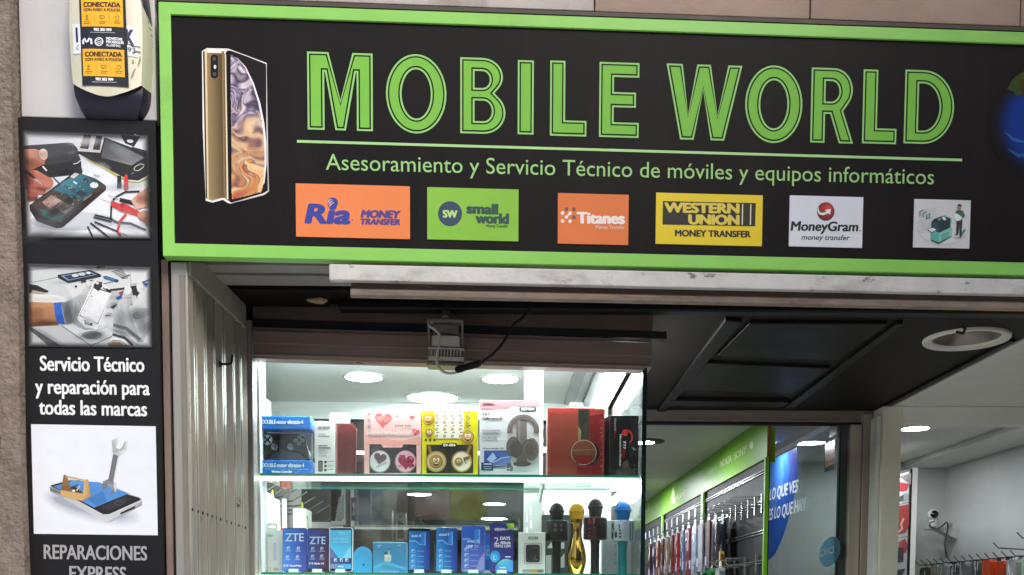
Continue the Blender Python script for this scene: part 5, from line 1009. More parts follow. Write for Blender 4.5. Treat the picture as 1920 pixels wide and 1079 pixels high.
# pink headphone box
t, P, b = carton('headphone_box', 'pale pink headphone box with hearts and two round printed earcups', 'headphone box', 683, 769, 789.5, Z1, D0, .08, '#e9b9b4')
mb = MB()
def heart(x, y, s, a=0): return [(x+s*(16*math.sin(q)**3)*math.cos(a)/16-s*(-(13*math.cos(q)-5*math.cos(2*q)-2*math.cos(3*q)-math.cos(4*q)))*math.sin(a)/16, y+s*(16*math.sin(q)**3)*math.sin(a)/16+s*(-(13*math.cos(q)-5*math.cos(2*q)-2*math.cos(3*q)-math.cos(4*q)))*math.cos(a)/16) for q in [math.tau*i/28 for i in range(28)]]
pr(mb, P, k1, [(['#e8b0a8', '#ecc4bc', '#efc6c0', '#f0ccc6'], [(966, 740), (1418, 745), (1418, 475), (966, 472)]), ('#e6a492', [(966, 1000), (966, 720), (1100, 700), (1250, 720), (1418, 690), (1418, 1005)]), ('#f0b8b0', [(966, 1002), (966, 760), (1418, 760), (1418, 1005)]),
    ('#d8605c', heart(1115, 550, 68, .1)), ('#ee9a90', heart(1090, 540, 30, -.3)), ('#e88478', heart(1140, 545, 34, .3)), ('#e07870', heart(1228, 522, 11)), ('#d8605c', heart(1350, 532, 20)), ('#d45a5c', heart(1378, 650, 32, .25)), ('#e88c84', heart(1365, 645, 15, .2)),
    ('#2a2022', [(1004, 748), (1098, 748), (1115, 775), (1265, 775), (1282, 748), (1384, 752), (1384, 980), (1004, 982)]), ('#4a3c3e', [(1012, 800), (1060, 760), (1090, 765), (1030, 850)]), ('#4a3c3e', [(1310, 780), (1380, 770), (1380, 820)])], .0006)
for x, c in ((1088, '#d9d6d4'), (1296, '#e2aeb6')): pr(mb, P, k1, [('#8c8082', ell(x, 888, 88, 92, 30)), (c, ell(x, 886, 80, 84, 30))], .0016)
pr(mb, P, k1, [('#6c5054', heart(1090, 860, 52, .2)), ('#8f1f3c', heart(1300, 890, 66, .05)), ('#a83450', heart(1270, 850, 24)), ('#a83450', heart(1340, 920, 26, .4)), ('#d8667c', heart(1340, 862, 16)), ('#d8667c', heart(1250, 925, 14))], .002)
tx(mb, P, k1, 'Love you', (1062, 940), (1150, 900), 16, '#2c2426', .0026, 4.315, shear=.3); tx(mb, P, k1, 'Love you', (1210, 606), (1342, 608), 24, '#4a2c30', .0016, 4.315, shear=.3); pr(mb, P, k1, [('#4a2c30', stroke([(1250, 624), (1345, 622)], 2)), ('#7a4c4c', stroke([(1140, 1008), (1245, 1010)], 4))], .0016)
tx(mb, P, k1, 'HEADPHONE', (980, 672), (1345, 676), 30, '#f4dcd6', .0016, 4.315, shear=.2, bold=.03); tx(mb, P, k1, 'EV-011', (1145, 768), (1240, 768), 16, '#d88878', .0022, 4.315); tx(mb, P, k1, 'HEADPHONES', (1142, 1002), (1245, 1002), 9, '#3c2c2c', .0018, 4.315, bold=.08)
for y in (503, 556, 607): pr(mb, P, k1, [('#a8847c', stroke(ell(1000, y, 18, 18, 16)+[(1018, y)], 4)), ('#6c5450', ell(1000, y, 7, 9, 10))], .0016)
mb.build('printed_front', PRINT, t); hangtab(t, 722, 757.5, 751, D0+.02, b[2], CLEAR)
# yellow headset box
t, P, b = carton('headset_box', 'bright yellow headset box with rows of smiley faces and lettering', 'headset box', 790.5, 770.5, 895.5, Z1, D0, .08, '#dcd01c')
mb = MB(); kk = k1
pr(mb, P, k2, [('#e6e2cc', [(-20, 475), (215, 476), (215, 600), (200, 700), (-20, 703)])], .0006)
random.seed(5)
for r in range(4):
    for c in range(6):
        x, y = 1550+62*c-(1553-0)+0, 515+55*r
        X = (1548+c*64-1)/1; fx_, fy_ = k1(X, 517+55*r)
        if c > 4: continue
        q = lambda pts: [(fx_+a, fy_+b_) for a, b_ in pts]
        mb.pflat(P, q(ell(0, 0, 2.9, 2.9, 12)), .0008, lin('#8a6a3c')); mb.pflat(P, q(ell(-.2, -.2, 2.3, 2.3, 12)), .0009, lin('#c9a86c')); mb.pflat(P, q([(0, .4), (2.2, 0), (1, 1.6)]), .001, lin('#f0ead8')); mb.pflat(P, q([(-.6, -6.6), (4.6, -8.2), (4.9, -6.8), (-.3, -5.2)]), .0009, lin('#3c3a34'))
tx(mb, P, k2, 'HEADSET', (232, 495), (232, 640), 20, '#7d7a30', .0008, 4.317)
def smiley(cx, cy, r, f, base, w, lvl=0):
    pr(mb, P, f, [('#6a4a1c', ell(cx, cy, r, r*1.03, 26)), (base, ell(cx-r*.04, cy-r*.04, r*.93, r*.95, 26)), ('#f4f0e4', ell(cx-r*.25, cy-r*.25, r*.2, r*.27)), ('#f4f0e4', ell(cx+r*.28, cy-r*.25, r*.2, r*.27)), ('#1c1814', ell(cx-r*.2, cy-r*.2, r*.09, r*.13)), ('#1c1814', ell(cx+r*.24, cy-r*.2, r*.09, r*.13)), ('#4a1c14', arc(cx, cy+r*.15, r*.5, r*.5, 10, 165, 10)), ('#f4f0e4', [(cx-r*.3, cy+r*.24), (cx+r*.35, cy+r*.22), (cx+r*.3, cy+r*.34), (cx-r*.25, cy+r*.36)])], w)
smiley(1480, 545, 46, k1, '#d8a83c', .0008); smiley(1487, 655, 32, k1, '#b98c44', .0008); smiley(246, 690, 50, k2, '#c99a44', .0014)
for x in (1460, 1495, 1530): pr(mb, P, k1, [('#4c4a1c', ell(x, 714, 10, 12, 10))], .0008)
pr(mb, P, k2, [('#24201a', [(-88, 752), (290, 752), (290, 984), (-88, 984)]), ('#dcd01c', [(-100, 980), (-80, 986), (-100, 990)])], .0008)
pr(mb, P, k2, [('#1c1a18', rrect(36, 738, 160, 772, 12)), ('#8a6f24', stroke([(268, 760), (240, 830)], 26)), ('#8a6f24', stroke([(-68, 760), (-50, 830)], 22))], .0014)
tx(mb, P, k2, 'EV-004', (50, 765), (146, 765), 20, '#f0eee0', .0018, 4.317, bold=.08)
for cx in (-10, 198): pr(mb, P, k2, [('#a88a3c', ell(cx, 888, 84, 86, 30)), ('#e6dcc0' if cx > 0 else '#c8b88c', ell(cx, 888, 72, 74, 30))], .0018)
smiley(-10, 888, 54, k2, '#b08838', .0024); smiley(172, 890, 34, k2, '#b08838', .0024); pr(mb, P, k2, [('#7a5a24', [(208, 858), (258, 842), (264, 868), (216, 884)]), ('#4c3818', stroke([(216, 870), (232, 905)], 6))], .0026)
mb.build('printed_front', PRINT, t)
# white and pink wireless headphone box
t, P, b = carton('wireless_headphone_box', 'tall white box with a pink top band and a grey headphone picture', 'headphone box', 899, 751, 1012.5, Z1, D0, .09, '#c9cac8')
mb = MB()
pr(mb, P, k2, [('#d3868a', [(343, 393), (830, 395), (830, 437), (602, 437), (572, 460), (343, 462)]), ('#e2a8a8', [(343, 1003), (830, 1003), (830, 1012), (343, 1012)]), ('#3a3838', rrect(664, 448, 800, 480, 8))], .0006)
tx(mb, P, k2, 'BEP001', (680, 475), (784, 475), 22, '#e4e4e0', .0012, 4.317, bold=.08); tx(mb, P, k2, 'BEMIPRO', (372, 434), (462, 434), 17, '#3c2c2e', .0009, 4.317, bold=.04)
tx(mb, P, k2, '5 in 1', (366, 514), (418, 514), 20, '#4c4c50', .0008, 4.317, bold=.07); tx(mb, P, k2, 'Cuffie senza fili', (366, 549), (524, 549), 18, '#4c4c50', .0008, 4.317, bold=.06)
for i, s in enumerate(('Connettibilità', 'TV/DVD/MP3', 'PC/Hi-Fi')): tx(mb, P, k2, s, (366, 645+i*31), ((512, 508, 480)[i], 645+i*31), 17, '#77787c', .0008, 4.317, bold=.03)
tx(mb, P, k2, 'Distanza massima 10M', (366, 786), (536, 786), 10, '#3c3c40', .0008, 4.317, bold=.08)
pr(mb, P, k2, [(['#2c4a84', '#4a6cae', '#7c98cc', '#2a4480'], [(378, 800), (560, 800), (592, 830), (592, 918), (378, 918)]), ('#9fb4d8', [(400, 870), (450, 815), (480, 860), (440, 905)]), ('#c4d0e4', stroke([(440, 905), (520, 860), (585, 850)], 6)), ('#1c2c5c', [(355, 895), (452, 897), (452, 962), (355, 960)]), ('#dfe4ee', stroke([(376, 908), (440, 909)], 7)), ('#b4c0d8', stroke([(372, 930), (440, 930)], 4)), ('#b4c0d8', stroke([(380, 946), (436, 946)], 5)), ('#24345c', stroke([(452, 932), (560, 925)], 6)), ('#24345c', stroke([(452, 940), (545, 945)], 5)), ('#55575c', rrect(562, 902, 600, 962, 5)), ('#6c6e72', rrect(585, 925, 612, 966, 5)), ('#b0b2b4', [(567, 940), (594, 940), (594, 950), (567, 950)])], .0008)
hp = [('#5f5751', stroke(arc(695, 640, 108, 112, 170, 370, 18), 42)), ('#7a7068', stroke(arc(695, 640, 118, 122, 180, 350, 18), 10)), ('#6a625c', [(638, 560), (724, 560), (724, 860), (640, 860)]), ('#857b72', [(655, 560), (672, 560), (672, 860), (655, 860)]), ('#5f5751', ell(615, 768, 58, 82)), ('#4f4843', ell(640, 790, 50, 70)), ('#6b625b', ell(765, 790, 56, 92)), ('#57504a', ell(740, 785, 58, 78)), ('#7d746c', stroke(ell(745, 790, 44, 60, 24), 5)), ('#645c56', [(650, 840), (725, 840), (728, 890), (640, 890)]), ('#544d48', ell(686, 908, 74, 22))]
pr(mb, P, k2, hp, .0012); mb.build('printed_front', PRINT, t)
# red headphone box
t, P, b = carton('red_headphone_box', 'red shrink-wrapped headphone box with a dark band and a round earcup picture', 'headphone box', 1026.5, 765.5, 1133, Z1, D0, .10, '#8f2a24')
mb = MB()
pr(mb, P, k2, [('#7c392c', [(900, 500), (1140, 480), (1140, 1018), (900, 1016)]), ('#94352c', [(895, 462), (1345, 460), (1345, 490), (895, 500)]), ('#6a1a1a', [(1232, 520), (1345, 500), (1345, 1018), (1250, 1018)]), ('#36352a', [(1140, 462), (1232, 462), (1228, 720), (1140, 720)]), ('#26261f', [(1152, 470), (1222, 475), (1215, 560), (1170, 600), (1150, 540)]), ('#34352a', [(1175, 600), (1225, 570), (1222, 680), (1180, 690)]), ('#8a7a58', [(1140, 600), (1165, 640), (1160, 720), (1140, 720)]), ('#8c3c30', stroke([(940, 502), (1020, 504)], 6))], .0006)
pr(mb, P, k2, [('#5a3c2e', ell(1190, 818, 120, 112, 36)), ('#241e1a', arc(1190, 818, 120, 112, -50, 80, 20)), ('#c9a088', ell(1185, 815, 104, 102, 36)), ('#6c4232', ell(1185, 815, 99, 97, 36)), ('#5c3428', [(1090, 835), (1282, 838), (1270, 870), (1240, 900), (1128, 900), (1100, 870)]), ('#701c1e', [(1128, 840), (1252, 840), (1250, 880), (1215, 910), (1128, 905)]), ('#9a6a54', stroke([(1088, 800), (1280, 790)], 5)), ('#701c1e', [(1128, 930), (1252, 930), (1250, 1018), (1128, 1018)])], .0012)
random.seed(8)
for i in range(26): y = 560+i*16; pr(mb, P, k2, [('#e08c78', stroke([(901, y), (901+random.uniform(5, 16), y+4)], 2.5)), ('#e08c78', stroke([(1345, y), (1345-random.uniform(5, 30), y+random.uniform(-6, 8))], 2.5))], .0014)
mb.build('printed_front', GLOSSPRINT, t); hangtab(t, 1065, 755, 1095, D0+.03, b[2], m_card('#77797a'))
# black microphone headset box, turned
t = None
P = YP(D0-.002); a0, a1 = P.hit(1142.5, 850)[0], P.hit(1197.5, 850)[0]; zt = P.hit(1170, 779.5)[1]
t = thing('black_headset_box', ((a0+a1)/2, D0+.04, Z1), 'black headset box with white sideways lettering, rightmost on the upper shelf', 'headset box')
mb = MB(); x2 = P.hit(1134, 850)[0]
mb.hexa([(a0, D0-.002, Z1), (a1, D0-.002, Z1), (a1, D0+.09, Z1), (x2, D0+.06, Z1), (a0, D0-.002, zt), (a1, D0-.002, zt), (a1, D0+.09, zt), (x2, D0+.06, zt)]); mb.build('box', m_card('#151515', .3), t, bevel=.0012)
mb = MB(); tx(mb, P, k2, 'Powerful', (1432, 542), (1432, 640), 17, '#c4c4c0', .0006, 4.317); tx(mb, P, k2, 'Bass', (1430, 645), (1430, 708), 17, '#a02a24', .0006, 4.317); tx(mb, P, k2, 'Microphone Headset', (1476, 668), (1474, 925), 15, '#e4e4e0', .0008, 4.317, bold=.05); tx(mb, P, k2, '777', (1506, 722), (1504, 788), 20, '#ecece8', .0008, 4.317, bold=.05)
pr(mb, P, k2, [('#b4352a', stroke(arc(1535, 690, 42, 52, 200, 420, 18), 12)), ('#b4352a', ell(1520, 655, 24, 26)), ('#7a241e', [(1496, 780), (1520, 780), (1518, 860), (1498, 870)]), ('#2c2a28', [(1540, 760), (1600, 740), (1620, 820), (1560, 860)]), ('#5a4c42', [(1500, 900), (1540, 870), (1560, 940), (1510, 990)]), ('#403832', [(1440, 960), (1560, 930), (1600, 990), (1440, 1000)]), ('#8a8880', [(1575, 770), (1612, 790), (1590, 800)])], .0006); tx(mb, P, k2, '\u00b7 a b c', (1590, 890), (1590, 990), 12, '#8c8880', .0008, 4.317); mb.build('printed_front', GLOSSPRINT, t)
# white box end at far left of the upper shelf
t, P, b = carton('white_box', 'plain white box end at the far left behind the gamepad pack', 'box', 481, 749, 503, Z1, .76, .05, '#dfe6e2')

# ---- lower shelf
DL = .612
LEAN = rad(5)
def phone(label, x0, y0, x1, ybot, body, f, sc, prints, d=DL, texts=(), screen=None, r=.007, ring='#15171c', name='dummy_phone'):
    zb = Z2+.004; P = PL((0, d, zb), (1, 0, 0), (0, math.sin(LEAN), math.cos(LEAN)))
    (a0, b1), (a1, _) = P.hit(x0, y0), P.hit(x1, y0)
    t = thing(name, ((a0+a1)/2, d, zb), label, 'dummy phone', 'dummy phones on the lower shelf')
    mb = MB(); mb.prism(P, rrect(a0, 0, a1, b1, r), -.008, 0); mb.build('body', M('phone_body_'+body[1:], body, .25, n=.05), t, bevel=.0012)
    mb = MB()
    if screen: mb.flat(P, rrect(a0+screen[0], screen[3], a1-screen[0], b1-screen[1], .004), .0003, [lin(c) for c in screen[2]])
    pr(mb, P, f, prints, .0005, 4e-5)
    for s, A, B, cap, c, bd in texts: tx(mb, P, f, s, A, B, cap, c, .0024, sc, bold=bd)
    mb.build('screen', SCREENPRINT, t)
    c = (a0+a1)/2; s_ = tag(MB_stand(c, d), "small holder clip under the "+" ".join(label.split()[:9]), 'phone holder', 'phone holders on the lower shelf')
    return t
def MB_stand(c, d):
    mb = MB(); mb.box(c-.018, d-.018, Z2, c+.018, d+.03, Z2+.0035); mb.box(c-.016, d-.018, Z2+.0036, c+.016, d-.012, Z2+.012)
    return mb.build('phone_holder', M('white_acrylic', '#dfe6e6', .2, n=.03), None, bevel=.002, base=(c, d, Z2))
def icons(ps, col='#e4eefc'):
    out = []
    for x, y in ps: out += [(col, stroke([(x-16, y-18), (x+16, y-18), (x+16, y+18), (x-16, y+18), (x-16, y-18)], 6)), (col, stroke([(x-34, y+34), (x+34, y+34)], 5))]
    return out
B3 = ['#3f86e4', '#3a76dc', '#2f5cc8', '#3d4cb8', '#4a48b0']
phone('bright blue dummy phone with large white letters, leftmost of the phones', 530, 990, 575.5, 1073, '#2c3f86', k5, 6.785, icons(((412, 735), (538, 738), (402, 848), (528, 848)))+[('#4a8cf0', [(352, 700), (630, 580), (632, 740), (345, 900)]), ('#3f58c8', [(345, 900), (632, 700), (625, 960), (345, 980)])][:0]+[('#182c5a', [(398, 478), (440, 478), (436, 490), (402, 490)])], texts=[('ZTE', (372, 646), (608, 646), 100, '#cfe6ff', .03), ('ZTE BladeMax', (345, 970), (580, 968), 25, '#f0f4ff', .07)], screen=(.0015, .0015, ['#2e4fb0', '#3a3f9c', '#3a78dc', '#3f8cf0', '#4a90f0', '#3f86e8', '#4058c0', '#4a48a8'], .002))
phone('dark blue and maroon dummy phone with white letters beside the bright blue one', 576.5, 990.5, 617, 1073, '#1a1a22', k5, 6.785, icons(((722, 740), (838, 740), (720, 840), (838, 838)), '#c4d2ec')+[], texts=[('ZTE', (682, 682), (884, 682), 92, '#b8d4f8', .03), ('ZTE Blade A3', (670, 940), (866, 940), 22, '#e8ecf8', .07)], screen=(.002, .007, ['#24306c', '#1f2a62', '#2c4490', '#2a50a8', '#2458a8', '#203c80', '#451c2c', '#5a2430'], .008))
phone('white framed dummy phone with a sky blue screen', 617.5, 989, 662, 1073, '#d9e8ee', k5, 6.785, [('#1c2848', [(945, 478), (1208, 478), (1208, 502), (945, 502)]), ('#55c4f4', [(945, 505), (1210, 505), (1210, 700), (1080, 900), (945, 720)]), ('#8ad8fa', [(1210, 700), (1210, 860), (1095, 860)]), ('#6a78b8', [(945, 725), (1045, 860), (945, 860)]), ('#2c4c86', [(945, 862), (1210, 862), (1210, 935), (945, 935)]), ('#3c5a9a', [(945, 862), (1040, 862), (1055, 900), (1045, 935), (945, 935)]), ('#8c94cc', [(945, 935), (1050, 935), (1010, 995), (945, 995)]), ('#58b4ec', [(1050, 935), (1210, 935), (1210, 998), (1015, 998)]), ('#1c2848', [(945, 998), (1210, 1002), (1210, 1030), (945, 1026)])]+icons(((1012, 885), (1086, 885), (1155, 885)), '#e8f4ff')[0::2]+[('#f4faff', stroke([(1045, 968), (1115, 968)], 12))], texts=[('Y51', (1045, 562), (1125, 562), 34, '#a8e0fa', .02), ('EASY DISPLAY', (985, 628), (1170, 628), 24, '#a8e4fc', .03), ('FULL SCREEN', (985, 664), (1170, 664), 24, '#a8e4fc', .03)], screen=(.003, .004, ['#1c2848', '#24305a'], .004))
AL = lambda x0, x1, y0, y1: [(['#2f78d8', '#5aa0ec', '#68a8f0', '#3f8ce4'], [(x0, y0+(y1-y0)*.27), (x0+(x1-x0)*.35, y0+(y1-y0)*.22), (x0+(x1-x0)*.72, y0+(y1-y0)*.30), (x1-8, y0+(y1-y0)*.36), (x1-8, y0+(y1-y0)*.2), (x0+(x1-x0)*.8, y0+(y1-y0)*.26), (x0+(x1-x0)*.4, y0+(y1-y0)*.3), (x0, y0+(y1-y0)*.34)])]
def alc(label, x0, y0, x1, y1, f, sc, fx0, fx1, fy0, fy1, txt, extra, scr, body='#3a4a6a'):
    W_, H_ = fx1-fx0, fy1-fy0
    pp = [('#6cb0f0', [(fx0+W_*.05, fy0+H_*.26), (fx0+W_*.3, fy0+H_*.25), (fx0+W_*.5, fy0+H_*.33), (fx0+W_*.72, fy0+H_*.36), (fx0+W_*.72, fy0+H_*.08), (fx0+W_*.78, fy0+H_*.08), (fx0+W_*.78, fy0+H_*.38), (fx0+W_*.5, fy0+H_*.36), (fx0+W_*.3, fy0+H_*.29), (fx0+W_*.05, fy0+H_*.31)]), ('#3d86dc', [(fx0+W_*.55, fy0+H_*.08), (fx0+W_*.72, fy0+H_*.08), (fx0+W_*.72, fy0+H_*.34), (fx0+W_*.55, fy0+H_*.32)])]
    for k in range(4): y = fy0+H_*(.50+k*.115); pp += [('#a8d0f4', stroke([(fx0+W_*.14, y-H_*.035), (fx0+W_*.30, y-H_*.035), (fx0+W_*.30, y+H_*.035), (fx0+W_*.14, y+H_*.035), (fx0+W_*.14, y-H_*.035)], 4)), ('#8cb8ec', stroke([(fx0+W_*.38, y), (fx0+W_*.70, y+2)], 5))]
    pp.append(('#c4dcf8', stroke([(fx0+W_*.12, fy0+H_*.93), (fx0+W_*.8, fy0+H_*.935)], 5)))
    return phone(label, x0, y0, x1, y1, body, f, sc, pp+extra, texts=txt, screen=scr)
SB = ['#2a3f9c', '#27308a', '#2c58b8', '#2f8cd8', '#3aa0e0', '#2c80d0', '#2448a4', '#33348c']
alc('black edged dummy phone with a blue gradient screen beside the airpod box'.replace('airpod', 'earbud'), 765.5, 991, 808, 1075, k3, 4.923, 1455, 1662, 500, 915, [('alcatel 1S', (1482, 578), (1575, 578), 24, '#d4ecfc', .04)], [('#1c1c26', [(1465, 505), (1655, 505), (1655, 522), (1465, 522)]), ('#222a4c', [(1465, 880), (1655, 880), (1655, 905), (1465, 905)])], (.003, .004, SB, .004), '#24262e')
alc('notched dummy phone with a plain blue gradient screen, middle of the blue phones', 817.5, 990, 857.5, 1075, k3, 4.923, 1712, 1910, 495, 915, [('alcatel 3', (1738, 566), (1830, 566), 24, '#d4ecfc', .04)], [('#1c2440', ell(1812, 502, 14, 10, 10))], (.0016, .002, SB, .004), '#3a4a70')
phone('dark purple dummy phone turned half behind the blue phones', 906, 1001, 921, 1070, '#2a4aa0', k4, 4.8, [('#3aa8e0', ell(452, 700, 24, 70)), ('#d4ecf8', stroke(ell(458, 705, 14, 26, 14), 6))], d=.66, screen=(.001, .002, ['#2f78d0', '#2458b0', '#2f90dc'], .002))
alc('slightly taller dummy phone with a blue and violet screen', 865.5, 986, 910, 1074, k4, 4.8, 216, 432, 462, 890, [('alcatel 1SE', (268, 610), (382, 612), 24, '#c8dcf8', .04), ('13MP', (262, 662), (320, 662), 26, '#e0eafc', .05)], [('#8a8cc8', [(380, 760), (425, 700), (420, 860), (340, 870)]), ('#1c2848', [(312, 462), (338, 462), (325, 474)]), ('#b8d4f4', stroke([(330, 640), (374, 640)], 4)), ('#b8d4f4', stroke([(330, 654), (374, 654)], 4))], (.002, .002, ['#3a58b8', '#5a60b0', '#2a58c0', '#2a6ad0', '#6a70b8', '#3a78d4', '#3548a0', '#5a58a8'], .006), '#6a88b4')
VP_ = [('#7cc23c', arc(690, 440, 68, 60, 90, 180, 12)+[(690, 440)]), ('#b8d84c', arc(690, 440, 40, 36, 90, 180, 10)+[(690, 440)]), ('#2f8fd4', ell(520, 738, 46, 54, 24)), ('#4ab0e0', ell(512, 748, 34, 40, 24)), ('#d8ecf8', stroke([(508, 730), (508, 765), (525, 765)], 6)), (['#2a6cd0', '#3f9ce0', '#5ac8d4', '#9adcc4', '#7cc8c8', '#5a9ce0', '#4a8ce0', '#3f6cd4'], [(518, 880), (524, 830), (550, 790), (590, 765), (630, 760), (680, 775), (682, 875), (660, 880)]), ('#f0f6fc', stroke([(560, 838), (616, 838)], 12)), ('#e8e8f4', stroke([(612, 742), (660, 742)], 10))]
phone('purple dummy phone with large white lettering and a coloured ball', 918.5, 980.5, 963.5, 1074.5, '#2c2d66', k4, 4.8, VP_, texts=[('VIEW4', (514, 508), (606, 508), 26, '#e8e8f4', .04), ('LITE', (612, 500), (650, 500), 12, '#e8e8f4', .04), ('2', (510, 626), (552, 626), 60, '#e0e0f0', 0), ('DAYS', (566, 588), (656, 588), 28, '#f0f0f8', .05), ('4000mAh', (566, 626), (658, 626), 24, '#e8e8f4', .03), ('TRIPLE CAM', (510, 656), (658, 656), 24, '#e8e8f4', .03)], screen=(.0016, .002, ['#34357c', '#3c3c86', '#44448c', '#3a3a80'], .003))
# white earbud pack with hang tab
t, P, b = carton('earbud_pack', 'white earphone pack with a hang tab, leftmost on the lower shelf', 'earphone pack', 486, 994, 529, Z2, .66, .04, '#eceeec')
mb = MB(); pr(mb, P, k5, [('#a8d4b4', rrect(118, 560, 212, 590, 5)), ('#c4ccdc', rrect(222, 665, 256, 890, 15)), ('#d4dae8', rrect(230, 675, 248, 880, 8)), ('#b8a878', stroke(ell(158, 1000, 34, 15, 20)+[(192, 1000)], 5)), ('#9a9a9c', stroke(ell(255, 1000, 36, 15, 20)+[(291, 1000)], 5)), ('#8a8a8c', stroke([(232, 1000), (278, 1000)], 10))], .0006); mb.build('printed_front', PRINT, t)
hangtab(t, 497, 981, 519, .68, b[2], m_card('#eceeec'))
# cyan charging pad standing on edge
zb = Z2+.001; P = PL((0, DL, zb), (1, 0, 0), (0, math.sin(LEAN), math.cos(LEAN)))
(a0, b1), (a1, _) = P.hit(662.5, 1025), P.hit(698, 1025); c = (a0+a1)/2; r = (a1-a0)/2
t = thing('charging_pad', (c, DL, zb), 'cyan round-topped pad between the white framed phone and the blue earbud box', 'charging pad')
mb = MB(); mb.prism(P, [(a0, 0), (a1, 0)]+arc(c, b1-r, r, r, 0, 180, 24), -.008, 0); mb.build('pad', M('cyan_plastic', '#2fa4dc', .3, n=.04), t, bevel=.002)
mb = MB()
for k, q in enumerate((.86, .74)): mb.flat(P, arc(c, b1-r, r*q, r*q, 0, 180, 20)+arc(c, b1-r, r*(q-.05), r*(q-.05), 180, 0, 20), .0006, lin('#4fc0ee'))
mb.flat(P, ell(c+.003, b1*.30, .0035, .004, 14), .0006, lin('#12485e')); mb.build('rings', PRINT, t)
# blue earbud box
t, P, b = carton('earbud_box', 'square sky blue box with a picture of white earbuds in their case', 'earbud box', 698.5, 1016.5, 761.5, Z2, DL-.004, .06, '#3f9ac8')
mb = MB(); pr(mb, P, k3, [(['#2f8cc0', '#3a94c4', '#2c86ba', '#4aa4d0'], [(1134, 636), (1428, 636), (1428, 905), (1134, 905)]), ('#9ad4ec', [(1128, 628), (1434, 628), (1434, 634), (1128, 634)]), ('#c9cfc4', rrect(1234, 738, 1298, 804, 12)), ('#e0e4da', rrect(1240, 744, 1290, 766, 6)), ('#3c4c4c', [(1236, 730), (1256, 728), (1256, 738), (1238, 738)]), ('#4c5c58', ell(1283, 690, 9, 11)), ('#dfe4dc', stroke([(1279, 700), (1276, 738)], 7)), ('#3a4848', ell(1245, 724, 10, 9)), ('#8ac8e4', stroke([(1168, 655), (1204, 656)], 10)), ('#8ac8e4', stroke([(1170, 672), (1196, 672)], 6)), ('#8ac8e4', stroke([(1356, 654), (1390, 654)], 8)), ('#4ab0dc', [(1134, 850), (1250, 800), (1428, 860), (1428, 880), (1240, 830), (1134, 880)])], .0006); tx(mb, P, k3, 'True Wireless Stereo', (1190, 900), (1370, 902), 15, '#a8dcf0', .0018, 4.923); mb.build('printed_front', PRINT, t)
# white pods box with window
t, P, b = carton('pods_box', 'white box with a dark square window and a green label, left of the microphones', 'earbud box', 973.5, 998.5, 1023.5, Z2, DL-.004, .055, '#d4d6d0')
mb = MB(); pr(mb, P, k6, [('#2f7a4c', rrect(208, 588, 332, 624, 4)), ('#9a9a98', rrect(152, 668, 384, 938, 22)), ('#bcbcb8', rrect(160, 676, 378, 930, 18)), ('#242020', rrect(176, 690, 354, 916, 26)), ('#4c4644', stroke([(190, 760), (240, 740), (300, 720), (340, 740)], 12)), ('#4a4442', stroke([(240, 830), (270, 860), (255, 880)], 8)), ('#8a8480', stroke([(300, 830), (280, 880), (325, 878)], 6)), ('#3a3432', [(186, 860), (230, 890), (340, 900), (300, 912), (200, 912)]), ('#6c6e70', rrect(132, 1004, 410, 1046, 20)), ('#9a9c9c', rrect(138, 1009, 404, 1041, 17)), ('#c48c34', ell(278, 1025, 42, 22, 20)), ('#4a4c50', stroke([(330, 1025), (386, 1025)], 20)), ('#b4b4b0', stroke([(190, 972), (240, 972)], 5)), ('#b4b4b0', stroke([(300, 975), (350, 978)], 5))], .0006); tx(mb, P, k6, 'inPods 2', (222, 613), (318, 613), 18, '#cfe8d4', .0022, 6.788, bold=.05); mb.build('printed_front', PRINT, t)
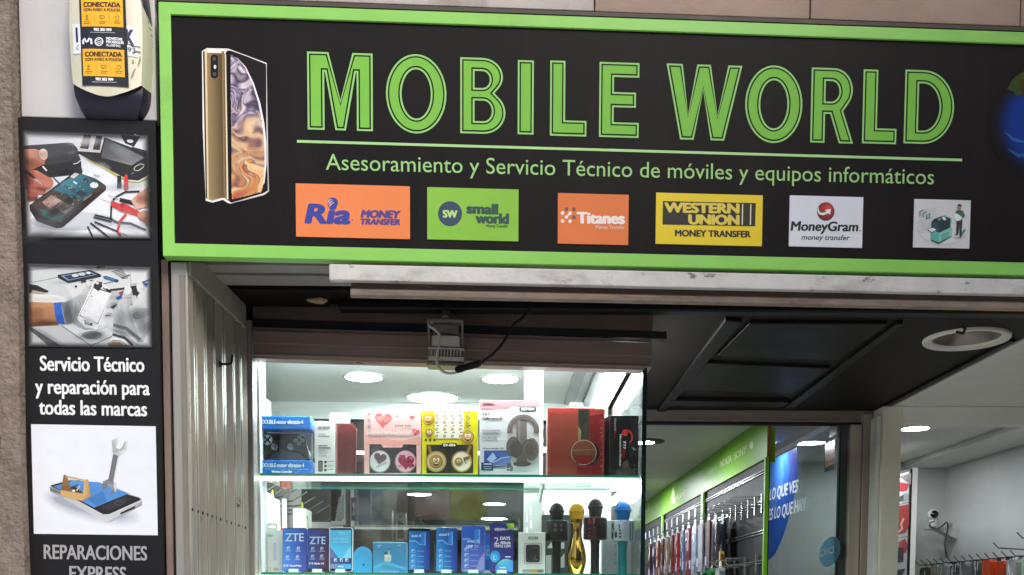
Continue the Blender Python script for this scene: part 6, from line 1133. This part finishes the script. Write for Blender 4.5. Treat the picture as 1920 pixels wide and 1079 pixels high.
# karaoke microphones
DM = .66; PM = YP(DM); MS = (DM+2.77)/F_PX
def grille_mat(n, c, me=.6):
    m = M(n, c, .4, me, n=.25, ns=300); t_ = m.node_tree; b_ = t_.nodes['Principled BSDF']
    tc = t_.nodes.new('ShaderNodeTexCoord'); vo = t_.nodes.new('ShaderNodeTexVoronoi'); vo.inputs['Scale'].default_value = 330; t_.links.new(tc.outputs['Object'], vo.inputs['Vector'])
    bp = t_.nodes.new('ShaderNodeBump'); bp.inputs['Strength'].default_value = 1; bp.inputs['Distance'].default_value = .004; t_.links.new(vo.outputs['Distance'], bp.inputs['Height']); t_.links.new(bp.outputs[0], b_.inputs['Normal'])
    return m
def mic(label, cx, ytop, yring, yhead, ybody, hw_head, hw_body, hw_handle, head, body, handle, prints=None, d=DM, side=None):
    P = YP(d); s = (d+2.77)/F_PX; X = P.hit(cx, 1000)[0]; z = lambda y: P.hit(cx, y)[1]
    t = thing('karaoke_microphone', (X, d, Z2), label, 'microphone', 'karaoke microphones on the lower shelf')
    o = (X, d, 0); r = hw_head*s
    prof = [(.0005, z(ytop))]+[(r*math.sin(q), z(yring)+(z(ytop)-z(yring))*math.cos(q)) for q in [math.pi/2*i/9 for i in range(1, 10)]]
    mb = MB(); mb.lathe(prof+[(r*.98, z(yring+3)), (r*.92, z((yring+yhead)/2)), (r*.76, z(yhead))], o, 28); mb.build('grille', head, t, smooth=True)
    mb = MB(); mb.lathe([(r*1.0, z(yring-1.5)), (r*1.09, z(yring-.8)), (r*1.09, z(yring+2.5)), (r*1.0, z(yring+3.2))], o, 28); mb.build('ring', head, t, smooth=True)
    rb = hw_body*s; zt_, zb_ = z(yhead-.5), z(ybody)
    mb = MB(); mb.lathe([(.0005, zt_), (rb*.8, zt_), (rb*.96, zt_-.002), (rb, zt_-.006), (rb, zb_+.006), (rb*.96, zb_+.002), (rb*.8, zb_), (.0005, zb_)], o, 40); bo = mb.build('speaker_body', body, t, smooth=True)
    rh = hw_handle*s
    mb = MB(); mb.lathe([(rh*1.12, zb_-.0002), (rh*1.1, zb_-.008), (rh, zb_-.012), (rh*.98, Z2+.012), (rh*1.03, Z2+.010), (rh*1.03, Z2), (.0005, Z2)], o, 24); mb.build('handle', handle, t, smooth=True)
    if prints:
        mb = MB()
        class CYL(PL):
            def at(s_, a, b_, w=0):
                u = max(-.98, min(.98, (a-X)/rb)); return Vector((a, d-rb*math.sqrt(1-u*u)-.0004-w, b_))
        pr(mb, CYL((0, d, 0), (1, 0, 0), (0, 0, 1)), k6, prints, 0, 5e-5); mb.build('buttons', PRINT, bo)
    return t
ring = lambda x, y, r, c, c2: [(c, ell(x, y, r, r*1.1, 14)), (c2, ell(x, y, r*.65, r*.7, 12))]
pb_ = []
for x, r in ((543, 18), (620, 16), (684, 11)):
    for y in (453, 514): pb_ += ring(x, y, r, '#77706a', '#3a3634')
m_mblack = M('mic_black', '#2b2726', .35, .3, n=.1)
mic('black karaoke microphone beside the white window box', 1043.5, 943, 959, 977, 1016, 13.5, 22, 8, grille_mat('black_grille', '#2c2a2a', .3), m_mblack, M('mic_black_handle', '#1b1a1a', .4, n=.1), pb_)
pb_ = []
for x in (972, 1030): pb_ += [('#b42c34', [(x-10, 365), (x+10, 365), (x+10, 435), (x-10, 435)])]
for y in (495, 545, 585): pb_ += [('#c4686c', stroke([(960, y+6), (986, y-4)], 7))]
for y in (480, 548): pb_ += [('#b43c44', stroke([(1024, y), (1044, y-3)], 7))]
mic('brown black karaoke microphone with red buttons, tallest of the four', 1116, 935.5, 951, 971.5, 1013, 13.5, 22, 8.3, grille_mat('grey_grille', '#3a3838', .5), M('mic_brown', '#2e2422', .3, .2, n=.1), M('mic_brown_handle', '#2a2625', .4, n=.1), pb_, d=DM+.02)
ln_ = [('#9aa6a8', stroke([(1262, 424+k*24), (1480, 424+k*24)], 4)) for k in range(10)]
pb_ = ln_+[('#1c7e80', [(1482, 420), (1530, 420), (1530, 642), (1482, 642)]), ('#2b3438', stroke([(1272, 430), (1280, 500)], 12)), ('#2b3438', stroke([(1345, 440), (1350, 495)], 14)), ('#24343c', rrect(1296, 536, 1322, 606, 8)), ('#2b3438', stroke([(1270, 540), (1270, 612)], 12))]+[q for y in (515, 555, 600) for q in ring(1358, y, 14, '#4a8c90', '#1c3c40')]
mic('silver and teal karaoke microphone with a bright blue head', 1167.5, 940.5, 957, 977, 1016, 14.5, 22, 8.5, grille_mat('blue_grille', '#1f78c4', .4), M('mic_silver', '#b9c4c8', .3, .4, n=.06), M('mic_teal', '#1d7f86', .3, .2, n=.06), pb_)
# golden microphone shaped like a skittle
X = PM.hit(1080, 1000)[0]; z = lambda y: PM.hit(1080, y)[1]; s = MS; o = (X, DM-.02, 0); s = (DM-.02+2.77)/F_PX
t = thing('golden_microphone', (X, DM-.02, Z2), 'golden skittle-shaped microphone with a yellow head among the black ones', 'microphone', 'karaoke microphones on the lower shelf')
prof = [(.0005, z(945))]+[(14.3*s*math.sin(q), z(960)+(z(945)-z(960))*math.cos(q)) for q in [math.pi/2*i/8 for i in range(1, 9)]]+[(13.8*s, z(966)), (12*s, z(975))]
mb = MB(); mb.lathe(prof, o, 28); mb.lathe([(14.4*s, z(959)), (15.2*s, z(960)), (15*s, z(963)), (14*s, z(964))], o, 28); mb.build('grille', grille_mat('yellow_grille', '#dba71c', .3), t, smooth=True)
gold = M('polished_gold', '#c9a64c', .12, 1., n=.1)
mb = MB(); mb.lathe([(10.5*s, z(975)), (10.3*s, z(981)), (11.8*s, z(982.5)), (10*s, z(990)), (9.4*s, z(998)), (10*s, z(1008)), (12.5*s, z(1018)), (16*s, z(1030)), (18.3*s, z(1042)), (18.6*s, z(1052)), (17*s, z(1062)), (14*s, z(1072)), (13*s, Z2), (.0005, Z2)], o, 40); mb.build('pin_body', gold, t, smooth=True)
t, P, b = carton('microphone_box', 'tall pale grey box standing behind the teal microphone', 'box', 1131, 976, 1186, Z2, .78, .06, '#b4bcba')
mb = MB()
for k in range(3): pr(mb, P, k6, [('#8a9290', stroke([(1310, 690+k*110), (1336, 690+k*110), (1336, 720+k*110), (1310, 720+k*110), (1310, 690+k*110)], 4))], .0006)
mb.build('printed_front', PRINT, t)
t, P, b = carton('grey_box', 'dark grey box standing behind the black microphones', 'box', 1017, 966, 1076, Z2, .84, .06, '#4c5350')
mb = MB(); pr(mb, P, k6, [('#dfe4e2', [(440, 735), (500, 660), (520, 660), (520, 735)]), ('#dfe4e2', [(625, 665), (665, 660), (665, 740), (625, 740)]), ('#dfe4e2', [(430, 830), (500, 820), (500, 1070), (430, 1070)]), ('#dfe4e2', [(620, 860), (668, 800), (668, 980), (620, 985)])], .0006); mb.build('printed_front', PRINT, t)

# ------------------------------------------------------------------ packs on hooks left behind the cabinet
m_chrome = M('chrome', '#b4b8b8', .22, .9, n=.05)
XW = -1.15; ZH = 1.6+.452
mb = MB(); mb.box(-1.22, .62, .4, XW, 2.9, 1.6+.70); simple('peg_board', mb, M('dark_green_board', '#3a4438', .7, n=.1), 'dark greenish hook board on the left inside the shop', 'hook board')
def lhook(y, label, grp='hooks of the dark hook board'):
    t = thing('display_hook', (XW, y, ZH), label, 'display hook', grp)
    mb = MB(); mb.tube([(XW, y, ZH-.004), (XW+.20, y, ZH-.002), (XW+.235, y, ZH+.002), (XW+.30, y, ZH+.042)], .0032, 6); mb.build('prong', m_chrome, t); return t
for y in (.92, 1.06, 1.20, 1.34, 1.48, 1.62, 1.80, 2.0, 2.2, 2.4): lhook(y, 'bent chrome hook on the dark board left inside the shop')
def hbox(y, x0, th, dep, h, label, txt=None, col='#e6e9de', tab=True):
    z = ZH-.03; a = XW+x0
    t = thing('hanging_box', (a+th/2, y, z-h), label, 'hanging box', 'white boxes on the hooks behind the phones')
    mb = MB(); mb.box(a, y-dep/2, z-h, a+th, y+dep/2, z); mb.build('box', m_card(col), t, bevel=.001)
    mb = MB(); c = (a+th/2, y, z); mb.tube([(a+th/2, y-.008, z-.001), (a+th/2, y-.008, z+.022), (a+th/2, y, z+.034), (a+th/2, y+.008, z+.022), (a+th/2, y+.008, z-.001)], .0025, 6); mb.build('hanger_loop', M('lime_plastic', '#b4cc3c', .4), t)
    if txt:
        P = YP(y-dep/2); k = a+th*.25; mb = MB()
        vs, fs = glyphs(txt, 0); mx = max(v[0] for v in vs); hh = max(v[1] for v in vs); s_ = .075/mx
        mb.mesh([(k+v[1]*th*.5/hh, y-dep/2-.0005, z-.03-v[0]*s_) for v in vs], fs, 0, lin('#3c4038')); mb.build('lettering', PRINT, t)
    P = XR(a+th); mb = MB(); mb.flat(P, ell(y-.01, z-.09, .022, .05, 14), .0006, lin('#b9bdae')); mb.flat(P, [(y-.04, z-.03), (y-.02, z-.028), (y-.02, z-.045), (y-.04, z-.047)], .0006, lin('#7a7c70')); mb.build('printed_side', PRINT, t)
hbox(.80, .22, .045, .16, .24, 'white hanging box nearest the front, lettered sideways', 'CAR')
hbox(1.02, .21, .035, .15, .23, 'white hanging box second from the front, half hidden')
hbox(1.19, .225, .045, .15, .22, 'white hanging box with sideways lettering in the middle of the row', 'CAR')
hbox(1.40, .22, .03, .14, .22, 'thin white hanging box right behind the lettered one')
hbox(1.88, .235, .055, .15, .20, 'white hanging box farthest back, standing clear over the dark phone', None)
for y, lb in ((1.66, 'red orange hanging pack between the last two white boxes'), (2.10, 'red orange hanging pack right of the last white box')):
    t = thing('hanging_pack', (XW+.23, y, ZH-.22), lb, 'hanging pack'); mb = MB(); mb.box(XW+.21, y-.05, ZH-.30, XW+.25, y+.05, ZH-.13); mb.build('pack', m_card('#c2472c'), t, bevel=.004); mb = MB(); mb.box(XW+.22, y-.012, ZH-.1295, XW+.235, y+.012, ZH-.003); mb.build('hanger_strip', m_card('#d9d9d0'), t)
# tall shelf unit and packs farther back
unit = thing('shelf_unit', (-.62, 2.75, 0), 'dark shelf unit behind the cabinet carrying small packs', 'shelf unit')
m_unit = M('dark_shelf_laminate', '#34383a', .5, n=.1)
mb = MB(); mb.box(-.92, 2.55, 0, -.34, 2.95, 1.6+.33); mb.build('body', m_unit, unit, bevel=.003)
mb = MB(); mb.box(-1.0, 2.45, 1.6+.42, -.80, 2.52, 1.6+.73); mb.build('side_display', m_unit, unit)
for (x0, x1, h, c, lb, cat) in ((-.62, -.56, .16, '#5c6464', 'grey boxed gadget on the dark shelf unit, left of the white and black pack', 'small pack'), (-.54, -.49, .145, '#dfe0da', 'white and black pack on the dark shelf unit', 'small pack'), (-.475, -.45, .11, '#b8352a', 'narrow red pack on the dark shelf unit', 'small pack')):
    t = thing('small_pack', ((x0+x1)/2, 2.62, 1.6+.33), lb, cat); mb = MB(); mb.box(x0, 2.58, 1.93, x1, 2.66, 1.93+h); mb.build('box', m_card(c), t, bevel=.002)
    mb = MB(); P = YP(2.58); mb.flat(P, [(x0+.006, 1.94), (x1-.006, 1.94), (x1-.01, 1.93+h*.6), (x0+.012, 1.93+h*.75)], .0006, lin('#2a2c2c' if c != '#b8352a' else '#7c201a')); mb.flat(P, ell((x0+x1)/2, 1.93+h*.85, .007, .006, 10), .0006, lin('#77797a')); mb.build('printed_front', PRINT, t)
t = thing('backpack', (-.36, 2.75, 1.93), 'black rounded bag lying on the dark shelf unit', 'bag'); mb = MB(); mb.lathe([(.001, .15), (.05, .148), (.08, .13), (.09, .08), (.088, .0), (.001, 0)], (-.37, 2.70, 1.93), 20); mb.build('body', M('black_fabric', '#18181a', .8, n=.2, bump=.3), t, smooth=True); mb = MB(); mb.tube(sp([(-.42, 2.62, 2.05), (-.40, 2.61, 2.0), (-.42, 2.61, 1.97), (-.44, 2.63, 1.94)]), .004); mb.build('strap', M('grey_strap', '#77797c', .6), t)
def tallpack(x0, x1, y, z0, z1, label, c, face=False):
    t = thing('tall_pack', ((x0+x1)/2, y, z0), label, 'tall pack'); mb = MB(); mb.box(x0, y, z0, x1, y+.05, z1); mb.build('box', m_card(c), t, bevel=.002)
    P = YP(y); mb = MB(); h = z1-z0; w = x1-x0
    if face: mb.flat(P, [(x0+.003, z0+h*.16), (x1-.003, z0+h*.16), (x1-.003, z1-h*.22), (x0+.003, z1-h*.22)], .0006, lin('#2c2c30')); mb.flat(P, ell(x0+w*.5, z0+h*.58, w*.2, h*.09, 14), .0010, lin('#b8b0a8')); mb.flat(P, [(x0+w*.25, z0+h*.3), (x1-w*.25, z0+h*.3), (x0+w*.62, z0+h*.5), (x0+w*.4, z0+h*.5)], .0010, lin('#8a8480'))
    else: mb.flat(P, [(x0+w*.3, z0+.02), (x1-w*.1, z0+.03), (x1-w*.1, z1-.02), (x0+w*.55, z1-.04)], .0006, lin('#8a9090'))
    mb.build('printed_front', PRINT, t)
PT_ = YP(2.45)
mb = MB(); mb.box(-.80, 2.50, 1.93, -.66, 2.54, 1.6+.72); mb.build('back_board', m_unit, unit)
q = lambda x, y: PT_.hit(x, y)
(ax, az_), (bx, bz) = q(620, 918), q(648, 985); tallpack(ax, bx, 2.45, bz, az_, 'tall pale grey pack on the shelf unit board', '#b9bebc')
(ax, az_), (bx, bz) = q(657, 918), q(671, 988); tallpack(ax, bx, 2.45, bz, az_, 'narrow black and white pack with a small portrait on it', '#c9ccca', True)

# ------------------------------------------------------------------ wall of phone cases, right
XS = 1.30; PS = XL(XS)
fas = thing('green_fascia', (XS, 5.4, 1.6+.717), 'long lime green fascia board over the phone case wall with pale brand lettering', 'fascia board')
zf0 = zmean(PS, ((1427, 866), (1253, 959)))
m_lime = M('lime_laminate', '#72b010', .4, n=.04)
mb = MB(); mb.box(XS, 2.285, zf0, XS+.0115, 8.8, ZI-.001); mb.build('board', m_lime, fas)
mb = MB(); mb.box(XS, 2.28, zf0, XS+.018, 2.2848, ZI-.001); mb.build('raw_edge', M('chipboard_edge', '#8a5c30', .7, n=.3, ns=120), fas)
mb = MB(); mb.box(XS+.0185, 2.30, zf0-.02, XS+.045, 2.33, ZI-.06); mb.build('side_board', m_lime, fas)
kf = crop(1200, 780, 5.996); pale = '#d3e6b4'
mb = MB(); tx(mb, PS, kf, 'oppo', (757, 655), (868, 598), 42, pale, .0008, 5.996, bold=.02); tx(mb, PS, kf, 'NOKIA', (900, 588), (1030, 517), 80, pale, .0008, 5.996, bold=.04); tx(mb, PS, kf, 'SONY', (1058, 495), (1195, 415), 76, pale, .0008, 5.996, bold=.03)
pr(mb, PS, kf, [(pale, ell(1254, 330, 22, 42, 20)), (pale, ell(1262, 292, 6, 12, 10, 20)), ('#86b93a', ell(1280, 325, 10, 16, 12))], .0008)
pr(mb, PS, kf, [(pale, [(372, 800), (390, 850), (392, 940), (372, 1000), (352, 950), (356, 850)]), (pale, [(345, 890), (352, 960), (364, 1000), (346, 985)]), (pale, [(396, 880), (392, 950), (380, 1000), (398, 970)])], .0008); tx(mb, PS, kf, 'HUAWEI', (404, 960), (516, 900), 70, pale, .0008, 5.996, bold=.03)
pr(mb, PS, kf, [(pale, stroke(ell(78, 1030, 26, 44, 18)+[(104, 1030)], 8))], .0008); mb.build('lettering', PRINT, fas)
sw_ = thing('slatwall', (XS+.05, 5.5, 0), 'dark grey slatted wall panel carrying phone cases on hooks', 'slatwall')
mb = MB(); mb.box(XS+.012, 2.285, 0, XS+.017, 9.0, ZI-.002); mb.build('panel', M('slatwall_grey', '#101214', .5, n=.06, spec=.2), sw_)
PS2 = XL(XS+.012)
zr = [zmean(PS2, ((1426.8, 886.7), (1323.4, 940))), PS2.hit(1424, 944)[1], PS2.hit(1424, 999)[1], PS2.hit(1424, 1054)[1]]
for zz in zr:
    mb = MB(); mb.box(XS+.004, 2.286, zz-.011, XS+.0118, 9, zz-.006); mb.box(XS+.004, 2.286, zz+.002, XS+.0118, 9, zz+.007); mb.build('slot_profile', m_chrome, sw_)
mb = MB(); mb.box(XS-.012, 2.262, 0, XS+.006, 2.284, zf0-.001); mb.build('end_panel', m_lime, sw_)
for px_ in (1317.5, 1242.5):
    y = PS.hit(px_, 980)[0]*-1; mb = MB(); mb.box(XS-.008, y-.035, 0, XS+.0035, y+.035, zf0-.001); mb.build('green_upright', m_lime, sw_)
def rhook(y, z, label, grp, ln=.16, tagc='#77778c', proto=[]):
    t = thing('display_hook', (XS, y, z), label, 'display hook', grp)
    mb = MB(); mb.tube([(XS+.003, y, z), (XS-ln*.9, y, z-.004), (XS-ln, y, z+.012)], .0028, 6); mb.tube([(XS+.003, y, z+.035), (XS-ln*.95, y, z+.030), (XS-ln*.97, y, z+.018)], .0022, 6); mb.box(XS-.004, y-.012, z-.045, XS+.003, y+.012, z+.05); mb.build('prong', m_chrome, t)
    if tagc: mb = MB(); mb.box(XS-ln-.003, y-.022, z+.012, XS-ln-.001, y+.022, z+.062); mb.build('price_tag', m_card(tagc, .3), t)
    return t
ZK = zr[1]-.012
for i, y in enumerate((2.36, 2.50, 2.64, 2.78, 2.92)): rhook(y, ZK, 'empty chrome hook on the grey slatwall beside the glass door', 'empty slatwall hooks', tagc=None)
packs = [  # y, offset from wall, thickness, height, colour, kind
 ('purple', '#2f2c4c'), ('grey', '#77707a'), ('dark brown', '#4c2a20'), ('orange brown', '#7a4626'), ('light blue', '#7fa4c8'), ('pale grey', '#9a9aa2'), ('grey striped', '#8a8890'), ('dark clear', '#2c3440'), ('silver blue', '#a8bccc'), ('white', '#cfccc0'), ('dark red', '#5c1c24'), ('pinkish maroon', '#8a4450'), ('dark violet', '#3a3446'), ('silver grey', '#9aa2ac'), ('steel blue', '#5a7498'), ('deep blue', '#34507c'), ('light grey', '#a4acb4'), ('bright red', '#b42c28'), ('greenish white', '#c4d0c4'), ('dull brown', '#6a4a3e'), ('rust', '#7a3a2c'), ('clear white', '#c9d0d4'), ('plum', '#4a2c44'), ('sand', '#b09c7c'), ('charcoal', '#2a2c30'), ('sky blue', '#8cb4d0'), ('wine', '#641c2c'), ('milky', '#d8d8d0'), ('slate blue', '#44546c'), ('copper', '#94583c'), ('smoke', '#70747a'), ('ivory', '#d0c8b0'), ('midnight blue', '#20263c'), ('rose', '#b8808c'), ('ash', '#90908c'), ('cocoa', '#503428')]
def casepack(x, y, z, w, h, th, col, label, grp, gloss=True, d=1, top=None):
    t = thing('phone_case_pack', (x, y, z-h), label, 'phone case pack', grp)
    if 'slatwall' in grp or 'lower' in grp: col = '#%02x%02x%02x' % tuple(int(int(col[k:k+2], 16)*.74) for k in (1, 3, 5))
    mb = MB(); P = XL(x) if d > 0 else XL(x)
    u0, u1 = -y-w/2, -y+w/2
    mb.prism(P, [(u0, z-h), (u1, z-h), (u1, z-.02), (u1-w*.18, z-.004), (u0+w*.18, z-.004), (u0, z-.02)], -th/2, th/2, 0); mb.build('bag', M('pack_'+col[1:], col, .22 if gloss else .5, n=.35, ns=22, bump=.35, bs=26, coat=.3), t)
    mb = MB(); mb.prism(P, [(u0+w*.25, z-.006), (u1-w*.25, z-.006), (u1-w*.3, z+.034), (u0+w*.3, z+.034)], -.001, .001, 0, [ell(-y, z+.018, .009, .006, 10)]); mb.build('header', m_card(top or '#c9cdd2', .3), t)
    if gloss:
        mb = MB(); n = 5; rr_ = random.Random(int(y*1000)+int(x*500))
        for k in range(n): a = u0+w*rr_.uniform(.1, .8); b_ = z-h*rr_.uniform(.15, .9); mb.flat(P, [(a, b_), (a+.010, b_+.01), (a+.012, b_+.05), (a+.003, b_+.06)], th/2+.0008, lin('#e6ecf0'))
        mb.build('painted_glints', GLOSSPRINT, t)  # pale highlights painted on the bag as flat patches
random.seed(21)
yk = 3.08; nm = None
for i, (nm, c) in enumerate(packs):
    if i % 3 == 0:
        y = 3.05+(i//3)*.205
        rhook(y, ZK, 'chrome hook with a clear tag, loaded with phone case packs', 'loaded slatwall hooks')
    h = random.uniform(.24, .30)
    if nm == 'white': h = .30
    prev = packs[i-1][0] if i else 'empty hooks'
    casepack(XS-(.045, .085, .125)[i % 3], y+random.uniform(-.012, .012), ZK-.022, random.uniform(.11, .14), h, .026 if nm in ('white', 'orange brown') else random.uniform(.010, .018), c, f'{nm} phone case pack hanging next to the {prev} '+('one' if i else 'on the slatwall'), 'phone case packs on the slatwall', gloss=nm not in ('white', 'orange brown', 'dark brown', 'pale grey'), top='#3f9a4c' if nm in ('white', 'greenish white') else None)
casepack(XS-.07, 3.0, ZK-.20, .16, .16, .02, '#b8922c', 'yellow pouch hanging below the orange brown pack', 'phone case packs on the slatwall')
Zk2 = zr[3]-.012
for i in range(12):
    y = 2.45+i*.24
    rhook(y, Zk2, 'chrome hook of the lower row with a grey violet tag', 'lower slatwall hooks', tagc='#8a8aa4' if i > 1 else None)
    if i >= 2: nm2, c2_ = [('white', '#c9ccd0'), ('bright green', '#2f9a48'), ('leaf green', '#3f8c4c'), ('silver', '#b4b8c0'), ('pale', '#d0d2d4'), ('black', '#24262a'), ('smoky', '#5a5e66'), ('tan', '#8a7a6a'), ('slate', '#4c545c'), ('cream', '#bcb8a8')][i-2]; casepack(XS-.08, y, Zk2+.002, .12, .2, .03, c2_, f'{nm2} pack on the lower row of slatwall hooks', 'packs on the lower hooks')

# ------------------------------------------------------------------ right-hand room
XRW = 2.99; PRW = XL(XRW)
t = thing('partition', (2.475, 3.9, 0), 'white partition edge behind the white pillar with a red and white poster on it', 'partition')
part_z = YP(3.3).hit(1711, 876)[1]
xpt = YP(3.32).hit(1711, 900)[0]
mb = MB(); mb.box(xpt, 3.32, 0, xpt+.03, 4.159, part_z+.0); mb.build('panel', m_plaster, t)
PO = XL(xpt); y_a, y_b = 3.325, 3.75
po = thing('wall_poster', (xpt, 3.5, 1.2), 'tall poster with red and dark shapes in a thin black frame', 'poster')
mb = MB(); mb.pbox(PO, -y_b, .9, -y_a, part_z-.004, 0, .012); mb.build('frame', m_dark, po)
mb = MB(); mb.pbox(PO, -y_b+.01, .9, -y_a-.012, part_z-.02, .004, .0135); mb.build('sheet', m_card('#c4c4c0'), po)
kp = crop(1600, 740, 3.184)
mb = MB(); pr(mb, PO, kp, [('#b02c30', [(270, 520), (334, 535), (318, 572), (285, 580), (255, 570)]), ('#77706e', [(270, 490), (345, 470), (345, 540), (330, 530)]), ('#4c4e52', [(270, 615), (310, 590), (300, 635), (270, 640)]), ('#9a9c9e', [(300, 590), (335, 590), (325, 630), (300, 640)]), ('#a02c26', [(250, 670), (335, 655), (332, 780), (310, 825), (250, 840)]), ('#d8a89a', stroke([(300, 740), (285, 775), (292, 800), (270, 822)], 12)), ('#aa3036', [(270, 880), (310, 860), (327, 905), (312, 945), (270, 950)]), ('#2a1a1c', [(250, 912), (300, 915), (298, 1000), (250, 1004)]), ('#55504e', stroke([(345, 640), (250, 662)], 3)), ('#55504e', stroke([(340, 845), (250, 858)], 3)), ('#2a2224', [(250, 1048), (310, 1040), (290, 1079), (250, 1079)])], .0145); mb.build('printed_picture', PRINT, po)
# security camera in the corner
YC = 3.98; PCm = YP(YC); f = lambda x, y: PCm.px(*kp(x, y))
c = f(478, 720); t = thing('security_camera', c, 'small white security camera with a black face on a corner bracket', 'security camera')
m_cw = M('camera_white', '#dcdedc', .35, n=.03)
mb = MB(); mb.lathe([(.001, .035), (.02, .032), (.034, .018), (.038, 0), (.034, -.02), (.022, -.034), (.001, -.038)], c, 24, 0, (-.25, -1, .25)); mb.build('head', m_cw, t, smooth=True)
mb = MB(); mb.lathe([(.026, .026), (.024, .034), (.014, .041), (.001, .043)], c+Vector((-.004, -.006, .0)), 20, 0, (-.1, -1, .1)); mb.build('lens', M('lens_black', '#0c0c0e', .1), t, smooth=True)
mb = MB(); b_ = c+Vector((0, 0, -.055)); mb.lathe([(.02, .028), (.026, .01), (.03, -.02), (.02, -.028), (.001, -.028)], b_, 20); mb.build('base', m_cw, t, smooth=True)
mb = MB(); mb.box(c.x-.045, YC-.04, b_.z-.04, XRW-.0005, YC+.05, b_.z-.029); mb.hexa([(XRW-.02, YC-.04, b_.z-.10), (XRW-.001, YC-.04, b_.z-.10), (XRW-.001, YC+.05, b_.z-.10), (XRW-.02, YC+.05, b_.z-.10), (c.x+.02, YC-.04, b_.z-.0405), (XRW-.001, YC-.04, b_.z-.0405), (XRW-.001, YC+.05, b_.z-.0405), (c.x+.02, YC+.05, b_.z-.0405)]); mb.build('bracket', M('bracket_white', '#c9ccca', .4), t, bevel=.003)
mb = MB(); g = lambda x, y, dy=-.05: PCm.px(*kp(x, y))+Vector((0, dy, 0)); mb.tube(sp([g(465, 762), g(440, 770), g(440, 790), g(475, 805), g(510, 790), g(535, 768), g(545, 790), g(535, 850), g(526, 895), g(535, 960), g(540, 1024), g(542, 1079)]), .005, 6); mb.build('cable', M('dark_cable', '#3a3c3c', .5), t, smooth=True)
# phone case packs on the right wall
ZQ = 1.6+.275
cols = [('brown patterned', '#5a4a38'), ('white windowed', '#b4b6aa'), ('dull brown', '#5c4a3c'), ('pale grey foil', '#a4a6a2'), ('dark grey', '#4c4f50'), ('silver', '#8c908f'), ('striped grey', '#77797a'), ('slate grey', '#4a5054'), ('bright blue', '#3a6ca4'), ('orange', '#c4481c'), ('deep orange', '#b83e16'), ('mid grey', '#6a6c6c'), ('light grey', '#9a9a98'), ('pale green', '#9ab89a')]
for i, (nm, c) in enumerate(cols):
    y = 4.02-i*.098
    t = thing('display_hook', (XRW, y, ZQ), 'dark hook on the pale wall of the right-hand room', 'display hook', 'hooks on the right-hand wall')
    mb = MB(); mb.tube([(XRW+.002, y, ZQ+.002), (XRW-.22, y, ZQ), (XRW-.25, y, ZQ+.03)], .0032, 6); mb.build('prong', M('dark_hook', '#4a4c4c', .4, .5), t)
    prev = cols[i-1][0] if i else 'wall corner'
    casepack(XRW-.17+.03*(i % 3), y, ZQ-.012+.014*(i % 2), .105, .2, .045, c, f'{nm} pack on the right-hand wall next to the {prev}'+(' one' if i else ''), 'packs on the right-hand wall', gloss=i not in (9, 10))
for k, (y, z) in enumerate(((2.98, .33), (2.72, .37))):
    t = thing('display_hook', (XRW, y, 1.6+z), 'empty dark hook standing out of the right-hand wall above the packs', 'display hook', 'empty hooks on the right-hand wall')
    mb = MB(); mb.tube([(XRW+.002, y, 1.6+z-.01), (XRW-.20, y, 1.6+z), (XRW-.23, y, 1.6+z+.03)], .0034, 6); mb.build('prong', M('dark_hook', '#4a4c4c', .4, .5), t)
for o in bpy.data.objects:
    if '_w' in o: del o['_w']
